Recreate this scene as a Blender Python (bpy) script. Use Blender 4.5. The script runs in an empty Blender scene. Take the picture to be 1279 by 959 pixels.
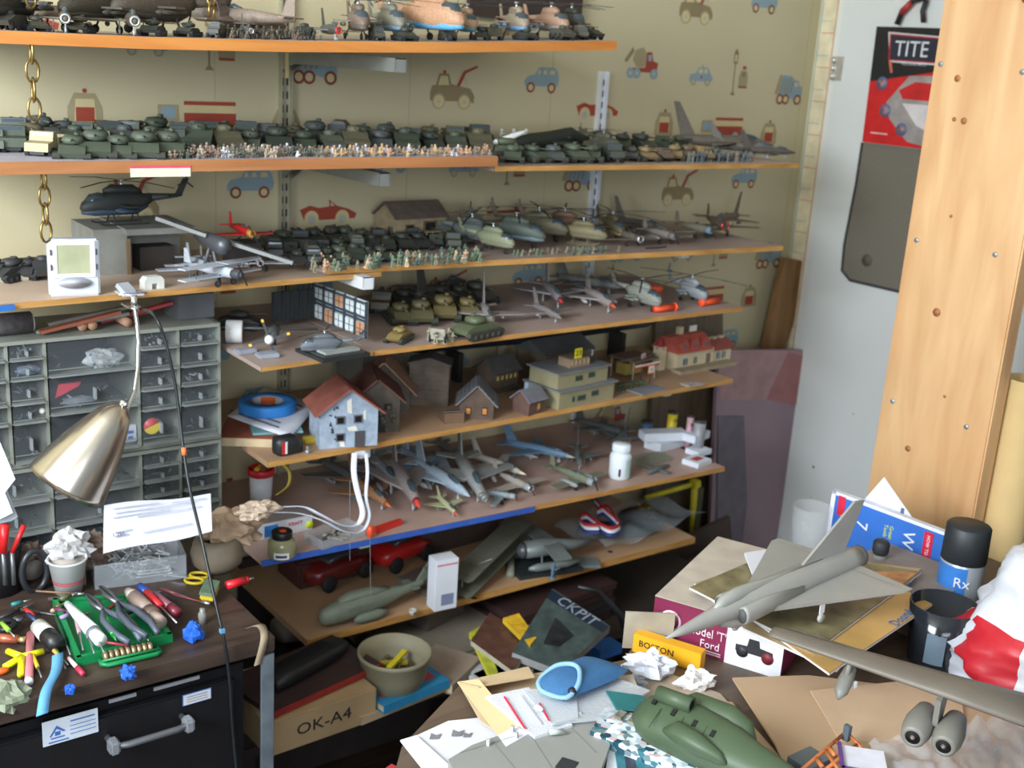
import bpy, bmesh, math, random
from mathutils import Vector, Matrix
R = random.Random(7)
SC = bpy.context.scene
COL = SC.collection
PI = math.pi
# ------------------------------------------------------------------ camera
F = 1451.84
CX, CY = 639.5, 479.5
H = 1.6
AX = Vector((0.80383107, -0.11632547, 0.58337295))    # world X in camera axes (right, down, forward)
AY = Vector((-0.5916813, -0.25756158, 0.76392099))
AZ = Vector((0.06139099, -0.95923429, -0.2758636))
cam_d = bpy.data.cameras.new('camera'); cam = bpy.data.objects.new('camera', cam_d); COL.objects.link(cam)
right = Vector((AX.x, AY.x, AZ.x)); down = Vector((AX.y, AY.y, AZ.y)); fwd = Vector((AX.z, AY.z, AZ.z))
mw = Matrix.Identity(4)
for i in range(3):
    mw[i][0] = right[i]; mw[i][1] = -down[i]; mw[i][2] = -fwd[i]
mw[2][3] = H
cam.matrix_world = mw
cam_d.sensor_width = 36; cam_d.lens = 36 * F / 1279; cam_d.clip_start = 0.05
cam_d.dof.use_dof = True; cam_d.dof.focus_distance = 1.45; cam_d.dof.aperture_fstop = 7.0
SC.camera = cam
# ------------------------------------------------------------------ world, light, exposure
w = bpy.data.worlds.new('world'); SC.world = w; w.use_nodes = True
bg = w.node_tree.nodes['Background']; bg.inputs[0].default_value = (0.62, 0.72, 0.86, 1); bg.inputs[1].default_value = 0.5
def area(name, loc, aim, sx, sy, power, col):
    d = bpy.data.lights.new(name, 'AREA'); d.shape = 'RECTANGLE'; d.size = sx; d.size_y = sy; d.energy = power; d.color = col
    o = bpy.data.objects.new(name, d); COL.objects.link(o); o.location = loc
    o.rotation_euler = (Vector(aim) - Vector(loc)).to_track_quat('-Z', 'Y').to_euler()
area('window_daylight', (-0.75, -1.75, 1.75), (1.25, 1.7, 0.95), 1.5, 1.1, 44, (0.86, 0.93, 1.0))
area('left_window_daylight', (-1.22, 0.75, 1.85), (2.2, 1.1, 0.9), 1.2, 1.1, 125, (0.84, 0.92, 1.0))
SC.view_settings.view_transform = 'Standard'; SC.view_settings.look = 'None'
SC.view_settings.exposure = 0.06; SC.view_settings.gamma = 1.0; SC.view_settings.use_curve_mapping = False

# ------------------------------------------------------------------ pixel <-> world
def P(px, py, x=None, y=None, z=None):
    d = Vector((px - CX, py - CY, F)); r = Vector((d.dot(AX), d.dot(AY), d.dot(AZ)))
    t = y / r.y if y is not None else ((z - H) / r.z if z is not None else x / r.x)
    p = r * t; p.z += H
    return p
def cam_of(v):
    v = Vector(v) - Vector((0, 0, H))
    return Vector((v.dot(right), v.dot(down), v.dot(fwd)))
def proj(v):
    c = cam_of(v); return (CX + F * c.x / c.z, CY + F * c.y / c.z)
def mpp(v): return cam_of(v).z / F
def SX(px, Y, z):                                   # X of the point at depth Y, height z seen in column px
    a = cam_of((0, Y, z)); b = cam_of((1, Y, z)) - a; k = (px - CX) / F
    return (k * a.z - a.x) / (b.x - k * b.z)
def SZ(py, X, Y):
    a = cam_of((X, Y, 0)); b = cam_of((X, Y, 1)) - a; k = (py - CY) / F
    return (k * a.z - a.y) / (b.y - k * b.z)

# ------------------------------------------------------------------ materials
def lin(c):
    c = c / 255.0
    return c / 12.92 if c <= 0.04045 else ((c + 0.055) / 1.055) ** 2.4
MC = {}
def m(rgb, rough=0.6, metal=0.0, var=0.14, scale=25.0, bump=0.0, trans=0.0, alpha=1.0, ior=1.45, emit=0.0):
    k = (rgb, rough, metal, var, scale, bump, trans, alpha, emit)
    if k in MC: return MC[k]
    M_ = bpy.data.materials.new('paint_%d_%d_%d' % rgb); M_.use_nodes = True; nt = M_.node_tree; b = nt.nodes['Principled BSDF']
    c = [lin(v) for v in rgb]
    b.inputs['Roughness'].default_value = rough; b.inputs['Metallic'].default_value = metal
    if var > 0:
        tc = nt.nodes.new('ShaderNodeTexCoord'); n = nt.nodes.new('ShaderNodeTexNoise'); n.inputs['Scale'].default_value = scale; n.inputs['Detail'].default_value = 4
        r = nt.nodes.new('ShaderNodeValToRGB'); r.color_ramp.elements[0].position = 0.3; r.color_ramp.elements[1].position = 0.7
        r.color_ramp.elements[0].color = [v * (1 - var) for v in c] + [1]; r.color_ramp.elements[1].color = [min(1, v * (1 + var)) for v in c] + [1]
        nt.links.new(tc.outputs['Object'], n.inputs['Vector']); nt.links.new(n.outputs['Fac'], r.inputs['Fac']); nt.links.new(r.outputs['Color'], b.inputs['Base Color'])
        if bump > 0:
            bp = nt.nodes.new('ShaderNodeBump'); bp.inputs['Strength'].default_value = bump; bp.inputs['Distance'].default_value = 0.004
            nt.links.new(n.outputs['Fac'], bp.inputs['Height']); nt.links.new(bp.outputs['Normal'], b.inputs['Normal'])
    else: b.inputs['Base Color'].default_value = c + [1]
    if trans: b.inputs['Transmission Weight'].default_value = trans; b.inputs['IOR'].default_value = ior
    if alpha < 1: b.inputs['Alpha'].default_value = alpha
    if emit: b.inputs['Emission Color'].default_value = c + [1]; b.inputs['Emission Strength'].default_value = emit
    MC[k] = M_; return M_
def wood(name, c1, c2, axis=0, stretch=14.0, scale=6.0, rough=0.55, knots=False, bump=0.1):
    M_ = bpy.data.materials.new(name); M_.use_nodes = True; nt = M_.node_tree; b = nt.nodes['Principled BSDF']; b.inputs['Roughness'].default_value = rough
    tc = nt.nodes.new('ShaderNodeTexCoord'); mp = nt.nodes.new('ShaderNodeMapping'); s = [scale * stretch] * 3; s[axis] = scale; mp.inputs['Scale'].default_value = s
    n = nt.nodes.new('ShaderNodeTexNoise'); n.inputs['Scale'].default_value = 1.0; n.inputs['Detail'].default_value = 5; n.inputs['Distortion'].default_value = 0.6
    r = nt.nodes.new('ShaderNodeValToRGB'); r.color_ramp.elements[0].position = 0.32; r.color_ramp.elements[1].position = 0.68
    r.color_ramp.elements[0].color = [lin(v) for v in c1] + [1]; r.color_ramp.elements[1].color = [lin(v) for v in c2] + [1]
    L = nt.links.new; L(tc.outputs['Object'], mp.inputs['Vector']); L(mp.outputs['Vector'], n.inputs['Vector']); L(n.outputs['Fac'], r.inputs['Fac'])
    out = r.outputs['Color']
    n2 = nt.nodes.new('ShaderNodeTexNoise'); n2.inputs['Scale'].default_value = 2.5; n2.inputs['Detail'].default_value = 3; L(tc.outputs['Object'], n2.inputs['Vector'])
    mx = nt.nodes.new('ShaderNodeMixRGB'); mx.blend_type = 'MULTIPLY'; mx.inputs[0].default_value = 0.35
    L(out, mx.inputs[1]); L(n2.outputs['Fac'], mx.inputs[2]); out = mx.outputs[0]
    L(out, b.inputs['Base Color'])
    if bump:
        bp = nt.nodes.new('ShaderNodeBump'); bp.inputs['Strength'].default_value = bump; bp.inputs['Distance'].default_value = 0.002; L(n.outputs['Fac'], bp.inputs['Height']); L(bp.outputs['Normal'], b.inputs['Normal'])
    return M_
def glassy(name, rgb=(225, 235, 235), rough=0.08, mix=0.72):
    M_ = bpy.data.materials.new(name); M_.use_nodes = True; nt = M_.node_tree; b = nt.nodes['Principled BSDF']
    b.inputs['Base Color'].default_value = [lin(v) for v in rgb] + [1]; b.inputs['Roughness'].default_value = rough
    b.inputs['Specular IOR Level'].default_value = 0.8
    tr = nt.nodes.new('ShaderNodeBsdfTransparent'); mx = nt.nodes.new('ShaderNodeMixShader'); mx.inputs[0].default_value = mix
    n = nt.nodes.new('ShaderNodeTexNoise'); n.inputs['Scale'].default_value = 30; bp = nt.nodes.new('ShaderNodeBump'); bp.inputs['Strength'].default_value = 0.3; bp.inputs['Distance'].default_value = 0.004
    L = nt.links.new; L(n.outputs['Fac'], bp.inputs['Height']); L(bp.outputs['Normal'], b.inputs['Normal'])
    L(b.outputs[0], mx.inputs[1]); L(tr.outputs[0], mx.inputs[2]); L(mx.outputs[0], nt.nodes['Material Output'].inputs[0])
    return M_

# ------------------------------------------------------------------ mesh builder
class B:
    def __init__(s, M=None): s.v = []; s.f = []; s.mi = []; s.c = 0; s.M = M or Matrix.Identity(4); s.sm = []
    def add(s, vs, fs, sm=False):
        n = len(s.v); s.v += [tuple(s.M @ Vector(p)) for p in vs]
        for f in fs: s.f.append(tuple(i + n for i in f)); s.mi.append(s.c); s.sm.append(sm)
        return s
    def box(s, c, d, rz=0, tilt=None):
        x, y, z = d[0] / 2, d[1] / 2, d[2] / 2; m_ = Matrix.Translation(c) @ Matrix.Rotation(rz, 4, 'Z')
        if tilt: m_ = m_ @ Matrix.Rotation(tilt[1], 4, tilt[0])
        vs = [m_ @ Vector((i * x, j * y, k * z)) for i in (-1, 1) for j in (-1, 1) for k in (-1, 1)]
        return s.add(vs, [(0, 1, 3, 2), (4, 6, 7, 5), (0, 4, 5, 1), (2, 3, 7, 6), (0, 2, 6, 4), (1, 5, 7, 3)])
    def tube(s, p0, p1, r0, r1=None, n=8, cap=True):
        return s.path([p0, p1], [r0, r0 if r1 is None else r1], n, cap)
    def path(s, pts, r, n=6, cap=True, closed=False):
        pts = [Vector(p) for p in pts]; k = len(pts); r = r if isinstance(r, (list, tuple)) else [r] * k
        vs = []; up = None
        for i, p in enumerate(pts):
            if closed: t = pts[(i + 1) % k] - pts[i - 1]
            else: t = pts[min(i + 1, k - 1)] - pts[max(i - 1, 0)]
            t.normalize()
            if up is None: up = t.orthogonal().normalized()
            u = up - t * up.dot(t)
            if u.length < 1e-6: u = t.orthogonal()
            u.normalize(); up = u; v_ = t.cross(u)
            for j in range(n):
                a = 2 * PI * j / n; vs.append(p + (u * math.cos(a) + v_ * math.sin(a)) * r[i])
        fs = []
        for i in range(k if closed else k - 1):
            i2 = (i + 1) % k
            for j in range(n): fs.append((i * n + j, i * n + (j + 1) % n, i2 * n + (j + 1) % n, i2 * n + j))
        if cap and not closed: fs.append(tuple(range(n - 1, -1, -1))); fs.append(tuple((k - 1) * n + j for j in range(n)))
        return s.add(vs, fs, n > 5)
    def lathe(s, prof, n=24, c=(0, 0, 0), axis='z', cap=True):
        vs = []; fs = []; k = len(prof)
        for r, h in prof:
            for j in range(n):
                a = 2 * PI * j / n; x, y = r * math.cos(a), r * math.sin(a)
                q = (x, y, h) if axis == 'z' else ((h, x, y) if axis == 'x' else (y, h, x))
                vs.append((q[0] + c[0], q[1] + c[1], q[2] + c[2]))
        for i in range(k - 1):
            for j in range(n): fs.append((i * n + j, i * n + (j + 1) % n, (i + 1) * n + (j + 1) % n, (i + 1) * n + j))
        if cap:
            if prof[0][0] > 1e-5: fs.append(tuple(range(n - 1, -1, -1)))
            if prof[-1][0] > 1e-5: fs.append(tuple((k - 1) * n + j for j in range(n)))
        return s.add(vs, fs, True)
    def loft(s, secs, n=12, pw=1.0):                 # secs: (x, zc, ry, rz) or (x, zc, ry, rz, yc)
        vs = []; fs = []; k = len(secs)
        for q in secs:
            x, zc, ry, rz = q[:4]; yc = q[4] if len(q) > 4 else 0
            for j in range(n):
                a = 2 * PI * j / n; ca, sa = math.cos(a), math.sin(a)
                vs.append((x, yc + ry * math.copysign(abs(ca) ** pw, ca), zc + rz * math.copysign(abs(sa) ** pw, sa)))
        for i in range(k - 1):
            for j in range(n): fs.append((i * n + j, i * n + (j + 1) % n, (i + 1) * n + (j + 1) % n, (i + 1) * n + j))
        fs.append(tuple(range(n - 1, -1, -1))); fs.append(tuple((k - 1) * n + j for j in range(n)))
        return s.add(vs, fs, True)
    def prism(s, pts, a0, a1, axis='y'):
        def q(p, a): return {'y': (p[0], a, p[1]), 'z': (p[0], p[1], a), 'x': (a, p[0], p[1])}[axis]
        n = len(pts); vs = [q(p, a0) for p in pts] + [q(p, a1) for p in pts]
        fs = [tuple(range(n)), tuple(range(2 * n - 1, n - 1, -1))] + [(i, (i + 1) % n, n + (i + 1) % n, n + i) for i in range(n)]
        return s.add(vs, fs)
    def ball(s, c, r, n=10, k=6, sq=(1, 1, 1)):
        n0 = len(s.v); s.lathe([(max(1e-6, r * math.sin(PI * i / k)), -r * math.cos(PI * i / k)) for i in range(k + 1)], n, (0, 0, 0))
        inv = s.M.inverted()
        for i in range(n0, len(s.v)):
            p = inv @ Vector(s.v[i]); s.v[i] = tuple(s.M @ Vector((p.x * sq[0] + c[0], p.y * sq[1] + c[1], p.z * sq[2] + c[2])))
        return s
    def sheet(s, nx, ny, fn, th=0.0):               # fn(u,v)->point ; optional thickness downward
        vs = [fn(i / nx, j / ny) for j in range(ny + 1) for i in range(nx + 1)]
        fs = [(j * (nx + 1) + i, j * (nx + 1) + i + 1, (j + 1) * (nx + 1) + i + 1, (j + 1) * (nx + 1) + i) for j in range(ny) for i in range(nx)]
        n = len(vs)
        if th:
            vs2 = [(p[0], p[1], p[2] - th) for p in vs]; vs = list(vs) + vs2
            fs += [tuple(n + i for i in reversed(f)) for f in fs[:]]
            e = [i for i in range(nx + 1)] + [(j + 1) * (nx + 1) + nx for j in range(ny)] + [ny * (nx + 1) + i for i in range(nx - 1, -1, -1)] + [j * (nx + 1) for j in range(ny - 1, 0, -1)]
            for a in range(len(e)):
                b_ = e[(a + 1) % len(e)]; fs.append((e[a], n + e[a], n + b_, b_))
        return s.add(vs, fs, True)
    def build(s, name, mats, parent=None, loc=None, bevel=0, kind=None, label=None):
        me = bpy.data.meshes.new(name); me.from_pydata(s.v, [], s.f); mats = mats if isinstance(mats, (list, tuple)) else [mats]
        for q in mats: me.materials.append(q)
        me.polygons.foreach_set('material_index', s.mi); me.polygons.foreach_set('use_smooth', s.sm)
        bm = bmesh.new(); bm.from_mesh(me); bmesh.ops.recalc_face_normals(bm, faces=bm.faces)
        if bevel: bmesh.ops.bevel(bm, geom=list(bm.edges), offset=bevel, segments=2, affect='EDGES', clamp_overlap=True)
        bm.to_mesh(me); bm.free(); me.update()
        o = bpy.data.objects.new(name, me); COL.objects.link(o)
        if parent is not None: o.parent = parent
        if loc is not None: o.location = loc
        if kind: o['kind'] = kind
        if label: o['label'] = label
        return o
def tag(o, label, cat, group=None, kind=None):
    o['label'] = label; o['category'] = cat
    if group: o['group'] = group
    if kind: o['kind'] = kind
    return o
def E(name, loc=(0, 0, 0), rz=0, label=None, cat=None, group=None, rot=None):
    o = bpy.data.objects.new(name, None); COL.objects.link(o); o.location = loc; o.rotation_euler = rot or (0, 0, rz); o.empty_display_size = 0.02
    if label: tag(o, label, cat, group)
    return o
KIDS = {}
def children(o): return [c for c in o.children]
def dup(root, keep=False):
    r = root.copy(); COL.objects.link(r)
    for ch in children(root):
        c = ch.copy(); COL.objects.link(c); c.parent = r
        for g in children(ch):
            d = g.copy(); COL.objects.link(d); d.parent = c
    return r
def text(s, size, mat, parent, M, name='lettering', ext=0.0003, align='CENTER', sx=1.0):
    cu = bpy.data.curves.new(name, 'FONT'); cu.body = s; cu.size = size; cu.align_x = align; cu.align_y = 'CENTER'; cu.extrude = ext; cu.resolution_u = 2
    o = bpy.data.objects.new('t', cu); COL.objects.link(o); dg = bpy.context.evaluated_depsgraph_get(); dg.update()
    me = bpy.data.meshes.new_from_object(o.evaluated_get(dg)); bpy.data.objects.remove(o)
    me.transform(Matrix.Diagonal((sx, 1, 1, 1))); me.transform(M); me.materials.clear(); me.materials.append(mat)
    ob = bpy.data.objects.new(name, me); COL.objects.link(ob)
    if parent is not None: ob.parent = parent
    return ob
def frame(o, xdir, ydir):                             # matrix with local x,y along given directions at o
    x = Vector(xdir).normalized(); y = Vector(ydir); y = (y - x * y.dot(x)).normalized(); z = x.cross(y)
    M_ = Matrix.Identity(4)
    for i in range(3): M_[i][0] = x[i]; M_[i][1] = y[i]; M_[i][2] = z[i]; M_[i][3] = o[i]
    return M_
def smooth(pts, k=6):
    pts = [Vector(p) for p in pts]; out = []
    for i in range(len(pts) - 1):
        p0, p1, p2, p3 = pts[max(i - 1, 0)], pts[i], pts[i + 1], pts[min(i + 2, len(pts) - 1)]
        for j in range(k): u = j / k; out.append(.5 * ((2 * p1) + (p2 - p0) * u + (2 * p0 - 5 * p1 + 4 * p2 - p3) * u * u + (3 * p1 - p0 - 3 * p2 + p3) * u ** 3))
    return out + [pts[-1]]
# deferred labels: look-alikes on one shelf are told apart by their order from the left
PEND = {}
def later(o, noun, place, cat, group):
    o['category'] = cat; o['group'] = group; PEND.setdefault((noun, place), []).append(o)
ORD = ['first', 'second', 'third', 'fourth', 'fifth', 'sixth', 'seventh', 'eighth', 'ninth', 'tenth', 'eleventh', 'twelfth', 'thirteenth', 'fourteenth', 'fifteenth', 'sixteenth', 'seventeenth', 'eighteenth', 'nineteenth', 'twentieth']
def finish_labels():
    for (noun, place), os_ in PEND.items():
        os_.sort(key=lambda o: proj(o.location)[0])
        for i, o in enumerate(os_):
            if len(os_) == 1: o['label'] = '%s %s' % (noun, place)
            else: o['label'] = '%s %s, %s from the left' % (noun, place, ORD[i] if i < 20 else 'number %d' % (i + 1)); 
CACHE = {}
def put(fn, args, loc, rz=0, s=1.0, name=None, noun=None, place=None, cat=None, group=None, label=None, rot=None):
    k = (fn.__name__, args)
    if k in CACHE: o = dup(CACHE[k])
    else: o = fn(*args); CACHE[k] = o
    if name: o.name = name
    o.location = loc; o.rotation_euler = rot or (0, 0, rz); o.scale = (s, s, s)
    for q in ('label', 'group'):
        if q in o: del o[q]
    if label: tag(o, label, cat, group)
    else: later(o, noun, place, cat, group)
    return o
# ================================================================== room shell
YW = 2.10; XR = 2.54
paper = m((192, 182, 148), 0.8, var=0.035, scale=3, bump=0.05)
white_paint = m((222, 222, 214), 0.45, var=0.05, scale=3)
def struct(name, b, mats, **k):
    o = b.build(name, mats, **k); o['kind'] = 'structure'; return o
wall_back = struct('wall_back', B().box((0.62, YW + 0.05, 1.25), (3.84, 0.1, 2.5)), paper)
wall_right = struct('wall_right', B().box((XR + 0.05, 0.6, 1.25), (0.1, 3.0, 2.5)), m((214, 205, 172), 0.8, var=0.04, scale=3))
struct('wall_left', B().box((-1.35, 0.6, 1.25), (0.1, 3.0, 2.5)), m((190, 182, 152), 0.8, var=0.05))
struct('floor', B().box((0.6, 0.6, -0.05), (4.0, 3.2, 0.1)), wood('floor_wood', (60, 48, 38), (92, 74, 58)))
struct('ceiling', B().box((0.6, 0.6, 2.55), (4.0, 3.2, 0.1)), m((225, 222, 212), 0.8))
# printed wallpaper motifs, flat print standing 0.4 mm on the paper
TAN, RED, BLU, CRE, OLV, BRN, GRY = range(7)
pr_m = [m((158, 146, 112), .8, var=.05), m((156, 66, 48), .8, var=.05), m((134, 156, 164), .8, var=.05), m((200, 184, 138), .8, var=.05), m((138, 124, 90), .8, var=.05), m((128, 62, 48), .8, var=.05), m((170, 172, 158), .8, var=.05)]
class Pr:
    def __init__(s): s.b = B(); s.k = 0
    def at(s, x, z): s.ox, s.oz = x, z; s.k = 0
    def poly(s, c, pts):
        s.k += 1; s.b.c = c; y = YW - 0.0003 - 0.00015 * s.k; s.b.add([(s.ox + x, y, s.oz + z) for x, z in pts], [tuple(range(len(pts)))])
    def disc(s, c, x, z, r, rz=None, n=14):
        s.poly(c, [(x + r * math.cos(2 * PI * i / n), z + (rz or r) * math.sin(2 * PI * i / n)) for i in range(n)])
    def ring(s, c, c2, x, z, r): s.disc(c, x, z, r); s.disc(c2, x, z, r * 0.62)
    def rect(s, c, x0, z0, x1, z1): s.poly(c, [(x0, z0), (x1, z0), (x1, z1), (x0, z1)])
def tow(p):
    p.poly(OLV, [(-.054, -.018), (.048, -.018), (.056, -.022), (.057, -.006), (.046, .009), (.018, .013), (-.002, .017), (-.05, .013), (-.055, 0)])
    p.poly(OLV, [(-.042, .012), (-.034, .038), (-.010, .038), (-.002, .015)]); p.poly(CRE, [(-.036, .014), (-.030, .033), (-.013, .033), (-.008, .015)])
    p.disc(RED, -.021, .041, .004)
    p.disc(TAN, -.033, -.018, .0165); p.disc(TAN, .031, -.018, .0165); p.disc(CRE, -.033, -.019, .0135); p.disc(CRE, .031, -.019, .0135); p.disc(GRY, -.033, -.019, .004); p.disc(GRY, .031, -.019, .004)
    p.poly(RED, [(.010, .014), (.017, .012), (.032, .040), (.062, .053), (.060, .057), (.026, .044)]); p.poly(GRY, [(.029, .036), (.031, .036), (.036, .014), (.034, .014)])
def bluecar(p):
    p.poly(BLU, [(-.047, -.014), (.044, -.014), (.048, .0), (.044, .018), (.034, .027), (-.010, .027), (-.020, .012), (-.042, .006), (-.049, -.004)])
    for x0, x1 in ((-.014, -.004), (.001, .013), (.019, .036)): p.poly(CRE, [(x0, .012), (x1, .012), (x1 - .003, .021), (x0 + .003, .021)])
    p.ring(BRN, CRE, -.031, -.017, .0115); p.ring(BRN, CRE, .027, -.017, .0115)
def redcar(p):
    p.poly(RED, [(-.062, .010), (-.052, -.012), (.062, -.010), (.066, .0), (.046, .010), (.018, .017), (-.02, .013), (-.04, .018)])
    p.poly(RED, [(.004, .013), (.002, .030), (.020, .017), (.016, .016), (.006, .026), (.007, .013)])
    p.disc(CRE, -.036, -.008, .016); p.disc(CRE, .033, -.008, .016); p.disc(GRY, -.036, -.010, .009); p.disc(GRY, .033, -.010, .009)
def police(p):
    p.poly(BLU, [(-.040, -.011), (.038, -.011), (.041, -.002), (.032, .007), (.022, .022), (-.010, .022), (-.020, .008), (-.038, .004)])
    p.rect(CRE, -.010, .008, .004, .018); p.rect(CRE, .009, .008, .020, .018); p.disc(TAN, .002, .025, .003)
    p.ring(TAN, GRY, -.026, -.013, .009); p.ring(TAN, GRY, .022, -.013, .009); p.disc(RED, 0, -.001, .003)
def meter(p):
    p.rect(OLV, -.002, -.052, .002, .022); p.poly(OLV, [(-.007, .020), (.007, .020), (.008, .045), (.004, .055), (-.004, .055), (-.008, .045)]); p.rect(CRE, -.004, .026, .004, .042); p.disc(RED, 0, .047, .003); p.poly(OLV, [(-.009, -.056), (.009, -.056), (.003, -.048), (-.003, -.048)])
def bottle(p):
    p.poly(TAN, [(-.016, -.028), (.016, -.028), (.017, 0), (.010, .015), (-.010, .015), (-.017, 0)]); p.rect(RED, -.015, -.028, .015, -.023); p.rect(RED, -.006, .018, .007, .026); p.disc(OLV, 0, .006, .007)
def garb(p):
    p.poly(TAN, [(-.054, -.008), (-.040, .040), (-.026, .040), (-.03, -.012)]); p.poly(BLU, [(-.040, -.018), (-.028, .040), (.010, .038), (.016, -.018)])
    for i in range(4): p.poly(OLV, [(-.033 + i * .012, -.006), (-.029 + i * .012, -.006), (-.018 + i * .012, .032), (-.022 + i * .012, .032)])
    p.poly(BLU, [(.012, -.020), (.050, -.020), (.050, .012), (.040, .014), (.034, .028), (.014, .028)]); p.rect(CRE, .020, .012, .032, .022)
    for x in (-.032, -.010, .036): p.ring(BRN, CRE, x, -.021, .0135)
def mixer(p):
    p.poly(TAN, [(-.022, .028), (.002, .034), (.014, .020), (.010, -.010), (-.016, -.012), (-.030, .006)]); p.poly(OLV, [(-.056, .002), (-.048, -.002), (-.026, .024), (-.032, .034)])
    p.poly(RED, [(-.042, -.022), (.048, -.022), (.052, .0), (.036, .004), (.030, .024), (.014, .024), (.012, -.012), (-.042, -.014)]); p.rect(BLU, .018, .004, .030, .018)
    for x in (-.034, -.014, .040): p.disc(BLU, x, -.025, .012); p.disc(GRY, x, -.025, .005)
def dome(p):
    p.poly(TAN, [(-.030, -.03), (.030, -.03), (.030, .0), (.018, .024), (-.018, .024), (-.030, .0)]); p.poly(CRE, [(-.019, -.024), (.019, -.024), (.016, .014), (-.016, .014)]); p.rect(RED, -.016, -.024, .016, .0); p.disc(RED, 0, .028, .004)
def fire(p):
    p.rect(RED, -.045, .010, .055, .017); p.rect(CRE, -.045, -.004, .055, .010); p.rect(RED, -.045, -.026, .055, -.004); p.rect(BLU, -.088, -.014, -.062, .006); p.rect(TAN, -.094, -.020, -.056, .010); p.rect(BLU, -.088, -.014, -.062, .006); p.disc(BLU, -.03, -.03, .012); p.disc(BLU, .03, -.03, .012)
p = Pr(); T0 = (0.706, 1.289)
mot = [(tow, 0, 0), (bluecar, .237, .034), (redcar, .403, -.030), (police, .04, -.155), (meter, .156, -.14), (bottle, .19, -.15), (garb, .367, -.18), (mixer, .53 - .69, .09 - .22), (dome, -.07, .170), (fire, .152, .168), (dome, .31, .15)]
for i in range(-1, 3):
    for j in range(-4, 3):
        for fn, dx, dz in mot:
            x = T0[0] + .69 * i + dx; z = T0[1] + (.22 if i % 2 else 0) + .437 * j + dz - (.003 * i)
            if 0.2 < x < XR - .065 and .25 < z < 2.2: p.at(x, z); fn(p)
p.b.build('wallpaper_print', pr_m, parent=wall_back, label='printed toy cars and trucks on the beige wallpaper')
sm_ = m((170, 158, 124), .8, var=0)
b = B()
for px, py in ((690, 90), (515, 20), (1008, 60), (268, 100)): x = P(px, py, y=YW).x; b.box((x, YW - .0002, 1.2), (.0012, .0004, 2.0))
b.build('paper_seam', sm_, parent=wall_back)
# border strip, door casing, door on the right wall
bo = B(); bo.c = 0; bo.box((XR - .001, 2.066, 1.25), (.002, .055, 2.48))
bo.c = 1
for z in [0.3 + .0435 * 2 * i for i in range(25)]: bo.box((XR - .0024, 2.066, z), (.0006, .04, .0018))
bo.box((XR - .0024, 2.043, 1.25), (.0006, .0022, 2.48)); bo.c = 2
for z in [0.33 + .0435 * 2 * i for i in range(25)]: bo.box((XR - .0024, 2.072, z), (.0006, .034, .0016))
bo.box((XR - .0024, 2.092, 1.25), (.0006, .003, 2.48))
struct('trim_border', bo, [m((222, 210, 176), .8), m((196, 120, 84), .8), m((140, 170, 176), .8)])
struct('trim_casing', B().box((XR - .006, 2.024, 1.05), (.012, .022, 2.1)), white_paint, bevel=.002)
door = struct('door_1', B().box((XR - .012, 1.62, 1.02), (.024, .775, 2.04)), m((214, 217, 214), .4, var=.03, scale=2))
b = B()
for z in (1.585, 1.605, 1.625): b.tube((XR - .027, 2.013, z - .009), (XR - .027, 2.013, z + .009), .0055, n=10)
b.box((XR - .0255, 1.998, 1.605), (.002, .028, .06)); b.build('hinge', m((214, 212, 204), .35, .7), parent=door)
b = B()
for px, py, r in ((1066, 517, .002), (1016, 583, .004), (1013, 620, .0018)): q = P(px, py, x=XR - .0245); b.tube(q, q + Vector((-.0004, 0, 0)), r, n=8)
b.build('screw_hole', m((120, 92, 70), .9), parent=door)
# wall strips and shelf brackets
galv = m((172, 176, 172), .4, .75, var=.1, scale=30); white_metal = m((225, 228, 232), .35, .1, var=.03)
def standard(x, z0, z1, mat, label):
    t = E('shelf_standard', (x, YW, z0), label=label, cat='bracket rail'); h = z1 - z0
    b = B(); b.box((0, -.0015, h / 2), (.024, .003, h)); b.box((-.011, -.007, h / 2), (.003, .012, h)); b.box((.011, -.007, h / 2), (.003, .012, h)); b.build('rail', mat, t)
    b = B(); z = .02
    while z < h - .02: b.box((-.0045, -.0033, z), (.003, .001, .014)); b.box((.0045, -.0033, z), (.003, .001, .014)); z += .025
    b.build('slot', m((30, 30, 32), .8, var=0), t, kind='stuff')
    return t
st1 = standard(1.012, .42, 1.98, m((176, 172, 148), .45, .35), 'grey slotted shelf rail on the wallpaper, left of the two rails')
st2 = standard(1.806, .42, 1.565, white_metal, 'white slotted shelf rail on the wallpaper, right of the two rails')
def bracket(x, z, L, h0, h1, mat, label, sticker=False):
    t = E('shelf_bracket', (x, YW - .014, z), label=label, cat='bracket', group='shelf brackets'); y1 = -(L - .014)
    b = B()
    for sx in (-.0105, .0105):
        b.prism([(0, 0), (0, -h0), (-.03, -h0 * .75), (-.055, -h1 * 1.15), (y1 + .004, -h1), (y1, -h1 + .004), (y1, 0)], sx - .0008, sx + .0008, 'x')
    b.box((0, y1 / 2, -.0008), (.021, -y1, .0016)); b.box((0, y1 + .0008, -h1 / 2), (.021, .0016, h1)); b.build('arm', mat, t)
    if sticker: B().box((-.0118, -.02, -.03), (.0006, .014, .045)).build('price_sticker', m((226, 206, 150), .7), t)
    return t
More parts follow.
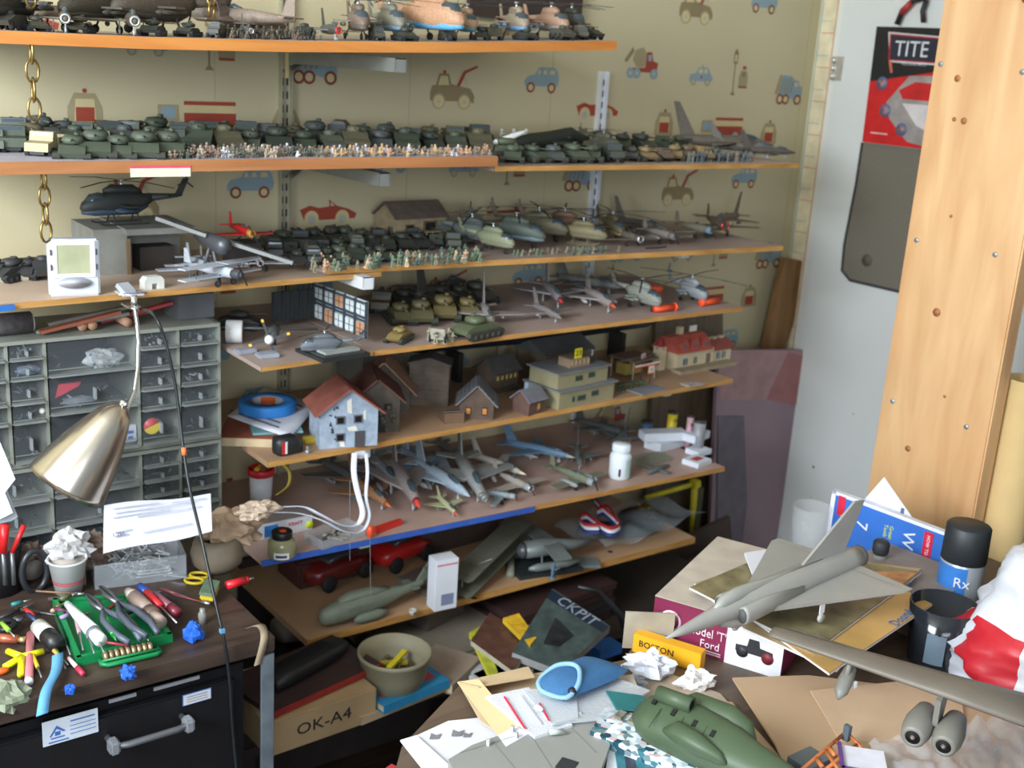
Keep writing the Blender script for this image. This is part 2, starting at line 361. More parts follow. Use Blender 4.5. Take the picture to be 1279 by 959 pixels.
# ================================================================== shelves
pine_edge = wood('pine_edge', (214, 132, 58), (232, 156, 78), 0, 10, 5)
pine_dark = wood('brown_edge', (176, 112, 66), (200, 136, 84), 0, 10, 5)
board_top = m((176, 160, 150), .6, var=.12, scale=8)
ply = wood('particle_edge', (190, 134, 66), (222, 168, 96), 0, 6, 12)
lam = m((168, 148, 138), .5, var=.14, scale=7)
def board(name, pts, yb, th, label, edge_mat, top_mat, tapes=()):
    """pts: front top edge points in world, left to right; yb back Y; separate front edge band and surface"""
    z = sum(p.z for p in pts) / len(pts); t = E(name, (pts[0].x, pts[0].y, z), label=label, cat='shelf'); o = t.location
    b = B(); n = len(pts); vs = []
    for p_ in pts:
        q = p_ - o; vs += [(q.x, q.y, q.z), (q.x, yb - o.y, q.z), (q.x, q.y, q.z - th), (q.x, yb - o.y, q.z - th)]
    fs = []; mi = []
    for i in range(n - 1):
        a = i * 4; c = a + 4
        fs += [(a, c, c + 1, a + 1), (a + 2, a + 3, c + 3, c + 2), (a + 1, c + 1, c + 3, a + 3)]
    fs += [(0, 1, 3, 2), ((n - 1) * 4, (n - 1) * 4 + 2, (n - 1) * 4 + 3, (n - 1) * 4 + 1)]
    b.add(vs, fs); b.build('board', top_mat, t)
    b = B()
    for i in range(n - 1):
        q, r = pts[i] - o, pts[i + 1] - o
        b.add([(q.x, q.y - .0015, q.z), (r.x, r.y - .0015, r.z), (r.x, r.y - .0015, r.z - th), (q.x, q.y - .0015, q.z - th), (q.x, q.y, q.z), (r.x, r.y, r.z), (r.x, r.y, r.z - th), (q.x, q.y, q.z - th)],
              [(0, 1, 2, 3), (4, 5, 1, 0), (3, 2, 6, 7)])
    b.build('front_edge', edge_mat, t)
    return t
def fr(Y, lst): return [P(px, py, y=Y) for px, py in lst]
Y1 = 1.69; s1 = fr(Y1, [(-60, 36), (0, 38), (180, 46), (360, 51), (560, 53), (660, 52), (770, 51)])
board('top_shelf', s1, YW, .0165, 'topmost long shelf with bright orange pine edge, slightly sagging', pine_edge, board_top)
Y2 = 1.70; s2 = fr(Y2, [(-60, 198), (0, 197), (200, 194), (400, 190), (622, 187)]); Z2 = 1.405
for q in s2: q.z = Z2 + (q.z - Z2) * .5
board('second_shelf', s2, YW, .0175, 'thick brown edged board, left half of the second shelf', pine_dark, m((176, 172, 182), .6, var=.1))
s2r = [Vector((P(618, 195, y=Y2 + .012).x, Y2 + .012, Z2 - .0075)), Vector((P(1000, 195, y=Y2 + .012).x, Y2 + .012, Z2 - .0075))]
board('thin_second_shelf', s2r, YW, .009, 'thin plywood board, right half of the second shelf', ply, lam)
Z2R = Z2 - .0075
Z3 = 1.213; a, c = P(-60, 385, z=Z3 - .012), P(476, 339, z=Z3 - .012)
board('lower_third_shelf', [a, c], YW, .009, 'particle board left part of the third shelf, lamp clamped to it', ply, m((198, 174, 152), .55, var=.08, scale=6)); Z3L = Z3 - .012
a3, c3 = P(407, 335, z=Z3), P(978, 307, z=Z3)
board('upper_third_shelf', [a3, c3], YW, .0105, 'plywood right part of the third shelf, overlapping the left board', ply, lam); Z3R = Z3
Z4 = 1.085; s4l = [P(326, 459, z=Z4), P(466, 439, z=Z4)]
board('short_fourth_shelf', s4l, YW, .007, 'short left board of the fourth shelf under grey helicopter', ply, lam)
s4 = [P(467, 438, z=Z4), P(928, 383, z=Z4)]
board('fourth_shelf', s4, YW, .009, 'fourth shelf board carrying grey jets and orange tubes', ply, m((172, 152, 142), .5, var=.1, scale=7))
Z5 = P(334, 577, y=1.735).z; s5 = [P(334, 577, z=Z5), P(915, 473, z=Z5)]
board('fifth_shelf', s5, YW, .010, 'fifth shelf board carrying the model houses', ply, m((176, 142, 112), .5, var=.12, scale=7))
Z6 = P(328, 699, y=1.725).z; s6 = [P(327, 700, z=Z6), P(905, 583, z=Z6)]
t6 = board('sixth_shelf', s6, YW, .010, 'sixth shelf board with blue tape along its front edge', ply, m((178, 150, 138), .5, var=.1, scale=7))
Z7 = P(385, 799, y=1.735).z; s7 = [P(383, 799, z=Z7), P(868, 671, z=Z7)]
board('seventh_shelf', s7, YW, .014, 'lowest wall shelf with dark screw holes, carrying large grey helicopter', ply, m((186, 150, 116), .5, var=.12, scale=7))
# blue tape on sixth shelf edge
a, c = s6[0], P(668, 632, z=Z6); d_ = (c - a).normalized(); b = B(frame(a, d_, (0, 0, 1))); L_ = (c - a).length
b.box((L_ / 2 - .001, -.005, .0022), (L_, .0115, .0014)); ob = b.build('masking_tape', m((52, 92, 176), .6)); tag(ob, 'blue masking tape strip along the front edge of the sixth shelf', 'tape')
a = P(-40, 391, z=Z3L - .008); c = P(18, 386, z=Z3L - .008); b = B(frame(a, (c - a).normalized(), (0, 0, 1))); b.box(((c - a).length / 2, .0035, .0022), ((c - a).length, .009, .001))
tag(b.build('masking_tape', m((40, 110, 190), .6)), 'short blue tape strip at left end of third shelf edge', 'tape')
# label strip on second shelf
a = s2[0]; x0, x1 = SX(162, Y2, Z2), SX(237, Y2, Z2); t = E('edge_label', ((x0 + x1) / 2, Y2 - .002, Z2 - .017), label='cream and pink price strip stuck on the second shelf edge', cat='label')
B().box((0, -.0004, .0065), (x1 - x0, .0008, .013)).build('strip', m((232, 222, 200), .6), t); B().box((0, -.0009, .0145), (x1 - x0, .001, .003)).build('pink_line', m((222, 80, 110), .6), t)
# brackets
nm = ['top', 'second', 'third', 'fourth', 'fifth', 'sixth', 'seventh']
zz = [s1[3].z - .0165, Z2 - .0175, Z3R - .0125, Z4 - .009, Z5 - .010, Z6 - .010, Z7 - .014]
for i, L_ in enumerate([.425, .385, .34, .315, .345, .355]):
    bracket(1.012, zz[i], L_, .055 if i else .04, .022, galv if i < 2 else white_metal, 'grey metal bracket under the %s shelf on the left rail' % nm[i] if i < 2 else 'white metal bracket under the %s shelf on the left rail' % nm[i], i == 0)
zz[1] = Z2R - .009; zz[2] = Z3R - .0105
for i, L_ in zip(range(1, 7), [.31, .325, .345, .315, .305, .32]):
    bracket(1.806, zz[i], L_, .05, .013, white_metal, 'white metal bracket under the %s shelf on the right rail' % nm[i])
# gold chain hanging from the top shelf, left
brass = m((168, 140, 84), .32, .85, var=.1)
def chain(label, px, y0, y1, Y, lo):
    x = P(px, (y0 + y1) / 2, y=Y).x; z1, z0 = SZ(y0, x, Y), SZ(y1, x, Y)
    t = E('hanging_chain', (x, Y, z0), label=label, cat='chain', group='brass chain segments'); h = z1 - z0; n = max(1, round(h / .024)); k = 0
    for i in range(n):
        zc = (i + .5) * h / n; b = B(); pts = []
        for j in range(12):
            a = 2 * PI * j / 12; u, v = .0095 * math.cos(a), (h / n * .62) * math.sin(a)
            ang = (i % 2) * 1.2 + .3 + .15 * lo; pts.append((u * math.cos(ang), u * math.sin(ang), zc + v))
        b.path(pts, .0019, 6, closed=True); b.build('chain_link', brass, t)
chain('brass chain hanging between the top and second shelf at left', 41, 52, 148, 1.70, 0)
chain('brass chain hanging between the second and third shelf at left', 56, 212, 300, 1.74, 1)
chain('brass chain rising out of view above the top shelf at left', 38, -30, 8, 1.74, 2)
chain('thin brass chain above the top shelf, third helicopter from left', 264, -30, 22, 1.84, 3)
# ================================================================== scale-model builders (unit length 1, nose towards +X)
RUB = m((34, 34, 34), .8); DK = m((46, 48, 48), .6); CLR = m((70, 84, 92), .12, .1, var=0)
SIL = m((196, 200, 204), .25, .85, var=.05)
def pm(c, r=.55): return m(tuple(int(min(235, v * 1.0 + 5)) for v in c), r, var=.28, scale=90)
def tank(c, c2=None, gun=.62):
    t = E('toy_tank'); a = pm(c); a2 = pm(c2 or c)
    B().prism([(-.46, .10), (-.48, .20), (-.30, .26), (.24, .26), (.48, .16), (.40, .08)], -.20, .20).build('hull', a, t)
    for s in (-1, 1):
        b = B(); b.prism([(-.40, 0), (-.50, .09), (-.47, .16), (.44, .16), (.50, .10), (.40, 0)], s * .17, s * .28)
        for i in range(5): b.lathe([(.055, s * .27), (.05, s * .295)], 8, (-.32 + i * .16, 0, .065), 'y')
        b.build('track', DK if c[1] < 75 else m((62, 62, 54), .8), t)
    b = B(); b.loft([(-.22, .33, .12, .04), (-.17, .33, .17, .07), (.06, .33, .17, .075), (.17, .32, .09, .05)], 8, .7); b.build('turret', a2, t)
    B().tube((.12, 0, .34), (gun, 0, .36), .018, .014, 6).build('gun_barrel', a2, t)
    b = B(); b.lathe([(.045, .40), (.045, .43), (.03, .44)], 8, (-.06, .06, 0)); b.tube((-.1, .05, .43), (.06, .05, .45), .008, n=4); b.build('hatch', a2, t)
    return t
def truck(c, cargo=1):
    t = E('toy_truck'); a = pm(c); b = B(); b.box((0, 0, .11), (.96, .20, .05)); b.build('chassis', DK, t)
    b = B(); b.prism([(.12, .13), (.12, .40), (.26, .40), (.30, .27), (.48, .25), (.50, .13)], -.17, .17); b.build('cab', a, t)
    B().prism([(.265, .30), (.285, .30), (.27, .385), (.262, .385)], -.14, .14).build('windscreen', CLR, t)
    b = B()
    if cargo == 1: b.prism([(-.18, .14), (-.18, .38), (-.10, .46), (.10, .46), (.18, .38), (.18, .14)], -.49, .10, 'x'); b.build('canvas_cover', pm((c[0] + 12, c[1] + 10, c[2] + 6)), t)
    elif cargo == 2:
        for i in range(4):
            for y in (-.07, .07): b.tube((-.46, y, .24 + .0 * i + (.09 if i > 1 else 0)), (.1, y * (1 if i % 2 else .95), .27 + (.09 if i > 1 else 0)), .04, n=6)
        b.build('rocket_rack', a, t)
    else: b.box((-.20, 0, .18), (.58, .36, .05)); b.box((-.2, .17, .25), (.58, .02, .12)); b.box((-.2, -.17, .25), (.58, .02, .12)); b.box((-.48, 0, .25), (.02, .36, .12)); b.build('cargo_bed', a, t)
    for x in (.33, -.12, -.34):
        for s in (-1, 1): B().lathe([(.085, s * .13), (.095, s * .15), (.09, s * .20), (.03, s * .205)], 10, (x, 0, .095), 'y').build('wheel', RUB, t)
    return t
def armored_car(c):
    t = E('toy_armoured_car'); a = pm(c)
    B().prism([(-.48, .16), (-.40, .34), (.10, .34), (.30, .25), (.50, .20), (.42, .10), (-.42, .10)], -.21, .21).build('hull', a, t)
    B().lathe([(.13, .34), (.11, .42), (.02, .44)], 8).build('turret', a, t); B().tube((.08, 0, .39), (.36, 0, .41), .013, n=5).build('gun_barrel', a, t)
    for x in (.30, -.02, -.32):
        for s in (-1, 1): B().lathe([(.09, s * .16), (.10, s * .18), (.095, s * .24), (.03, s * .25)], 10, (x, 0, .10), 'y').build('wheel', RUB, t)
    return t
def field_gun(c):
    t = E('toy_field_gun'); a = pm(c); B().tube((-.05, 0, .24), (.55, 0, .34), .03, .02, 6).build('gun_barrel', a, t)
    B().prism([(-.20, .10), (-.17, .36), (.17, .36), (.20, .10)], .06, .08, 'x').build('shield', a, t)
    for s in (-1, 1):
        B().tube((0, s * .05, .14), (-.48, s * .18, .02), .022, n=5).build('trail', a, t); B().lathe([(.12, s * .17), (.12, s * .21), (.03, s * .22)], 10, (0, 0, .12), 'y').build('wheel', RUB, t)
    return t
def missile_car(c, mc):
    t = tank(c, None, .2); t.name = 'toy_missile_carrier'
    for s in (-.09, .09) if mc[0] < 200 else (0,):
        B(Matrix.Rotation(-.35, 4, 'Y')).loft([(-.45, .36, .05, .05, s), (.25, .36, .06, .06, s), (.45, .36, .045, .045, s), (.6, .36, .004, .004, s)], 8).build('missile', m(mc, .4), t)
    return t
def heli(c, c2, nb=4, rot=.62, skids=0, stub=0, tall=1.0):
    t = E('model_helicopter'); a = pm(c); a2 = pm(c2); z = .13; h = .105 * tall
    b = B(); b.loft([(.46, z + .04, .01, .01), (.43, z + .05, .05, .05), (.34, z + .075, .085, h * .8), (.16, z + .09, .10, h), (-.08, z + .09, .095, h * .95), (-.2, z + .10, .06, h * .6), (-.26, z + .11, .04, .045)], 12, .8); b.build('fuselage', a, t)
    b = B(); b.loft([(.44, z + .0, .03, .02), (.32, z + .012, .078, .05), (-.1, z + .012, .085, .05), (-.22, z + .05, .04, .03)], 10, .8); b.build('belly', a2, t)
    B().loft([(-.22, z + .12, .04, .045), (-.55, z + .13, .018, .02), (-.60, z + .14, .014, .02)], 8).build('tail_boom', a, t)
    B().prism([(-.52, z + .13), (-.60, z + .13), (-.68, z + .30), (-.62, z + .30)], -.008, .008).build('tail_fin', a, t)
    B().prism([(-.50, -.10), (-.44, -.10), (-.44, .10), (-.50, .10)], z + .125, z + .137, 'z').build('stabiliser', a, t)
    b = B(); b.loft([(.425, z + .075, .03, .02), (.36, z + .115, .066, h * .55), (.26, z + .13, .084, h * .55), (.22, z + .13, .05, .02)], 10, .8); b.build('cockpit_glass', CLR, t)
    b = B(); b.loft([(.22, z + .20, .03, .02), (.14, z + .215, .06, .045), (-.08, z + .21, .06, .045), (-.16, z + .18, .03, .02)], 8, .8); b.build('engine_housing', a, t)
    zr = z + .30; b = B(); b.tube((.04, 0, z + .22), (.04, 0, zr), .016, n=6); b.lathe([(.03, -.008), (.04, 0), (.02, .012)], 8, (.04, 0, zr)); b.build('rotor_hub', SIL, t)
    for i in range(nb):
        ang = 2 * PI * i / nb + .5; M_ = Matrix.Translation((.04, 0, zr)) @ Matrix.Rotation(ang, 4, 'Z')
        b = B(M_); b.add([(.02, -.012, 0), (.02, .012, 0), (rot * .5, .014, .004), (rot * .5, -.010, .004), (rot, .014, -.022), (rot, -.008, -.022), (.02, -.012, -.005), (.02, .012, -.005), (rot * .5, .014, -.001), (rot * .5, -.010, -.001), (rot, .014, -.026), (rot, -.008, -.026)],
            [(0, 3, 2, 1), (3, 5, 4, 2), (6, 7, 8, 9), (9, 8, 10, 11), (0, 6, 9, 3), (3, 9, 11, 5), (1, 2, 8, 7), (2, 4, 10, 8), (4, 5, 11, 10)]); b.build('rotor_blade', DK, t)
    for i in range(3):
        M_ = Matrix.Translation((-.64, .02, z + .27)) @ Matrix.Rotation(2 * PI * i / 3 + .4, 4, 'Y'); B(M_).box((.05, 0, 0), (.10, .005, .016)).build('tail_rotor_blade', DK, t)
    if skids:
        for s in (-1, 1):
            b = B(); b.path([(-.2, s * .10, .012), (.26, s * .10, .012), (.31, s * .10, .03)], .009, 5); b.tube((.15, s * .05, .10), (.15, s * .10, .012), .008, n=4); b.tube((-.1, s * .05, .10), (-.1, s * .10, .012), .008, n=4); b.build('skid', a, t)
    else:
        for x, y in ((.30, 0), (-.06, .12), (-.06, -.12)): b = B(); b.tube((x, y * .6, .13), (x, y, .035), .009, n=5); b.lathe([(.032, -.012), (.036, 0), (.032, .012)], 8, (x, y, .036), 'y'); b.build('wheel', RUB, t)
    if stub:
        for s in (-1, 1):
            b = B(); b.prism([(.02, s * .06), (.12, s * .06), (.08, s * .27), (.0, s * .27)], z + .06, z + .075, 'z'); b.build('stub_wing', a, t)
            b = B(); b.loft([(-.02, z + .03, .02, .02, s * .17), (.14, z + .03, .026, .026, s * .17), (.18, z + .03, .01, .01, s * .17)], 8); b.loft([(-.02, z + .03, .016, .016, s * .25), (.14, z + .03, .018, .018, s * .25), (.18, z + .03, .006, .006, s * .25)], 8); b.build('weapon_pod', a2, t)
    return t
def jet(c, c2, style='swept', nose='cone', nc=None, gear=1, fin=.26):
    t = E('model_jet'); a = pm(c, .5); a2 = pm(c2, .5); z = .13
    r0 = .045 if nose == 'ring' else .004
    b = B(); b.loft([(-.5, z, .03, .03), (-.42, z, .048, .05), (-.1, z, .055, .062), (.15, z, .052, .062), (.34, z - .004, .04, .045), (.44, z - .01, max(r0 * .9, .022), max(r0 * .9, .022)), (.5, z - .012, r0 * .8, r0 * .8)], 12); b.build('fuselage', a, t)
    if nose == 'ring': b = B(); b.lathe([(.032, .47), (.046, .485), (.046, .50), (.034, .515), (.026, .505)], 14, (0, 0, z - .012), 'x', cap=False); b.build('intake_ring', m(nc, .25, .4) if nc else SIL, t)
    elif nc: B().loft([(.40, z - .008, .031, .034), (.46, z - .012, .018, .018), (.53, z - .013, .002, .002)], 10).build('nose_cone', m(nc, .5), t)
    for s in (-1, 1):
        if style == 'swept': o = [(.12, .04), (-.16, .42), (-.26, .42), (-.12, .04)]
        elif style == 'delta': o = [(.20, .03), (-.28, .34), (-.36, .34), (-.38, .03)]
        elif style == 'swing': o = [(.16, .04), (-.05, .15), (-.42, .30), (-.46, .27), (-.22, .05)]
        else: o = [(.12, .04), (.04, .50), (-.06, .50), (-.10, .04)]
        M_ = Matrix.Translation((0, 0, z - .01)); b = B(M_); q = [(x, s * y) for x, y in o]; n = len(q)
        b.add([(x, y, .010 if abs(y) < .2 else .003) for x, y in q] + [(x, y, -.008 if abs(y) < .2 else -.003) for x, y in q], [tuple(range(n)), tuple(range(2 * n - 1, n - 1, -1))] + [(i, (i + 1) % n, n + (i + 1) % n, n + i) for i in range(n)]); b.build('wing', a, t)
        if style != 'delta': B().prism([(-.34, s * .03), (-.46, s * .19), (-.53, s * .19), (-.48, s * .03)], z + .005, z + .014, 'z').build('tailplane', a, t)
        B().lathe([(.001, -.10), (.020, -.07), (.022, .05), (.001, .12)], 8, (-.02, s * .20, z - .045), 'x').build('drop_tank', a2, t)
    B().prism([(-.31, z + .03), (-.47, z + .03), (-.57, z + fin), (-.51, z + fin)], -.006, .006).build('tail_fin', a, t)
    b = B(); b.loft([(.10, z + .05, .01, .01), (.18, z + .06, .028, .032), (.28, z + .048, .024, .028), (.35, z + .03, .006, .006)], 10); b.build('canopy', CLR, t)
    if gear:
        for x, y in ((.30, 0), (-.06, .10), (-.06, -.10)): b = B(); b.tube((x, y, z), (x, y, .025), .006, n=5); b.lathe([(.024, -.008), (.026, 0), (.024, .008)], 8, (x, y, .026), 'y'); b.build('landing_gear', m((170, 172, 172), .5), t)
    return t
def prop_plane(c, c2, biplane=0, cowl=None, ring=None, span=.55, twin=0):
    t = E('model_propeller_plane'); a = pm(c); a2 = pm(c2); z = .17
    b = B(); b.loft([(-.5, z - .01, .012, .02), (-.1, z, .045, .06), (.2, z, .055, .065), (.36, z, .05, .055), (.42, z, .03, .03)], 10); b.build('fuselage', a, t)
    b = B(); b.lathe([(.055, .30), (.062, .34), (.060, .40), (.045, .43), (.03, .42)], 12, (0, 0, z), 'x'); b.build('engine_cowl', pm(cowl or c2), t)
    if ring: B().lathe([(.050, .425), (.062, .43), (.062, .445), (.050, .45)], 14, (0, 0, z), 'x', cap=False).build('cowl_ring', m(ring, .25, .5), t)
    for i in range(2 if biplane == 0 else 2): M_ = Matrix.Translation((.455, 0, z)) @ Matrix.Rotation(PI * i + .5, 4, 'X'); B(M_).box((0, 0, .075), (.006, .018, .15)).build('propeller_blade', DK, t)
    for s in (-1, 1):
        for k in range(1 + biplane):
            zz = z - .05 + .13 * k; B().prism([(.20, s * .02), (.17, s * span), (.05, s * span), (.0, s * .02)], zz, zz + .014, 'z').build('wing', a, t)
        if biplane:
            b = B(); b.tube((.15, s * span * .7, z - .05), (.13, s * span * .7, z + .09), .006, n=4); b.tube((.05, s * span * .7, z - .05), (.05, s * span * .7, z + .09), .006, n=4); b.build('wing_strut', a2, t)
        B().prism([(-.40, s * .01), (-.43, s * .17), (-.49, s * .17), (-.49, s * .01)], z, z + .01, 'z').build('tailplane', a, t)
        b = B(); b.tube((.16, s * .06, z - .03), (.18, s * .12, .04), .008, n=4); b.lathe([(.038, s * .11), (.042, s * .12), (.038, s * .135)], 9, (.18, 0, .042), 'y'); b.build('landing_gear', RUB, t)
        if twin: b = B(); b.loft([(-.08, z - .04, .02, .02, s * .22), (.1, z - .04, .036, .04, s * .22), (.26, z - .04, .034, .036, s * .22), (.30, z - .04, .015, .015, s * .22)], 8); b.build('engine_nacelle', a2, t)
    B().prism([(-.38, z + .02), (-.50, z + .02), (-.50, z + .19), (-.44, z + .19)], -.006, .006).build('tail_fin', a, t)
    B().loft([(-.02, z + .055, .01, .01), (.06, z + .065, .026, .03), (.14, z + .055, .01, .012)], 8).build('canopy', CLR, t)
    return t
def figure(c, pose=0):                               # unit height 1
    b = B(); a = pm(c, .7); b.c = 0
    b.lathe([(.26, 0), (.26, .05)], 7)
    if pose == 0:
        for s in (-1, 1): b.path([(0, s * .12, .05), (.02, s * .10, .28), (0, s * .07, .52)], [.06, .07, .09], 5)
        b.path([(0, 0, .48), (.0, 0, .66), (.0, 0, .84)], [.12, .15, .11], 6); b.ball((.02, 0, .93), .10, 6, 4)
        b.path([(0, .15, .80), (.10, .18, .64), (.22, .02, .66)], [.05, .045, .04], 4); b.path([(0, -.15, .80), (.12, -.18, .66), (.24, -.02, .62)], [.05, .045, .04], 4); b.tube((.05, -.12, .55), (.42, .12, .78), .025, n=4)
    else:
        for s in (-1, 1): b.path([(-.28, s * .1, .07), (.02, s * .12, .10), (.06, s * .09, .35)], [.06, .07, .09], 5)
        b.path([(.06, 0, .32), (.08, 0, .5), (.12, 0, .64)], [.12, .14, .10], 6); b.ball((.15, 0, .73), .10, 6, 4); b.path([(.12, .12, .6), (.24, .1, .5), (.36, 0, .55)], [.05, .04, .04], 4); b.tube((.1, -.08, .5), (.65, .02, .6), .025, n=4)
    o = b.build('toy_soldier', a); return o
def crowds():                                        # what is past the limit of 300 soldiers: one object per shelf
    for name, lst in CROWD.items():
        b = B(); mats = []; cs = sorted(set(q[0] for q in lst)); protos = {}
        for c, pose, loc, h in lst:
            if (c, pose) not in protos: protos[(c, pose)] = figure(c, pose)
            me = protos[(c, pose)].data; b.M = Matrix.Translation(loc) @ Matrix.Rotation(R.uniform(-2.6, -1), 4, 'Z') @ Matrix.Scale(h, 4); b.c = cs.index(c)
            b.add([v.co for v in me.vertices], [tuple(p.vertices) for p in me.polygons], True)
        for o in protos.values(): bpy.data.objects.remove(o)
        b.M = Matrix.Identity(4); tag(b.build('soldier_crowd', [pm(c, .7) for c in cs]), name, 'toy soldiers', None, 'stuff')
CROWD = {}
def put_fig(c, pose, loc, h, label, group, many=None):
    if many: CROWD.setdefault(many, []).append((c, pose, loc, h)); return
    k = ('fig', c, pose)
    if k in CACHE: o = CACHE[k].copy(); COL.objects.link(o)
    else: o = figure(c, pose); CACHE[k] = o
    o.location = loc; o.rotation_euler = (0, 0, R.uniform(-2.6, -1.0)); o.scale = (h, h, h); tag(o, label, 'toy soldier', group); return o
# ---- houses: unit metres, gable ridge along X
def house(L, W, Hh, Rh, wall, roof, wins=(), doors=(), chim=None, over=.006, glass=(60, 50, 44), siding=0, frame=None, rt=.0025, slats=0):
    t = E('model_house'); a = m(wall, .75, var=.2, scale=60)
    b = B(); b.prism([(-W / 2, 0), (W / 2, 0), (W / 2, Hh), (0, Hh + Rh), (-W / 2, Hh)], -L / 2, L / 2, 'x')
    if siding:
        z = siding
        while z < Hh:
            b.box((0, 0, z), (L + .0016, W + .0016, siding * .5)); z += siding
    body = b.build('house_wall', a, t)
    sl = math.atan2(Rh, W / 2); rl = (W / 2 + over) / math.cos(sl)
    for s in (-1, 1):
        M_ = Matrix.Translation((0, 0, Hh + Rh + .001)) @ Matrix.Rotation(-s * sl, 4, 'X'); b = B(M_); b.box((0, s * rl / 2, rt / 2), (L + 2 * over, rl, rt))
        if slats:
            for i in range(slats): b.box((0, s * rl * (i + .9) / slats, rt + .0006), (L + 2 * over, rl / slats * .15, .0012))
        b.build('roof_panel', m(roof, .7, var=.2, scale=40), t)
    fm = m(frame or (44, 40, 38), .7)
    for side, u, z, w_, h_ in wins:
        if side in 'fb': s = -1 if side == 'f' else 1; c = (u, s * (W / 2 + .001), z); d = (w_, .002, h_); d2 = (w_ * .72, .0026, h_ * .72)
        else: s = -1 if side == 'l' else 1; c = (s * (L / 2 + .001), u, z); d = (.002, w_, h_); d2 = (.0026, w_ * .72, h_ * .72)
        o = B().box(c, d).build('window', fm, t); B().box(c, d2).build('pane', m(glass, .25), o)
    for side, u, w_, h_, dc in doors:
        s = -1 if side in 'fl' else 1
        c = (u, s * (W / 2 + .0008), h_ / 2) if side in 'fb' else (s * (L / 2 + .0008), u, h_ / 2); d = (w_, .002, h_) if side in 'fb' else (.002, w_, h_); B().box(c, d).build('door', m(dc, .6), t)
    if chim: x, y, s_, h_, cc = chim; B().box((x, y, Hh + Rh * .5 + h_ / 2), (s_, s_, h_)).build('chimney', m(cc, .7), t)
    return t
def lbox(name, loc, rz, d, mat, label, cat, lid=None, group=None, bevel=.001, rot=None):
    t = E(name, loc, rz, label, cat, group, rot); B().box((0, 0, d[2] / 2), d).build('body', mat, t, bevel=bevel)
    if lid: B().box((0, 0, d[2] + .0005), (d[0] + .001, d[1] + .001, .001)).build('top_face', lid, t)
    return t
def flab(c, pose, where, u):
    n = 'white' if min(c) > 195 else 'green' if c[1] > c[0] + 4 else 'dark' if sum(c) < 215 else 'pale tan' if c[0] > 185 else 'grey' if c[0] - c[2] < 22 else 'tan'
    return 'tiny %s %s soldier %s, %s part' % (n, 'crouching' if pose else 'standing', where, ('leftmost', 'left middle', 'right middle', 'rightmost')[min(3, max(0, int(u * 4)))])
# ================================================================== first shelf: helicopters and aircraft seen edge-on
def z1(x):                                            # height of the sagging top shelf
    for a, c in zip(s1, s1[1:]):
        if a.x <= x <= c.x: return a.z + (c.z - a.z) * (x - a.x) / (c.x - a.x)
    return s1[-1].z
def on1(px, Y): x = SX(px, Y, 1.585); return (x, Y, z1(x))
OL = (78, 76, 60); OLG = (70, 78, 66); BR = (92, 78, 62)
G1 = 'helicopters and jets on the top shelf'
for px, Y, c, c2, L, rz, kw in [(22, 1.80, (58, 56, 48), (50, 50, 46), .20, -2.3, (5, .62, 0, 1)), (128, 1.85, (66, 60, 48), (60, 56, 46), .19, -2.6, (3, .62, 0, 1)), (205, 1.86, (72, 62, 50), (58, 52, 44), .21, -2.9, (4, .6, 0, 1)),
        (445, 1.80, (112, 96, 84), (92, 84, 76), .15, -1.9, (5, .75, 0, 1)), (483, 1.82, (122, 120, 106), (100, 130, 150), .155, -1.75, (5, .75, 0, 1)), (530, 1.80, (184, 140, 108), (96, 170, 214), .20, -1.35, (5, .72, 0, 0, 1.25)),
        (580, 1.82, (170, 140, 112), (90, 136, 146), .14, -1.95, (5, .8, 0, 1)), (640, 1.82, (150, 136, 118), (110, 150, 190), .15, -1.9, (4, .8, 0, 1)), (682, 1.83, (164, 132, 110), (150, 150, 150), .15, -1.7, (5, .85, 0, 1)), (708, 1.86, (60, 62, 56), (52, 54, 50), .15, -1.9, (4, .7, 0, 1))]:
    cn = 'blue-bellied tan' if c2[2] > 185 and c[0] > 140 else 'dark olive' if c[0] < 80 else 'grey-brown' if c[0] < 130 else 'tan'
    put(heli, (c, c2) + kw, on1(px, Y), rz, L, 'model_helicopter', cn + ' model helicopter', 'on the top shelf', 'model helicopter', G1)
for px, Y, L, c, ring in [(82, 1.76, .16, (84, 72, 58), None), (165, 1.77, .17, (76, 68, 52), None), (308, 1.78, .10, (92, 92, 88), None), (412, 1.76, .13, (70, 72, 66), (206, 48, 44))]:
    put(jet, (c, (70, 66, 56), 'swept', 'ring', ring), on1(px, Y), -1.85, L, 'model_jet', 'olive model jet with %s nose ring' % ('red' if ring else 'silver'), 'on the top shelf', 'model jet', G1)
for px in (12, 45, 100, 190, 235, 270, 380, 470, 505, 558, 600, 615, 655, 700, 722, 735):
    put(R.choice([tank, armored_car, truck]), (R.choice([(62, 60, 52), (74, 72, 60), (56, 60, 54)]),), on1(px, 1.74 + R.uniform(0, .05)), R.uniform(-2.3, -1.5), R.uniform(.05, .065), None, 'small dark military vehicle', 'under the aircraft on the top shelf', 'toy vehicle', 'small vehicles on the top shelf')
for i in range(26):
    px = 275 + i * 4.6 + R.uniform(-1, 1); c = R.choice([(70, 66, 58), (96, 84, 70), (56, 56, 52)]); put_fig(c, i % 2, on1(px, 1.73 + R.uniform(0, .05)), .020, flab(c, i % 2, 'under the middle of the top shelf aircraft', (px - 275) / 120), 'soldiers on the top shelf', 'row of tiny dark soldiers under the aircraft on top shelf')
for px, L, rz in ((50, .16, -1.0), (300, .2, 2.2)):
    put(prop_plane, ((128, 112, 96), (150, 140, 130), 0, None, None, .42), on1(px, 1.87), rz, L, 'model_propeller_plane', 'brown propeller plane', 'at the back of the top shelf', 'model plane', G1)
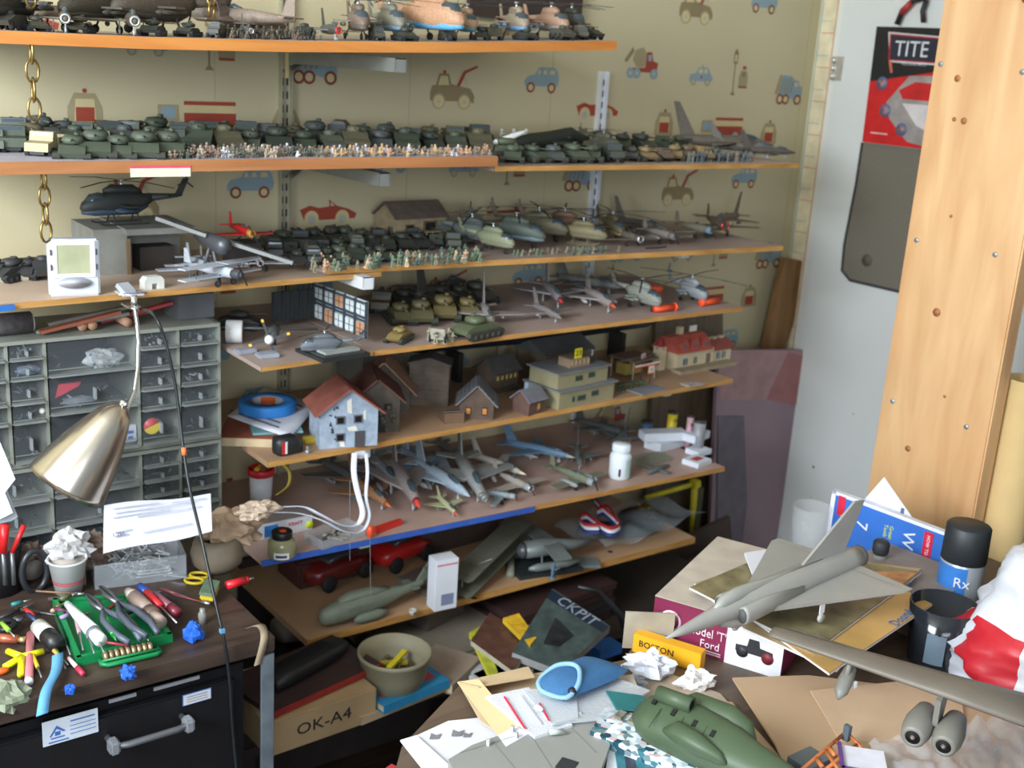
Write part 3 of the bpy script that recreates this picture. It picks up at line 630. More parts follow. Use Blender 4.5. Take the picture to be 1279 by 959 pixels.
put(jet, ((96, 84, 74), (90, 80, 70), 'delta', 'cone', None, 1, .34), on1(318, 1.90), .4, .17, 'model_jet', label='brown jet whose tail fin rises behind small ringed jet on top shelf', cat='model jet', group=G1)
# dark board behind the top right helicopters
t = E('leaning_board', (SX(660, 2.07, 1.62), 2.085, z1(1.4)), label='dark brown flat board standing behind helicopters at the top shelf end', cat='board')
B().box((0, 0, .085), (.30, .012, .09)).build('board', m((58, 46, 40), .6), t); B().box((-.05, 0, .02), (.01, .01, .04)).build('prop_stick', m((120, 100, 70), .7), t); B().box((.08, 0, .02), (.01, .01, .04)).build('prop_stick', m((120, 100, 70), .7), t)

# ================================================================== second shelf: rows of toy armour and a crowd of figures
greens = [(80, 88, 72), (68, 76, 62), (90, 95, 80), (100, 95, 74), (80, 85, 82), (60, 66, 56)]
cname = {greens[0]: 'green', greens[1]: 'dark green', greens[2]: 'pale green', greens[3]: 'khaki', greens[4]: 'grey-green', greens[5]: 'blackish green'}
def rowfill(place, px0, px1, step, Y, z, L, kinds, cols, rz=-1.9, jit=.25, noun=None, grp=None, names=cname):
    px = px0
    while px < px1:
        c = R.choice(cols); k = R.choice(kinds); y = Y + R.uniform(-.008, .008); x = SX(px, y, z); l_ = L * R.uniform(.88, 1.12)
        kn = {'tank': 'toy tank', 'truck': 'toy army truck', 'armored_car': 'toy armoured car', 'field_gun': 'toy field gun'}[k.__name__]
        args = (c,) if k is not truck else (c, R.choice([1, 2, 3]))
        put(k, args, (x, y, z), rz + R.uniform(-jit, jit), l_, 'toy_' + kn[4:].replace(' ', '_'), '%s %s' % (names.get(c, 'dark'), kn), place, kn[4:] if kn != 'toy army truck' else 'toy truck', grp or kn + 's ' + place)
        px += step * R.uniform(.9, 1.1)
AL = [tank, tank, tank, armored_car, truck, field_gun]
rowfill('front row of second shelf', 92, 212, 29, 1.765, Z2, .098, [tank], greens[:3], jit=.05)
rowfill('left end of second shelf', -10, 60, 26, 1.86, Z2, .10, [truck, tank], greens, jit=.2)
rowfill('middle row of second shelf', 95, 600, 31, 1.885, Z2, .098, [tank, truck, armored_car], greens, jit=.15)
rowfill('back row of second shelf', 20, 610, 29, 1.995, Z2, .105, [tank, truck, truck], greens, jit=.3)
t = put(truck, ((160, 148, 112), 3), (SX(62, 1.80, Z2), 1.80, Z2), -2.2, .10, 'toy_landing_truck', label='pale tan toy truck with open bed at left of second shelf', cat='toy truck', group='toy vehicles on the second shelf')
figc = [(140, 122, 104), (112, 106, 94), (96, 92, 80), (166, 150, 130), (122, 100, 86), (84, 86, 76), (206, 206, 210)]
for i in range(222):
    px = 214 + (i % 74) * 5.4 + R.uniform(-2, 2); Y = 1.72 + .026 * (i // 74) + R.uniform(-.008, .012); c = figc[6] if R.random() < .10 else R.choice(figc[:6] if px < 400 else [(196, 166, 122), (186, 146, 118), (150, 130, 110), (120, 112, 98)])
    k = R.choice([0, 0, 1]); put_fig(c, k, (SX(px, Y, Z2), Y, Z2), R.uniform(.020, .026), flab(c, k, 'in the second shelf crowd', (px - 214) / 400), 'soldiers on the second shelf', 'rear rows of tiny soldiers behind the second shelf crowd' if i >= 148 else None)
for i in range(14):                                   # white-capped figures back row near missile carrier
    px = 595 + i * 5; put_fig((210, 210, 206), 0, (SX(px, 1.98, Z2R), 1.98, Z2R), .045 if i % 3 == 0 else .03, '%s white-topped figure behind the missile carrier on the second shelf' % ('tall' if i % 3 == 0 else 'short'), 'white figures on the second shelf')
put(missile_car, ((84, 92, 70), (226, 226, 220)), (SX(632, 1.84, Z2R), 1.84, Z2R), -.25, .10, 'toy_missile_carrier', label='green tracked carrier with one raised white missile, middle of second shelf', cat='toy missile carrier')
t = E('fallen_aircraft', (SX(690, 1.93, Z2R), 1.93, Z2R), .1, 'black unfinished aircraft hull lying along the second shelf', 'model plane')
b = B(); b.loft([(-.11, .022, .01, .01), (-.07, .025, .016, .016), (-.02, .027, .02, .018), (.05, .038, .014, .016), (.08, .03, .010, .012), (.12, .024, .004, .004)], 12); b.build('fuselage', m((40, 44, 36), .7), t); B().box((0, 0, .01), (.05, .04, .02)).build('cradle', DK, t); B().box((.0, 0, .024), (.04, .12, .005)).build('wing', m((46, 50, 40), .7), t)
rowfill('middle of second shelf', 640, 780, 23, 1.78, Z2R, .085, AL, [greens[0], greens[4], greens[5], greens[1]], jit=.4)
rowfill('back right of second shelf', 700, 860, 26, 1.96, Z2R, .10, AL, [greens[1], greens[5], greens[3]], jit=.4)
rowfill('right part of second shelf', 788, 905, 17, 1.79, Z2R, .07, AL, [(116, 104, 82), (104, 88, 72), greens[4], (132, 112, 80)], jit=.5, names={(116, 104, 82): 'sand coloured', (104, 88, 72): 'brown', greens[4]: 'grey-green', (132, 112, 80): 'ochre'})
for i in range(30):
    px = 860 + i * 2.7; Y = 1.75 + R.uniform(0, .03); c = R.choice([(110, 112, 104), (134, 122, 104), (84, 92, 96)]); put_fig(c, i % 2, (SX(px, Y, Z2R), Y, Z2R), .022, flab(c, i % 2, 'at right end of second shelf', i / 30), 'soldiers at right end of second shelf')
for px, Y, rz, L, c, kw in [(905, 1.90, 2.75, .23, (92, 84, 72), ('swept', 'cone', None, 1, .36)), (932, 1.86, 2.6, .16, (96, 92, 84), ('swept', 'cone', None, 1, .3)), (960, 1.82, 2.8, .13, (80, 72, 66), ('straight', 'cone', None, 1, .34))]:
    put(jet, (c, (70, 70, 66)) + kw, (SX(px, Y, Z2R), Y, Z2R), rz + 3.0, L, 'model_jet', '%s model jet' % ('large brown' if L > .2 else 'grey-brown' if L > .15 else 'small dark'), 'at the right end of the second shelf', 'model jet', 'jets on the second shelf')
put(heli, ((92, 92, 80), (80, 80, 72), 4, .8, 1, 0), (SX(750, 1.90, Z2R), 1.90, Z2R), -1.6, .12, 'model_helicopter', label='small dark helicopter on second shelf beside the white rail', cat='model helicopter')

# ================================================================== third shelf
# left: grey building block, black helicopter on it, weather station, biplanes
gx = SX(168, 1.93, Z3L); t = E('ruined_bunker', (gx, 1.97, Z3L), 0, 'grey model concrete building with open doorway, left of third shelf', 'model building')
b = B(); b.box((-.045, 0, .038), (.055, .12, .076)); b.box((.045, .03, .038), (.10, .06, .076)); b.box((.035, -.01, .073), (.12, .14, .010)); b.build('concrete_wall', m((132, 132, 124), .85, var=.15, scale=30), t)
B().box((-.0168, -.062, .03), (.006, .006, .06)).build('door_post', m((120, 100, 70), .7), t); B().box((.04, -.02, .02), (.06, .04, .04)).build('dark_interior_block', m((54, 48, 44), .8), t)
put(heli, ((44, 48, 46), (50, 70, 90), 4, .6, 1, 1), (gx - .005, 1.95, Z3L + .0781), 3.25, .17, 'model_helicopter', label='black helicopter with red marking parked on the grey building', cat='model helicopter')
# weather station
q = P(62, 371, z=Z3L); q2 = P(125, 371, z=Z3L); q2 = P(126, 369, z=Z3L); wd = (q2 - q).length; t = E('weather_station', tuple((q + q2) / 2), math.atan2(q2.y - q.y, q2.x - q.x), 'silver and white digital weather station on the left of the third shelf', 'weather station')
h_ = .087; b = B(); b.box((0, .012, h_ / 2), (wd, .022, h_)); b.build('case', m((214, 218, 226), .3, .2, var=.03), t, bevel=.003)
b = B()
for s in (-1, 1): b.box((s * wd * .37, -.0005, h_ * .64), (wd * .1, .004, h_ * .56))
b.box((0, -.0005, h_ * .94), (wd * .84, .004, h_ * .08)); b.box((0, -.0005, h_ * .37), (wd * .84, .004, h_ * .06)); b.build('screen_bezel', m((238, 240, 244), .3), t, bevel=.001)
B().box((0, .0005, h_ * .65), (wd * .64, .003, h_ * .5)).build('display', m((170, 172, 138), .15), t)
b = B()
for s in (-1, 1):
    for z in (.52, .78): b.box((s * wd * .44, -.003, h_ * z), (wd * .03, .003, h_ * .1))
b.build('button', m((60, 62, 66), .5), t)
b = B(); b.lathe([(wd * .33, 0), (wd * .33, .003)], 24, (0, 0, 0), 'y'); o = b.build('base_curve', m((196, 200, 210), .3, .3), t); o.scale = (1, 1, .35); o.location = (0, -.003, h_ * .24)
t = lbox('beige_gadget', tuple(P(12, 350, z=Z3L)), .2, (.05, .03, .012), m((196, 190, 168), .5), 'beige plastic block left of the weather station', 'plastic block')
rowfill('at the left end of third shelf', -4, 55, 19, 1.93, Z3L, .075, [truck, armored_car, tank], [greens[5], (60, 60, 60)], jit=.6, names={greens[5]: 'blackish', (60, 60, 60): 'charcoal'})
t = E('white_arch', tuple(P(190, 360, z=Z3L)), .15, 'small white arch shaped block on the third shelf behind lamp clamp', 'model part')
B().prism([(-.017, 0), (-.017, .014), (-.012, .02), (.012, .02), (.017, .014), (.017, 0), (.006, 0), (.006, .009), (-.004, .009), (-.004, 0)], -.008, .008).build('arch', m((214, 216, 208), .6), t)
SV = (176, 182, 190)
for px, Y, rz, L, lab in [(250, 1.86, -1.6, .13, 'silver jet model with long wings, left behind white propeller plane'), (268, 1.79, -1.2, .14, 'silver and black radial engined biplane on the third shelf')]:
    put(prop_plane, (SV, (90, 94, 100), 1 if Y < 1.8 else 0, (60, 62, 66), None, .6), (SX(px, Y, Z3L), Y, Z3L), rz, L, 'model_biplane', label=lab.replace('jet model', 'plane'), cat='model plane', group='silver planes on the third shelf')
for px, py, rz, L, lab in [(258, 338, -1.75, .10, 'thin winged white plane with struts, left of the silver pair'), (322, 336, -1.9, .11, 'white and red high wing plane with struts, right of the silver pair')]:
    o = put(prop_plane, ((206, 208, 214), (200, 70, 70), 0, (206, 208, 214), None, .72), tuple(P(px, py, z=Z3L)), rz, L, 'model_light_plane', label=lab, cat='model plane', group='silver planes on the third shelf')
# long silver wings resting across
t = E('silver_glider', (SX(262, 1.79, Z3L), 1.79, Z3L), 0, 'silver model with very long thin wings slanting across the third shelf', 'model plane'); o_ = t.location
for a, c in (((196, 272, 1.86), (259, 294, 1.80)), ((270, 297, 1.79), (366, 328, 1.72))):
    p0, p1 = P(a[0], a[1], y=a[2]) - o_, P(c[0], c[1], y=c[2]) - o_; b = B(frame(p0, p1 - p0, (0, 0, 1))); L_ = (p1 - p0).length
    b.prism([(0, -.003), (L_, -.003), (L_, .003), (0, .003)], -.006, .006, 'z'); b.build('wing', SIL, t)
p0 = P(264, 300, y=1.80) - o_; B(Matrix.Translation(p0) @ Matrix.Rotation(-1.4, 4, 'Z')).loft([(-.05, 0, .003, .003), (-.02, 0, .009, .012), (.03, -.004, .012, .016), (.045, -.004, .010, .012)], 10).build('fuselage', m((90, 92, 96), .4, .4), t)
b = B(); b.path([(p0.x, p0.y, p0.z), (p0.x + .01, p0.y - .01, 0)], .003, 6); b.path([(p0.x, p0.y, p0.z), (p0.x - .012, p0.y + .02, 0)], .003, 6); b.build('landing_gear', m((80, 84, 90), .4), t)
# red triplane
q = Vector((SX(302, 1.90, Z3L + .05), 1.90, Z3L + .05)); b = B(); b.box((0, 0, .024), (.05, .05, .048)); tag(b.build('dark_box', m((52, 46, 42), .7), loc=(q.x, 1.90, Z3L)), 'dark block under the red toy plane on the third shelf', 'block')
put(prop_plane, ((208, 34, 36), (206, 150, 60), 0, (196, 140, 60), None, .42), (q.x, 1.90, Z3L + .0485), -1.62, .12, 'model_racing_plane', label='bright red toy plane with golden engine above the silver planes', cat='model plane')
t = lbox('brick_slab', tuple(P(308, 338, z=Z3L)), .1, (.045, .02, .008), m((178, 92, 58), .7), 'orange brown slab lying behind the white red plane', 'model part')
# right board: dark vehicle rows, green and tan figures
dk = [(58, 62, 52), (66, 66, 56), (52, 54, 50), (74, 80, 66)]; dkn = {dk[0]: 'dark green', dk[1]: 'brownish', dk[2]: 'black', dk[3]: 'olive'}
rowfill('front row of third shelf', 372, 480, 17, 1.845, Z3R, .068, [truck, tank, armored_car], dk, jit=.15, names=dkn)
rowfill('middle row of third shelf', 342, 600, 20, 1.93, Z3R, .075, [truck, tank, armored_car, field_gun], dk, jit=.15, names=dkn)
rowfill('back row of third shelf', 335, 560, 19, 2.01, Z3R, .08, [truck, tank], dk, jit=.25, names=dkn)
gf = [(112, 132, 106), (98, 112, 92), (146, 142, 118), (86, 104, 96)]; tf = [(214, 192, 158), (204, 168, 136)]
for i in range(98):
    u = R.random(); px = 384 + 215 * u; y0 = 1.775 + .025 * (i % 3); c = R.choice(gf) if R.random() < .7 else R.choice(tf)
    k = R.choice([0, 1, 1]); put_fig(c, k, (SX(px, y0, Z3R), y0 + R.uniform(-.01, .01), Z3R), R.uniform(.017, .023), flab(c, k, 'in the third shelf crowd', (px - 384) / 216), 'soldiers on the third shelf')
for i in range(36):
    px = 640 + 95 * R.random() if i % 2 else 715 + 60 * R.random(); y0 = 1.775 + .02 * (i % 2); c = R.choice(gf + [(136, 124, 96)]); put_fig(c, 1, (SX(px, y0, Z3R), y0 + .01 * R.random(), Z3R), .015, flab(c, 1, 'before the helicopters on third shelf', (px - 640) / 136), 'crouching soldiers on the third shelf', 'scattered crouching soldiers before the helicopters on third shelf')
t = put(house, (.125, .075, .044, .026, (150, 134, 104), (104, 92, 82), (('f', -.028, .024, .022, .014), ('f', .022, .026, .034, .022)), (), None, .004, (34, 32, 30), 0, (96, 86, 66), .003, 5), (SX(512, 2.03, Z3R), 2.03, Z3R + .006), .05, 1, 'model_hut', label='tan jungle hut with grey slatted roof, back of third shelf', cat='model house')
b = B(); b.box((.03, -.045, .0), (.06, .02, .004))
for x in (.005, .02, .035, .05): b.tube((x, -.052, 0), (x, -.052, .018), .0014, n=4)
b.tube((.0, -.052, .016), (.058, -.052, .016), .0014, n=4); b.build('porch_railing', m((168, 150, 104), .7), t)
for x in (-.055, .0, .055):
    for y in (-.03, .03): B().tube((x, y, -.006), (x, y, .002), .003, n=5).build('stilt', m((130, 110, 80), .7), t)
for px, Y, rz, L, c, c2, kw in [(585, 1.93, -1.25, .15, (96, 104, 100), (84, 92, 88), (4, .9, 0, 0)), (612, 1.86, -1.3, .13, (132, 136, 108), (120, 122, 98), (2, .9, 0, 0)), (640, 1.90, -1.1, .16, (86, 96, 86), (110, 128, 136), (4, .8, 0, 0)), (668, 1.95, -1.0, .16, (112, 106, 82), (98, 92, 74), (4, .85, 0, 0)), (700, 1.96, -.9, .15, (120, 92, 70), (104, 84, 66), (5, .8, 0, 1)), (724, 1.88, -1.0, .13, (126, 118, 86), (112, 106, 80), (2, .8, 1, 0)), (762, 1.92, -1.9, .14, (96, 86, 62), (150, 130, 70), (5, 1.0, 0, 1))]:
    nn = 'grey-green' if c[2] > 95 else 'pale green' if c[1] > 130 else 'dark green' if c[0] < 90 else 'brown' if c[1] < 95 else 'khaki'
    put(heli, (c, c2) + kw, (SX(px, Y, Z3R), Y, Z3R), rz, L, 'model_helicopter', nn + ' model helicopter', 'middle of third shelf', 'model helicopter', 'helicopters on the third shelf')
put(prop_plane, ((104, 96, 86), (120, 112, 100), 0, (90, 84, 78), (230, 230, 232), .6), (SX(783, 1.84, Z3R), 1.84, Z3R), -1.75, .12, 'model_propeller_plane', label='brown propeller plane with bright silver nose ring on third shelf', cat='model plane')
for px, Y, rz, L, c, c2, ring, lab in [(823, 1.84, -1.7, .13, (132, 124, 114), (110, 104, 98), None, 'grey twin engined plane right of ringed plane, third shelf'), (866, 1.88, -1.65, .14, (124, 116, 98), (110, 130, 140), None, 'olive and blue plane with open cowling, third shelf'), (893, 1.90, 3.1 - 5.2, .17, (104, 88, 72), (96, 84, 70), (206, 64, 60), 'brown fighter with red and silver nose at right end of third shelf')]:
    put(prop_plane, (c, c2, 0, None, ring, .58, 1 if 'twin' in lab else 0), (SX(px, Y, Z3R), Y, Z3R), rz, L, 'model_propeller_plane', label=lab, cat='model plane')
put(jet, ((96, 84, 72), (90, 84, 76), 'straight', 'cone', None, 1, .34), (SX(905, 1.98, Z3R), 1.98, Z3R), -2.75, .17, 'model_jet', label='brown jet with tall fin behind red nosed fighter, third shelf', cat='model jet')
put(jet, ((100, 96, 90), (96, 92, 84), 'swept', 'cone', None, 1, .36), (SX(800, 1.97, Z3R), 1.97, Z3R), -1.4, .15, 'model_jet', label='grey jet with tall narrow fin at back of third shelf', cat='model jet')
tag(B().path([(-.03, 0, .002), (0, -.004, .002), (.03, 0, .002)], .0018, 5).build('black_wire', DK, loc=tuple(P(819, 310, z=Z3R))), 'short curved black wire near front edge of the third shelf', 'wire')
# ================================================================== fourth shelf
def on(px, py, z): return tuple(P(px, py, z=z))
t = E('white_drum', on(293, 428, Z4), -.5, 'white cylinder with dark reddish end, left end of the fourth shelf', 'cylinder')
B().lathe([(.019, -.014), (.020, -.012), (.020, .012), (.019, .014)], 20, (0, 0, .020), 'x').build('drum', m((206, 208, 206), .4), t); B().lathe([(.017, .0141), (.017, .0150)], 20, (0, 0, .020), 'x').build('end_face', m((92, 66, 62), .5), t)
for i, (px, py, L, W, rz) in enumerate([(306, 441, .036, .022, .1), (334, 446, .036, .024, -.05)]):
    o = B().box((0, 0, .004), (L, W, .008)).build('grey_block', m((146, 150, 160), .6), None, loc=on(px, py, Z4), bevel=.002); o.rotation_euler.z = rz; tag(o, 'flat grey plastic block under the yellow tipped propeller, %s one' % ('left', 'right')[i], 'model part')
t = E('model_propeller', on(337, 440, Z4), -2.15, 'four bladed propeller with yellow tips and white spinner on a grey rod', 'model propeller')
B().loft([(-.10, .024, .003, .003), (-.05, .024, .010, .010), (.0, .024, .010, .010)], 10).build('nacelle', m((84, 88, 90), .5), t); B().tube((-.05, 0, 0), (-.05, 0, .02), .004, n=6).build('support', DK, t)
B().ball((.008, 0, .024), .008, 12, 6, (1.3, 1, 1)).build('spinner', m((232, 234, 236), .3), t)
for i in range(4):
    M_ = Matrix.Translation((.006, 0, .024)) @ Matrix.Rotation(PI / 2 * i + .35, 4, 'X'); o = B(M_).box((0, 0, .018), (.0015, .004, .026)).build('propeller_blade', m((60, 62, 64), .5), t); B(M_).box((0, 0, .0335), (.0018, .0042, .005)).build('yellow_tip', m((226, 180, 50), .5), o)
o = B().tube((-.10, .03, .03), (.10, -.03, .022), .0022, .003, 6).build('gun_rod', m((92, 94, 92), .4, .4), None, loc=on(322, 428, Z4)); tag(o, 'long thin grey rod lying over the grey plastic blocks', 'rod')
put(heli, ((92, 98, 104), (86, 90, 96), 5, .6, 0, 0), on(408, 444, Z4), 2.9, .10, 'model_helicopter', label='blue-grey helicopter nose beside yellow tipped propeller on fourth shelf', cat='model helicopter')
put(tank, ((66, 66, 62),), (SX(300, 1.93, Z4), 1.93, Z4), -.6, .08, 'toy_tank', label='dark toy gun carrier behind the white drum on fourth shelf', cat='toy tank')
# factory facade diorama
A = P(457, 431, z=Z4); Bp = P(392, 404, z=Z4); d_ = (Bp - A); L_ = d_.length; t = E('factory_diorama', tuple(A), 0, 'grey factory facade model with tall windows on a black stepped base', 'model building')
rz = math.atan2(d_.y, d_.x); t.rotation_euler.z = rz; hh = .066
B().box((L_ / 2, -.002, hh / 2 + .012), (L_, .002, hh)).build('backing_print', m((168, 176, 176), .7, var=.35, scale=45), t)
b = B(); n = 5
for i in range(n + 1): b.box((L_ * i / n, .0012, hh / 2 + .012), (.004, .004, hh))
for z in (.03, .036, .062): b.box((L_ / 2, .0012, .012 + z * hh / .066), (L_, .004, .003))
b.build('facade_frame', m((58, 66, 76), .6), t)
for i in range(n):
    c = L_ * (i + .5) / n
    for z, h_ in ((.014, .022), (.049, .018)):
        o = B().box((c, .0006, .012 + z), (L_ / n * .8, .0016, h_)).build('window', m((206, 214, 214), .3) if (i + (z > .03)) % 3 else m((190, 140, 104), .6), t)
        bb = B(); bb.box((c, .0018, .012 + z), (.0009, .001, h_)); bb.box((c, .0018, .012 + z), (L_ / n * .8, .001, .0009)); bb.build('mullion', m((58, 66, 76), .6), o)
b = B(); b.box((L_ * .98, .045, .04), (.003, .09, .055)); 
for i in range(5): b.box((L_ * .96, .015 + i * .018, .04), (.004, .003, .055))
b.build('side_wall', m((44, 48, 50), .6), t)
t = E('diorama_base', on(428, 447, Z4), 0, 'black stepped plinth with pale slab top below the factory facade', 'model base'); t.rotation_euler.z = .1
for i, (s_, c_) in enumerate(((1, (40, 42, 44)), (.86, (60, 62, 62)), (.72, (150, 156, 150)))): B().box((0, .03, .003 + .004 * i), (.095 * s_, .085 * s_, .004 if i else .006)).build('step', m(c_, .6), t)
# right of it: dark armour, two yellowish tracked carriers, jets, helicopters
rowfill('back of fourth shelf', 478, 600, 24, 1.97, Z4, .10, [tank, truck], [(70, 70, 62), (62, 62, 54), (84, 78, 62)], jit=.5, names={(70, 70, 62): 'dark grey', (62, 62, 54): 'dark', (84, 78, 62): 'brown'})
rowfill('middle of fourth shelf', 500, 600, 27, 1.86, Z4, .10, [tank], [(112, 102, 66), (96, 92, 64)], jit=.2, names={(112, 102, 66): 'yellowish', (96, 92, 64): 'olive'})
put(tank, ((134, 116, 70),), on(498, 426, Z4), -2.5, .065, 'toy_tank', label='small ochre toy tank alone at left front of the fourth shelf board', cat='toy tank')
put(field_gun, ((150, 146, 130),), on(547, 428, Z4), -2.4, .075, 'toy_field_gun', label='grey field gun with crew at front of fourth shelf', cat='toy field gun')
put(tank, ((88, 96, 70),), on(595, 420, Z4), .25, .10, 'toy_tank', label='low green tank lying lengthwise at front edge of fourth shelf', cat='toy tank')
for i in range(8): put_fig((158, 150, 130), i % 2, on(536 + i * 4, 424 + (i % 3) * 2.5, Z4), .022, 'tiny grey gunner around the field gun on the fourth shelf', 'gunners on the fourth shelf')
for px, py, rz, L, c, kw, lab in [(608, 402, -2.05, .15, (148, 142, 138), ('straight', 'cone', None, 1, .5), 'grey straight winged jet with bombs, left of the jets on fourth shelf'), (683, 398, -1.75, .12, (124, 116, 114), ('straight', 'cone', None, 1, .3), 'grey-brown slim jet at front middle of the fourth shelf'),
        (690, 378, -2.05, .19, (142, 136, 140), ('swept', 'cone', (196, 60, 60), 1, .44), 'grey jet with tall fin and red nose tip on fourth shelf'), (748, 384, -1.9, .17, (150, 140, 136), ('swept', 'cone', (216, 90, 60), 1, .3), 'pale jet with orange nose patch on the fourth shelf')]:
    put(jet, (c, (176, 180, 180)) + kw, on(px, py, Z4), rz, L, 'model_jet', label=lab, cat='model jet', group='jets on the fourth shelf')
put(jet, ((108, 108, 106), (90, 90, 92), 'swept', 'cone', None, 1, .4), (SX(735, 1.97, Z4), 1.97, Z4), -1.2, .17, 'model_jet', label='dark jet with tall fin before the white rail, fourth shelf', cat='model jet', group='jets on the fourth shelf')
put(jet, ((74, 72, 68), (70, 70, 66), 'swept', 'cone', None, 1, .5), (SX(552, 2.0, Z4), 2.0, Z4 + .0), .5, .22, 'model_jet', label='long dark jet with raised fin behind the armour on fourth shelf', cat='model jet', group='jets on the fourth shelf')
put(heli, ((132, 134, 124), (120, 124, 118), 5, .95, 0, 1), on(797, 384, Z4), -1.6, .15, 'model_helicopter', label='grey-green helicopter with wide rotor, left of two helicopters on fourth shelf', cat='model helicopter')
put(heli, ((140, 144, 146), (120, 124, 130), 4, .95, 0, 1), on(860, 376, Z4), -1.75, .14, 'model_helicopter', label='grey helicopter between the orange tubes on the fourth shelf', cat='model helicopter')
oran = m((236, 84, 42), .35)
def otube(q, rz, L, lab):
    t = E('orange_tube', q, rz, lab, 'plastic tube', 'orange plastic tubes on the fourth shelf'); B().lathe([(.0068, 0), (.0070, L)], 16, (0, 0, .009), 'x').build('tube_body', oran, t); B().lathe([(.0088, L - .001), (.009, L), (.009, L + .003), (.008, L + .004)], 16, (0, 0, .009), 'x').build('cap', oran, t)
otube(on(817, 391, Z4), .0, .058, 'short orange plastic tube lying at front of fourth shelf, flange right'); otube(on(897, 380, Z4), 3.15, .052, 'orange plastic tube farthest right on the fourth shelf'); otube((SX(812, 1.92, Z4), 1.92, Z4), -1.6, .03, 'round orange tube end facing forward beside grey-green helicopter')
# ================================================================== fifth shelf: houses
tb = E('blue_tape_roll', on(333, 515, Z5 + .035), 0, 'roll of blue painter tape with orange core printing, on papers', 'tape roll')
# support stack under the roll
def onz(px, py, z, dz): q = P(px, py, z=z + dz); return (q.x, q.y, z)
q = onz(335, 532, Z5, .022)
t = lbox('paperback_book', (q[0] - .0, q[1] + .03, Z5), .25, (.13, .16, .016), m((196, 176, 142), .8), 'thick tan paged book under the papers on the left of fifth shelf', 'book', m((150, 84, 60), .6)); t.rotation_euler.z = -.55
t = lbox('teal_booklet', (q[0] + .02, q[1] + .02, Z5 + .0172), -.3, (.09, .12, .004), m((120, 164, 168), .7), 'thin teal booklet on top of the tan book', 'booklet')
def paper_sheet(name, pts, z, mat, label, cat='paper', curl=.003, th=.0006, group=None, lines=0, lm=None):
    A, Bq, C_, D = [Vector((p_[0], p_[1], z)) for p_ in pts]; ph = R.uniform(0, 6)
    def fn(u, v):
        p_ = (A * (1 - u) + Bq * u) * (1 - v) + (D * (1 - u) + C_ * u) * v; return (p_.x - A.x, p_.y - A.y, curl * (.5 + .5 * math.sin(u * 4 + v * 3 + ph)) * 1.0 + th)
    b = B(); b.sheet(8, 8, fn, th)
    if lines:
        t = E(name, (A.x, A.y, z), 0, label, cat, group); b.build('sheet', mat, t)
        b = B()
        for i in range(lines):
            v = .12 + .76 * i / lines; u0, u1 = .1, .9 - .25 * R.random(); vs = []
            for k in range(7):
                u = u0 + (u1 - u0) * k / 6
                for dv in (0, .25 / lines): p_ = fn(u, v + dv); vs.append((p_[0], p_[1], p_[2] + .0006))
            b.add(vs, [(2 * k, 2 * k + 1, 2 * k + 3, 2 * k + 2) for k in range(6)])
        b.build('print_lines', lm or m((110, 112, 122), .8), t); return t
    o = b.build(name, mat, None, loc=(A.x, A.y, z)); return tag(o, label, cat, group)
WP = m((226, 228, 236), .7, var=.03)
z_ = Z5 + .0215; pts = [P(284, 520, z=z_), P(362, 548, z=z_), P(398, 505, z=z_), P(330, 483, z=z_)]
paper_sheet('printed_paper', [(p_.x, p_.y) for p_ in pts], z_, WP, 'white printed paper sheets under the blue tape roll', lines=7, curl=.001)
q = P(334, 506, z=z_ + .002 + .0095); tb.location = (q.x, q.y, z_ + .0025)
b = B(); b.lathe([(.0306, 0), (.053, 0), (.0535, .001), (.0535, .018), (.053, .019), (.0306, .019), (.0306, 0)], 40, cap=False); b.build('tape', m((48, 132, 210), .55, var=.03), tb)
b = B(); b.lathe([(.0285, .0003), (.0305, .0003), (.0305, .0187), (.0285, .0187), (.0285, .0003)], 40, cap=False); b.build('cardboard_core', m((190, 200, 206), .7), tb)
for a0, a1 in ((.6, 1.6), (2.3, 3.3), (4.2, 5.0)):
    b = B(); n = 8; vs = []
    for k in range(n + 1):
        a = a0 + (a1 - a0) * k / n; vs += [(.0283 * math.cos(a), .0283 * math.sin(a), .002), (.0283 * math.cos(a), .0283 * math.sin(a), .017)]
    b.add(vs, [(2 * k, 2 * k + 1, 2 * k + 3, 2 * k + 2) for k in range(n)]); b.build('orange_print', m((232, 108, 52), .6), tb)
# black pouch thing with red/white label, yellow-black piece, screw
t = E('black_gadget', on(358, 566, Z5), .1, 'black rounded plastic case with red and white label at front of fifth shelf', 'plastic case')
b = B(); b.loft([(-.026, .015, .006, .010), (-.020, .017, .016, .017), (.012, .017, .017, .017), (.026, .010, .012, .010)], 14, .6); b.build('case_body', m((36, 38, 40), .45), t); b = B(); b.box((-.016, -.0165, .017), (.006, .001, .022)); b.build('red_label', m((206, 44, 48), .5), t); B().box((-.011, -.017, .017), (.004, .001, .022)).build('white_label', m((226, 226, 224), .5), t)
o = B().box((0, 0, .006), (.022, .014, .012)).build('yellow_black_clip', m((176, 152, 44), .5), None, loc=on(386, 553, Z5), bevel=.002); tag(o, 'small yellow and black plastic clip beside the black case', 'clip')
o = B().lathe([(.004, 0), (.004, .006), (.0025, .006), (.0025, .013)], 10).build('grey_bolt', m((170, 172, 176), .4, .6), None, loc=on(384, 566, Z5)); tag(o, 'tiny grey bolt standing at front edge of fifth shelf', 'bolt')
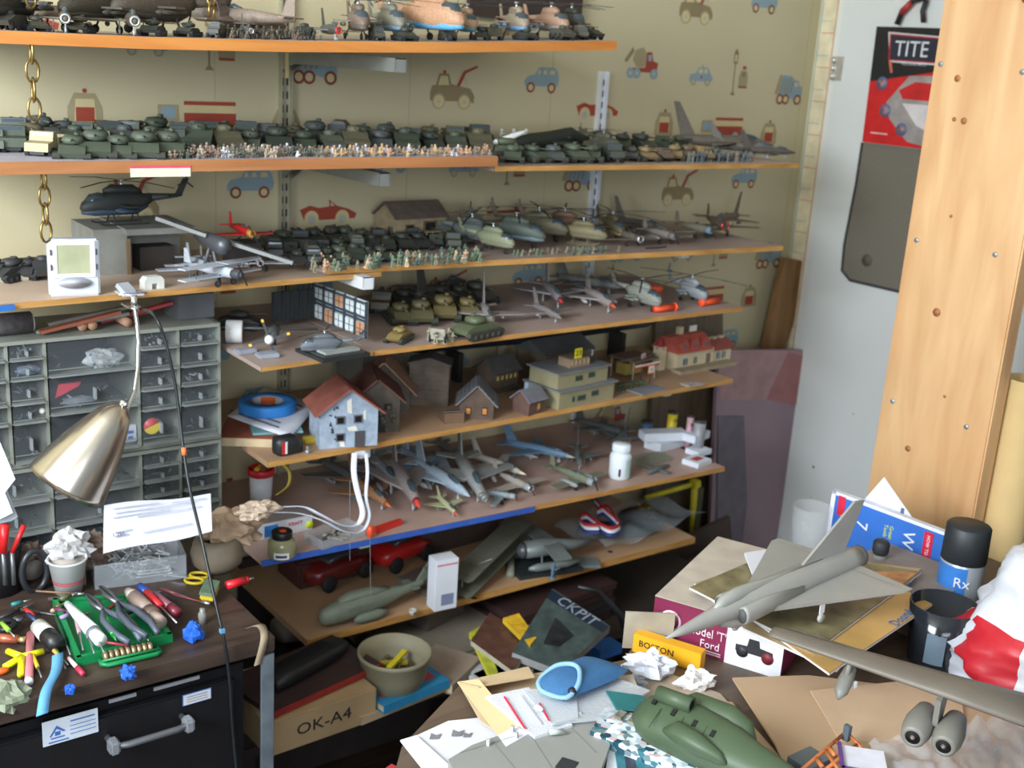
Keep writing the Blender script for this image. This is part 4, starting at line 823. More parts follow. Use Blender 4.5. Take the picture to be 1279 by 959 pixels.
# blue-grey ruined house with red roof
SH = (44, 42, 44)
hA = P(399, 561, z=Z5); hB = P(471, 556, z=Z5); hw = (hB - hA).length
t = put(house, (.085, round(hw, 3), .068, .040, (150, 164, 180), (142, 82, 68), (('l', .016, .052, .016, .015), ('l', -.016, .053, .016, .015), ('l', .016, .020, .016, .015), ('f', -.01, .045, .016, .015)), (('l', -.020, .018, .030, (74, 70, 74)),), None, .010, (26, 26, 28), 0, (96, 92, 96), .003, 0), tuple((hA + hB) / 2), 0, 1, 'model_house', label='blue-grey damaged model house with red-brown roof at left front', cat='model house')
dd = (hB - hA).normalized(); t.rotation_euler.z = math.atan2(dd.y, dd.x) + PI / 2; nrm = Vector((-dd.y, dd.x, 0)); t.location = Vector((hA + hB) / 2) + nrm * .0425
b = B(); b.c = 0; xx = -.0432
for y, z, w_, h_ in ((.0, .078, .010, .030), (-.006, .035, .020, .010), (.012, .008, .010, .014), (-.028, .06, .006, .02)): b.add([(xx, y - w_ / 2, z - h_ / 2), (xx, y + w_ / 2 * .7, z - h_ / 2 * .8), (xx, y + w_ / 2, z + h_ / 2 * .6), (xx, y - w_ / 3, z + h_ / 2)], [(0, 1, 2, 3)])
b.build('plaster_patch', m((214, 212, 200), .8), t)
b = B()
for i in range(14): y, z = R.uniform(.012, .034), R.uniform(.005, .075); b.add([(xx - .0003, y, z), (xx - .0003, y + R.uniform(.003, .008), z + .002), (xx - .0003, y + .003, z + R.uniform(.004, .01))], [(0, 1, 2)])
b.build('soot_stain', m((52, 56, 50), .9), t)
# ruined dark house behind it
q = onz(498, 545, Z5, 0); t = put(house, (.10, .085, .066, .036, (84, 76, 66), (104, 66, 56), (('l', .018, .050, .016, .014), ('l', -.02, .05, .016, .014)), (('l', -.005, .022, .036, (30, 28, 28)),), None, .010, (20, 20, 20), 0, (60, 54, 48), .003, 0), (q[0] - .005, q[1] + .085, Z5), 1.15, 1, 'model_house', label='dark brown ruined house with reddish roof, second from left', cat='model house')
b = B(Matrix.Identity(4))
for i in range(26): b.ball((R.uniform(-.06, -.05), R.uniform(-.034, .03), R.uniform(.003, .05)), R.uniform(.003, .007), 5, 3)
b.build('rubble', m((92, 88, 78), .9), t, kind='stuff')
# grey roof behind, tan roof slab house, lean-to
q = P(520, 530, z=Z5); t = put(house, (.11, .105, .050, .052, (92, 82, 72), (160, 126, 102), (), (), None, .012, (20, 20, 20), 0, None, .003, 0), (q.x + .01, q.y + .14, Z5), 1.0, 1, 'model_barn', label='model barn with wide bare tan cardboard roof, third from left', cat='model house')
q = P(560, 518, z=Z5); t = put(house, (.05, .08, .085, .012, (104, 92, 80), (88, 86, 84), (), (), None, .004, (20, 20, 20), .010, None, .003, 0), (q.x + .012, q.y + .09, Z5), .9, 1, 'model_tower', label='tall narrow brown model house with flat grey roof beside the barn', cat='model house')
t = E('lean_to_shed', on(563, 525, Z5), -.25, 'small grey roofed lean-to shed in front of tall brown house', 'model house'); B().prism([(-.02, 0), (.02, 0), (.02, .010), (-.02, .022)], -.02, .02, 'x').build('shed_wall', m((112, 86, 66), .7), t); B(Matrix.Rotation(-.28, 4, 'X')).box((0, .0, .018), (.046, .048, .002)).build('roof_panel', m((100, 96, 92), .7), t)
t = E('grey_roof_house', (SX(455, 2.02, Z5), 2.0, Z5), .2, 'grey-green roofed house at the wall behind the red roofs', 'model house'); B().box((0, 0, .055), (.11, .08, .11)).build('house_wall', m((84, 82, 76), .8), t); B(Matrix.Translation((0, 0, .125)) @ Matrix.Rotation(.3, 4, 'X')).box((0, 0, 0), (.12, .10, .003)).build('roof_panel', m((108, 118, 112), .7), t)
# log cabins
AM = (206, 140, 70); GR = (116, 118, 122)
q = onz(612, 524, Z5, 0); put(house, (.072, .066, .034, .034, (92, 74, 62), GR, (('l', .016, .017, .011, .016), ('l', -.016, .018, .011, .016), ('f', -.0, .018, .022, .012)), (), None, .007, AM, .006, (52, 42, 36), .0025, 5), (q[0] - .004, q[1] + .042, Z5), .95, 1, 'log_cabin', label='log cabin with grey plank roof and two amber gable windows', cat='model house', group='log cabins')
q = onz(668, 518, Z5, 0); put(house, (.050, .042, .030, .018, (104, 76, 68), (122, 122, 128), (('f', .004, .016, .008, .016),), (), (0, .006, .010, .022, (134, 156, 172)), .005, (222, 160, 84), .005, (120, 90, 50), .0022, 6), (q[0] + .002, q[1] + .024, Z5), .22, 1, 'small_log_cabin', label='smallest log cabin with blue-grey chimney and one lit looking window', cat='model house', group='log cabins')
q = onz(632, 494, Z5, 0); put(house, (.075, .055, .036, .024, (92, 78, 64), (78, 76, 76), (('f', -.026, .022, .009, .013), ('f', -.013, .022, .009, .013), ('f', 0, .022, .009, .013), ('f', .013, .022, .009, .013), ('f', .026, .022, .009, .013)), (), None, .005, (196, 170, 110), 0, (70, 60, 46), .0025, 0), (q[0] + .01, q[1] + .05, Z5 + .012), .15, 1, 'long_cabin', label='dark roofed long cabin with row of yellow windows behind log cabins', cat='model house')
B().box((0, 0, .006), (.08, .06, .012)).build('cabin_footing', m((72, 62, 54), .8), COL.objects[-1] if False else None, loc=(q[0] + .01, q[1] + .05, Z5)); COL.objects['cabin_footing'].rotation_euler.z = .15; tag(COL.objects['cabin_footing'], 'dark flat block carrying the long cabin', 'block')
# two-storey tan station building
q0 = P(694, 512, z=Z5); q1 = P(769, 498, z=Z5); t = E('two_storey_building', tuple((q0 + q1) / 2), .10, 'two-storey tan model building with grey ledges and roof box', 'model building')
wd = (q1 - q0).length * .96; tan = m((150, 142, 110), .75, var=.08); gr = m((124, 126, 128), .7, var=.1)
B().box((0, .05, .019), (wd, .10, .038)).build('lower_storey', tan, t); B().box((0, .05, .0395), (wd + .012, .112, .003)).build('ledge', gr, t); B().box((-.006, .052, .057), (wd * .9, .085, .032)).build('upper_storey', tan, t); B().box((-.006, .052, .0745), (wd * .9 + .012, .096, .003)).build('flat_roof', gr, t)
B().box((.0, .045, .085), (wd * .36, .035, .018)).build('roof_box', m((150, 128, 104), .7), t)
for x, z, w_ in ((-.018, .018, .024), (.022, .022, .022), (-.02, .058, .022), (.018, .060, .020), (-.042, .018, .006)):
    yy = -.0008 if z < .04 else .0088
    o = B().box((x, yy, z), (w_, .0016, .012)).build('window', m((96, 112, 92), .6), t)
    for k in range(3): B().box((x + (k - 1) * w_ * .31, yy - .0008, z), (w_ * .22, .0008, .009)).build('pane', m((52, 62, 58), .3), o)
b = B()
for k in range(5): b.box((-wd * .15 + k * wd * .075, .0268, .086), (.003, .001, .010))
b.build('louvre', m((196, 168, 130), .6), t)
yel = m((236, 226, 40), .5, var=.02); blk = m((24, 24, 26), .6, var=0)
def little_sign(px, py, zb, w_, h_, mat, s, tc, label, rz=.1, size=None, post=0):
    q = P(px, py, z=zb); t = E('price_tag', tuple(q), rz, label, 'sign'); B().box((0, 0, h_ / 2 + post), (w_, .001, h_)).build('tag_board', mat, t)
    if post: B().tube((0, .001, 0), (0, .001, post), .0012, n=5).build('post', m((60, 60, 60), .5), t)
    if s: text(s, size or h_ * .8, tc, t, frame((0, -.0008, h_ / 2 + post), (1, 0, 0), (0, 0, 1)))
    return t
little_sign(722, 447, Z5 + .0945, .021, .021, yel, '23', blk, 'yellow tag reading 23 standing on the tan building roof box'); little_sign(739, 446, Z5 + .0945, .016, .020, m((60, 62, 62), .5), '3', m((230, 230, 230), .5), 'dark tag with white 3 beside the yellow 23 tag', .25)
# grey-roofed hall behind and the long black ship hull
t = E('grey_hall', (SX(690, 1.99, Z5), 1.99, Z5), .1, 'low dark grey hipped roof hall behind the two-storey building', 'model building'); B().box((0, 0, .03), (.14, .09, .06)).build('hall_wall', m((120, 104, 84), .8), t); B().prism([(-.055, .06), (.055, .06), (0, .085)], -.08, .08, 'x').build('roof_panel', m((96, 98, 98), .7), t); B().box((-.085, -.045, .022), (.03, .004, .044)).build('tan_door_panel', m((176, 140, 112), .7), t)
xa, xb = SX(500, 2.0, Z5 + .08), SX(842, 2.0, Z5 + .08); t = E('ship_hull', ((xa + xb) / 2, 2.03, Z5), 0, 'long black model ship hull stored against the wall above the houses', 'model ship')
L_ = xb - xa; b = B(); b.loft([(-L_ / 2, .105, .004, .022), (-L_ * .42, .10, .026, .028), (0, .095, .032, .030), (L_ * .40, .10, .026, .030), (L_ / 2, .112, .004, .024)], 14, .6); b.build('hull', m((38, 42, 50), .35), t)
B().box((0, 0, .126), (L_ * .8, .045, .003)).build('deck', m((72, 76, 84), .5), t)
for i in range(12):
    x = -L_ * .1 + i * .04 + R.uniform(-.006, .006); B().box((x, R.uniform(-.01, .01), .131), (R.uniform(.006, .016), .010, R.uniform(.005, .009))).build('deck_fitting', m((104, 108, 112), .5), t)
for x in (-L_ * .3, 0, L_ * .3): B().box((x, 0, .032), (.012, .05, .066)).build('cradle', m((44, 40, 36), .7), t)
# market stall with red/white edge, signs, red-roofed station
t = E('market_stall', (SX(786, 1.89, Z5), 1.88, Z5), .12, 'open stall with brown roof and red-white awning edge right of tan building', 'model building')
B().box((0, 0, .048), (.085, .075, .004)).build('stall_roof', m((112, 88, 74), .7), t)
for x in (-.038, .038):
    for y in (-.033, .033): B().tube((x, y, 0), (x, y, .046), .0018, n=5).build('stall_post', m((150, 140, 120), .7), t)
b = B()
b.box((0, -.042, .036), (.085, .0015, .004)); b.build('red_awning_edge', m((190, 56, 60), .6), t); B().box((0, -.0425, .040), (.085, .0015, .004)).build('white_awning_edge', m((226, 220, 212), .6), t); B().box((0, .01, .022), (.06, .03, .026)).build('stall_counter', m((160, 140, 70), .7), t)
B().box((-.01, -.02, .052), (.12, .006, .003)).build('roof_rail', m((96, 92, 88), .6), t)
t = E('toy_stool', (0, 0, 0), 0); b = B(); b.lathe([(.006, 0), (.002, .002), (.002, .012), (.007, .014), (.007, .017)], 8); b.build('stool', m((56, 84, 60), .6), t); t['category'] = 'model stool'
for i in range(5):
    o = t if i == 0 else dup(t); o.location = (SX(773 + i * 7, 1.80, Z5), 1.80 + .004 * (i % 2), Z5); tag(o, 'tiny dark green round stool in front of the market stall', 'model stool', 'green stools')
little_sign(801, 474, Z5, .018, .018, m((214, 206, 206), .5), '11', m((190, 50, 60), .5), 'white sign with red strokes on a thin post by the stall', .3, .014, .044); little_sign(812, 478, Z5, .021, .020, m((226, 140, 62), .5), '', blk, 'orange framed white sign on a dark post, front of red-roofed station', .1, .01, .022)
o = COL.objects['price_tag.003'] if 'price_tag.003' in COL.objects else None
if o: B().box((0, -.0008, .032), (.015, .0008, .014)).build('white_panel', m((228, 230, 230), .5), o); b = B(); b.box((0, -.0014, .034), (.010, .0004, .0016)); b.box((0, -.0014, .030), (.009, .0004, .0016)); b.build('print_lines', blk, o)
cream = m((206, 192, 158), .7, var=.06); redr = m((178, 86, 70), .65, var=.12)
t = E('red_roof_station', (SX(850, 1.92, Z5), 1.91, Z5), .05, 'cream model railway station with red roofs and dormers, right end of houses', 'model building')
B().box((0, 0, .022), (.13, .07, .044)).build('station_wall', cream, t); B().box((.10, .0, .017), (.07, .06, .034)).build('side_wing', cream, t)
B().prism([(-.045, .044), (.045, .044), (.012, .078), (-.012, .078)], -.074, .050, 'x').build('main_roof', redr, t); B().prism([(-.036, .034), (.036, .034), (.01, .054), (-.01, .054)], .050, .142, 'x').build('wing_roof', m((150, 76, 66), .65), t)
for x, w_ in ((-.045, .022), (-.008, .022), (.030, .022)):
    o = B(Matrix.Translation((x, -.022, .060))).prism([(-w_ / 2, -.012), (w_ / 2, -.012), (w_ / 2, .004), (0, .018), (-w_ / 2, .004)], -.018, .012).build('dormer', redr, t); B().box((x, -.0405, .059), (.009, .001, .010)).build('window', m((90, 96, 120), .4), o)
B().box((-.02, .005, .085), (.014, .012, .020)).build('chimney', cream, t); B().box((.014, -.006, .090), (.024, .002, .014)).build('white_sign', m((232, 230, 222), .5), t)
B().lathe([(.014, .050), (.0, .078)], 4, (-.088, 0, .0)).build('spire', m((170, 60, 66), .6), t); B().box((-.088, 0, .028), (.022, .022, .056)).build('turret_wall', cream, t)
for x, w_, xx in ((-.035, .014, 0), (-.0, .01, 0), (.088, .012, .005), (.108, .012, .005)):
    o = B().box((x, -.0355 + xx, .020), (w_, .0016, .016)).build('window', m((52, 84, 108), .4), t); B().box((x, -.0366 + xx, .020), (.0012, .001, .016)).build('mullion', cream, o)
B().box((.045, -.0358, .016), (.014, .0016, .032)).build('door', m((120, 104, 96), .6), t); B().box((.02, -.05, .004), (.20, .03, .008)).build('platform', m((158, 142, 116), .8), t)
for x in (.075, .10, .125): B().box((x, 0, .056), (.014, .01, .006)).build('roof_crest', m((214, 200, 170), .7), t)
o = B().box((0, 0, .0012), (.085, .05, .0024)).build('grey_paving_tile', m((132, 134, 140), .7), None, loc=on(808, 487, Z5)); o.rotation_euler.z = .1; tag(o, 'flat grey paving sheet before the red-roofed station', 'model base')
o = B().box((0, 0, .0012), (.05, .03, .0024)).build('speckled_tile', m((170, 160, 150), .7, var=.4, scale=200), None, loc=on(865, 480, Z5)); tag(o, 'speckled pale flat sheet near right end of fifth shelf', 'model base')
# ================================================================== sixth shelf: jets
J6 = 'jets on the sixth shelf'
for px, py, rz, L, c, c2, kw, lab, pit in [
    (461, 626, -1.6, .17, (150, 110, 76), (90, 100, 96), ('swept', 'cone', (200, 110, 60), 1, .3), 'brown and orange patterned jet right behind the white straps', 0),
    (505, 620, -1.9, .25, (150, 140, 138), (120, 120, 122), ('swing', 'cone', (222, 66, 60), 1, .34), 'pinkish grey jet with long red nose spike', 0),
    (551, 612, -1.62, .22, (156, 172, 186), (176, 184, 190), ('swing', 'cone', None, 1, .40), 'light blue-grey swing wing jet lying near red spiked jet', 0),
    (558, 638, -1.75, .10, (168, 168, 130), (90, 120, 90), ('swept', 'cone', (214, 80, 70), 1, .2), 'small green and cream jet with red nose at the front', 0),
    (586, 610, -1.95, .25, (150, 152, 150), (130, 132, 132), ('swept', 'ring', (120, 118, 112), 1, .44), 'long grey jet with open round nose at shelf middle', 0),
    (622, 590, -1.35, .15, (182, 176, 164), (216, 214, 206), ('swept', 'cone', (230, 220, 196), 1, .3), 'white and tan jet facing right behind the grey open nosed jet', 0),
    (672, 572, -1.1, .17, (104, 136, 166), (150, 150, 150), ('swept', 'cone', (190, 190, 184), 1, .34), 'blue jet with raised tail standing at back of sixth shelf', 0),
    (722, 578, -2.2, .14, (106, 110, 108), (90, 110, 120), ('swept', 'cone', None, 1, .36), 'dark grey jet with upright fins left of the pill bottle', 0)]:
    put(jet, (c, c2) + kw, on(px, py, Z6), rz, L, 'model_jet', label=lab, cat='model jet', group=J6)
for px, Y, rz, L, c, lab in [(478, 1.96, -1.8, .20, (132, 142, 150), 'grey jet with two tall pale blue fins near the straps'), (525, 1.95, -1.7, .20, (146, 166, 184), 'pale blue finned jet at back of the sixth shelf'), (565, 1.99, -1.7, .16, (110, 108, 100), 'dull olive jet at the wall behind the open nosed jet'), (430, 1.98, -1.5, .18, (84, 84, 84), 'dark grey jet in shadow behind the white straps'), (750, 1.99, -1.3, .15, (92, 96, 96), 'charcoal jet at the wall behind the pill bottle'), (773, 1.92, -2.6, .13, (110, 116, 118), 'grey jet half hidden right behind the pill bottle')]:
    put(jet, (c, (120, 122, 124), 'swept', 'cone', None, 1, .42), (SX(px, Y, Z6), Y, Z6), rz, L, 'model_jet', label=lab, cat='model jet', group=J6)
for px, py, rz, L, c, lab, ring in [(640, 612, -1.5, .13, (150, 142, 132), 'tan propeller plane with silver engine facing the shelf front', (200, 200, 204)), (618, 626, -.9, .10, (120, 130, 134), 'small camouflaged plane with silver propeller left of the tan one', None), (715, 606, -1.45, .14, (110, 116, 96), 'twin engined green bomber in front of the pill bottle', None)]:
    put(prop_plane, (c, (140, 146, 146), 0, None, ring, .55, 1 if 'twin' in lab else 0), on(px, py, Z6), rz, L, 'model_propeller_plane', label=lab, cat='model plane', group='planes on the sixth shelf')
# pill bottle
q = on(773, 596, Z6); t = E('pill_bottle', q, .35, 'white plastic pill bottle with ribbed cap and pale teal label', 'bottle')
pw = mpp(q) * 27; ph = .078; wt = m((228, 236, 242), .35, var=.02)
B().lathe([(pw * .44, 0), (pw * .5, .003), (pw * .5, ph * .66), (pw * .44, ph * .73), (pw * .33, ph * .76), (pw * .33, ph * .80)], 28).build('bottle_body', wt, t)
b = B(); b.lathe([(pw * .40, ph * .78), (pw * .41, ph * .79), (pw * .41, ph * .98), (pw * .38, ph)], 28)
for i in range(28): a = 2 * PI * i / 28; b.box((pw * .412 * math.cos(a), pw * .412 * math.sin(a), ph * .885), (.0012, .0012, ph * .16), a)
b.build('cap', wt, t)
def curved(r, a0, a1, z0, z1, n=10):
    vs = []
    for k in range(n + 1): a = a0 + (a1 - a0) * k / n; vs += [(r * math.cos(a), r * math.sin(a), z0), (r * math.cos(a), r * math.sin(a), z1)]
    return vs, [(2 * k, 2 * k + 2, 2 * k + 3, 2 * k + 1) for k in range(n)]
b = B(); b.add(*curved(pw * .504, -2.1, -.1, ph * .1, ph * .6), sm=True); b.build('label', m((186, 216, 212), .6, var=.12, scale=300), t)
b = B(); b.add(*curved(pw * .504, -2.75, -2.55, ph * .12, ph * .34, 3)); b.build('barcode', blk, t)
# white boxes and net at the right end
bm_ = m((216, 222, 232), .55, var=.05)
for i, (px, py, rz, d, lab, st, tl) in enumerate([(836, 556, .12, (.13, .05, .022), 'white box lying open at back right of the sixth shelf', 0, 0), (870, 579, .18, (.055, .045, .012), 'flat white card box with red print, right front of the sixth shelf', 0, 0), (872, 566, .1, (.05, .04, .012), 'white box under the top boxes at right end of sixth shelf', 0, 0), (828, 548, -.35, (.11, .04, .020), 'tilted long white carton on top of the box heap', .023, .0), (868, 548, .25, (.07, .04, .018), 'upper right white carton with blue-grey side', .024, 0)]):
    q = P(px, py, z=Z6 + st); t = lbox('white_carton', (q.x, q.y, Z6 + st), rz, d, bm_, lab, 'box', None, 'white cartons on the sixth shelf')
    if i == 1: B().box((0, 0, d[2] + .0004), (.03, .018, .0006)).build('red_print', m((190, 66, 60), .6), t)
b = B(); 
for i in range(12):
    b.path([(-.045 + i * .008, -.02, .002 + .010 * math.sin(i * .3)), (-.045 + i * .008, .0, .016), (-.04 + i * .008, .025, .012)], .0009, 4)
    if i < 7: b.path([(-.05, -.02 + i * .007, .004 + .002 * i), (0, -.02 + i * .007, .010 + .001 * i), (.05, -.02 + i * .007, .012)], .0009, 4)
o = b.build('camouflage_net', m((120, 132, 112), .8), None, loc=on(812, 578, Z6)); tag(o, 'small grey-green woven net piece left of the white cartons', 'net')
t = E('model_engine', on(822, 589, Z6), .2, 'small dark grey winged model lying by shelf front right', 'model part'); B().loft([(-.04, .006, .003, .003), (0, .008, .007, .007), (.04, .006, .003, .003)], 8).build('hull', m((92, 98, 96), .6), t); B().box((0, 0, .006), (.012, .06, .002)).build('wing', m((100, 108, 104), .6), t)
# cans at back above cartons
for px, Y, r, h_, c, lab, zb in [(840, 1.87, .012, .030, (214, 190, 40), 'yellow can with black lettering behind the white cartons', .042), (808, 1.93, .014, .034, (72, 110, 150), 'blue jar at the wall, left of the yellow can', .0), (862, 1.82, .008, .034, (206, 160, 170), 'pink and white small tube right of the yellow can', .042), (874, 1.79, .014, .030, (150, 150, 156), 'clear grey cup at far right back of sixth shelf', .042)]:
    t = E('paint_can', (SX(px, Y, Z6 + zb + .02), Y, Z6), 0, lab, 'can'); B().lathe([(r, 0), (r, h_ + zb)], 16).build('can_body', m(c, .4), t); B().lathe([(r * 1.05, h_ + zb), (r * 1.05, h_ + zb + .004)], 16).build('lid', m((60, 62, 60), .4), t)
    if 'yellow' in lab: text('354', .010, blk, t, frame((0, -r - .0006, h_ * .5 + zb), (1, 0, 0), (0, 0, 1)))
# straps from fifth shelf, paint jar, kit box, tray, tub
zs = Z5 - .010; strap = m((226, 230, 240), .5, var=.03)
def ribbon(name, pts, w_, mat, label, cat, wdir=(1, .25, 0), th=.0008, parent=None, lbl=True):
    b = B(); P_ = [Vector(p_) for p_ in pts]; wv = Vector(wdir).normalized() * w_ / 2; fine = smooth(P_, 5); vs = []; fs = []
    for i, p_ in enumerate(fine):
        tn = (fine[min(i + 1, len(fine) - 1)] - fine[max(i - 1, 0)]).normalized(); n_ = tn.cross(wv.normalized()).normalized() * th
        vs += [p_ - wv - n_, p_ + wv - n_, p_ + wv + n_, p_ - wv + n_]
        if i: a = 4 * (i - 1); fs += [(a + k, a + (k + 1) % 4, a + 4 + (k + 1) % 4, a + 4 + k) for k in range(4)]
    b.add(vs, fs, True); o = b.build(name, mat, parent)
    if lbl: tag(o, label, cat)
    return o
Ys = 1.70
def sp(px, py, Y): q = P(px, py, y=Y); return (q.x, q.y, q.z)
t = E('white_strap', (0, 0, 0), 0, 'looped white plastic strap hanging from the fifth shelf edge over the kit box', 'strap')
ribbon('strap_band', [sp(443, 566, 1.715), sp(442, 590, 1.70), sp(447, 616, 1.69), sp(453, 640, 1.68), sp(446, 655, 1.67), sp(425, 656, 1.66), sp(400, 643, 1.655), sp(378, 633, 1.66), sp(350, 633, 1.66)], .010, strap, '', '', (1, -.6, 0), parent=t, lbl=False)
ribbon('strap_band', [sp(457, 566, 1.72), sp(459, 590, 1.705), sp(457, 620, 1.69), sp(461, 645, 1.68), sp(452, 663, 1.665), sp(430, 664, 1.65), sp(402, 650, 1.645), sp(372, 641, 1.65), sp(340, 640, 1.65)], .006, strap, '', '', (1, -.6, 0), parent=t, lbl=False)
B().box(sp(450, 566, 1.722), (.018, .008, .006)).build('strap_clip', strap, t)
t = E('kit_box', on(358, 668, Z6), -.02, 'white model kit box with blue picture, red lettering and yellow sticker', 'box'); t.location.y += .03
B().box((0, 0, .015), (.105, .06, .030)).build('body', m((200, 200, 206), .6), t, bevel=.001); B().box((-.03, -.0305, .014), (.026, .001, .022)).build('blue_picture', m((44, 108, 176), .5, var=.4, scale=60), t)
text('KRAFT', .0095, m((190, 60, 56), .5), t, frame((.018, -.0312, .020), (1, 0, 0), (0, 0, 1))); B().lathe([(.0075, 0), (.0075, .0008)], 16, (.046, -.0312, .012), 'y').build('yellow_sticker', m((206, 226, 44), .5), t)
B().box((0, 0, .0305), (.104, .059, .001)).build('top_face', m((128, 120, 116), .6), t)
# paint jar
q = on(352, 694, Z6); t = E('paint_jar', q, 0, 'glass paint jar with black lid and orange square, by left front edge', 'jar'); r = mpp(q) * 17.5
B().lathe([(r * .9, 0), (r, .003), (r, .028), (r * .8, .034), (r * .66, .036)], 24).build('glass_body', m((150, 146, 112), .15, var=.06), t); B().lathe([(r * .72, .035), (r * .74, .036), (r * .74, .047), (r * .70, .048)], 24).build('lid', m((30, 32, 34), .4), t)
o = B().box((0, -.003, .0485), (.010, .010, .001)).build('orange_square', m((232, 84, 44), .5), t); b = B(); b.add(*curved(r * 1.01, -2.6, -1.5, .003, .015)); b.build('white_label', m((226, 230, 236), .5), t)
b = B(); b.add(*curved(r * 1.02, -2.45, -1.65, .006, .011)); b.build('barcode', m((70, 72, 76), .5), t)
clearp = glassy('clear_plastic', (210, 216, 222), .12, .8)
def tray(loc, rz, d, label, th=.0015, mat=None, name='plastic_tray', cat='tray'):
    t = E(name, loc, rz, label, cat); b = B(); x, y, z = d; b.box((0, 0, th / 2), (x, y, th))
    for s in (-1, 1): b.box((s * x / 2, 0, z / 2), (th, y, z)); b.box((0, s * y / 2, z / 2), (x, th, z))
    b.build('tray_shell', mat or clearp, t); return t
t = tray(on(418, 672, Z6), .2, (.10, .055, .018), 'clear plastic tray with small parts beside the paint jar')
for i in range(10): B(Matrix.Rotation(R.uniform(0, 3), 4, 'Z')).box((R.uniform(-.02, .02), R.uniform(-.012, .012), .005), (R.uniform(.01, .03), .005, .004)).build('loose_part', m(R.choice([(150, 146, 124), (96, 92, 86), (176, 172, 164)]), .6), t)
for px, py, L, c, lab, rz in [(484, 660, .065, (206, 52, 38), 'flat red plastic stick behind the strap loop on sixth shelf', .22)]:
    t = E('red_stick', on(px, py, Z6), rz, lab, 'plastic stick'); B().prism([(-L / 2, -.008), (L / 2, -.006), (L / 2 + .004, 0), (L / 2, .006), (-L / 2, .008)], 0, .010, 'z').build('stick', m(c, .4), t, bevel=.001)
t = E('orange_disc', on(462, 672, Z6), 0, 'orange plastic oval knob below the strap loop', 'plastic knob'); B().ball((0, 0, .013), .013, 14, 8, (.55, .55, 1)).build('knob', oran, t)
# tub with red lid at left
q = P(326, 612, z=Z6 + .03); t = E('plastic_tub', (q.x, q.y, Z6), 0, 'white plastic tub with bright red rim and colourful contents', 'tub'); r = .024
B().lathe([(r * .82, 0), (r * .95, .066), (r * .9, .066)], 26, cap=True).build('tub_body', m((226, 230, 236), .4, var=.03), t); B().lathe([(r * 1.0, .062), (r * 1.08, .064), (r * 1.08, .075), (r * .98, .077), (r * .96, .070)], 26, cap=False).build('red_rim', m((206, 40, 52), .4), t)
for c, x, y in (((220, 190, 50), -.008, 0), ((60, 140, 90), .008, .004), ((200, 60, 60), 0, -.010), ((226, 120, 60), .004, .012)): B().ball((x, y, .070), .009, 8, 5).build('bead_mass', m(c, .5), t)
ribbon('colour_ring', [sp(352, 578, 1.86), sp(362, 590, 1.86), sp(360, 606, 1.85), sp(345, 618, 1.84)], .008, m((172, 152, 60), .5), 'dull yellow curved band right of the red rimmed tub', 'band')
# ================================================================== seventh shelf
def on7(px, py): return on(px, py, Z7)
gyh = (118, 124, 108)
t = E('large_helicopter', on7(464, 768), 0, 'large unpainted grey-green helicopter on the lowest shelf, tail to the right', 'model helicopter'); t.rotation_euler.z = PI + .03; t.scale = (.74, .74, .74)
ga = m(gyh, .55, var=.08)
b = B(); b.loft([(.155, .030, .006, .008), (.145, .032, .018, .020), (.11, .036, .026, .027), (.04, .042, .028, .030), (-.03, .044, .024, .026), (-.09, .048, .012, .014), (-.155, .056, .007, .009), (-.165, .058, .004, .005)], 16, .85); b.build('fuselage', ga, t)
b = B(); b.loft([(.10, .064, .008, .005), (.07, .070, .018, .012), (-.0, .070, .018, .012), (-.05, .062, .01, .008)], 10, .8); b.build('engine_housing', ga, t)
for s in (-1, 1): B().loft([(.07, .016, .004, .005, s * .030), (.055, .018, .011, .013, s * .032), (-.0, .018, .012, .014, s * .032), (-.03, .018, .005, .006, s * .030)], 12).build('sponson', ga, t); B().box((.05, s * .026, .048), (.07, .006, .006)).build('side_rail', ga, t)
B().prism([(-.13, .055), (-.165, .055), (-.195, .115), (-.178, .115)], -.003, .003).build('tail_fin', ga, t)
for i in range(5): B(Matrix.Translation((-.186, .006, .100)) @ Matrix.Rotation(2 * PI * i / 5, 4, 'Y')).box((.017, 0, 0), (.034, .002, .005)).build('tail_rotor_blade', m((110, 116, 104), .6), t)
B().prism([(-.13, -.03), (-.11, -.03), (-.11, .03), (-.13, .03)], .056, .059, 'z').build('stabiliser', ga, t)
# white carton
q0 = P(540, 757, z=Z7); q1 = P(571, 763, z=Z7); t = E('white_medicine_box', tuple((q0 + q1) / 2), 0, 'tall white medicine carton with red edge and blue barcode on lowest shelf', 'box')
hC = SZ(694, (q0.x + q1.x) / 2, (q0.y + q1.y) / 2 + .015) - Z7; wC = (q1 - q0).length * .95; t.rotation_euler.z = -.1; t.location.y += .012
B().box((0, 0, hC / 2), (wC, .034, hC)).build('carton', m((224, 228, 236), .5, var=.03), t, bevel=.0008); b = B()
for i in range(8): b.box((.003, -.0174, .012 + i * .003), (wC * .55, .0006, .0016))
b.build('barcode', m((64, 84, 140), .5), t); B().box((0, -.0174, hC - .010), (wC * .9, .0006, .003)).build('red_stripe', m((206, 110, 120), .5), t)
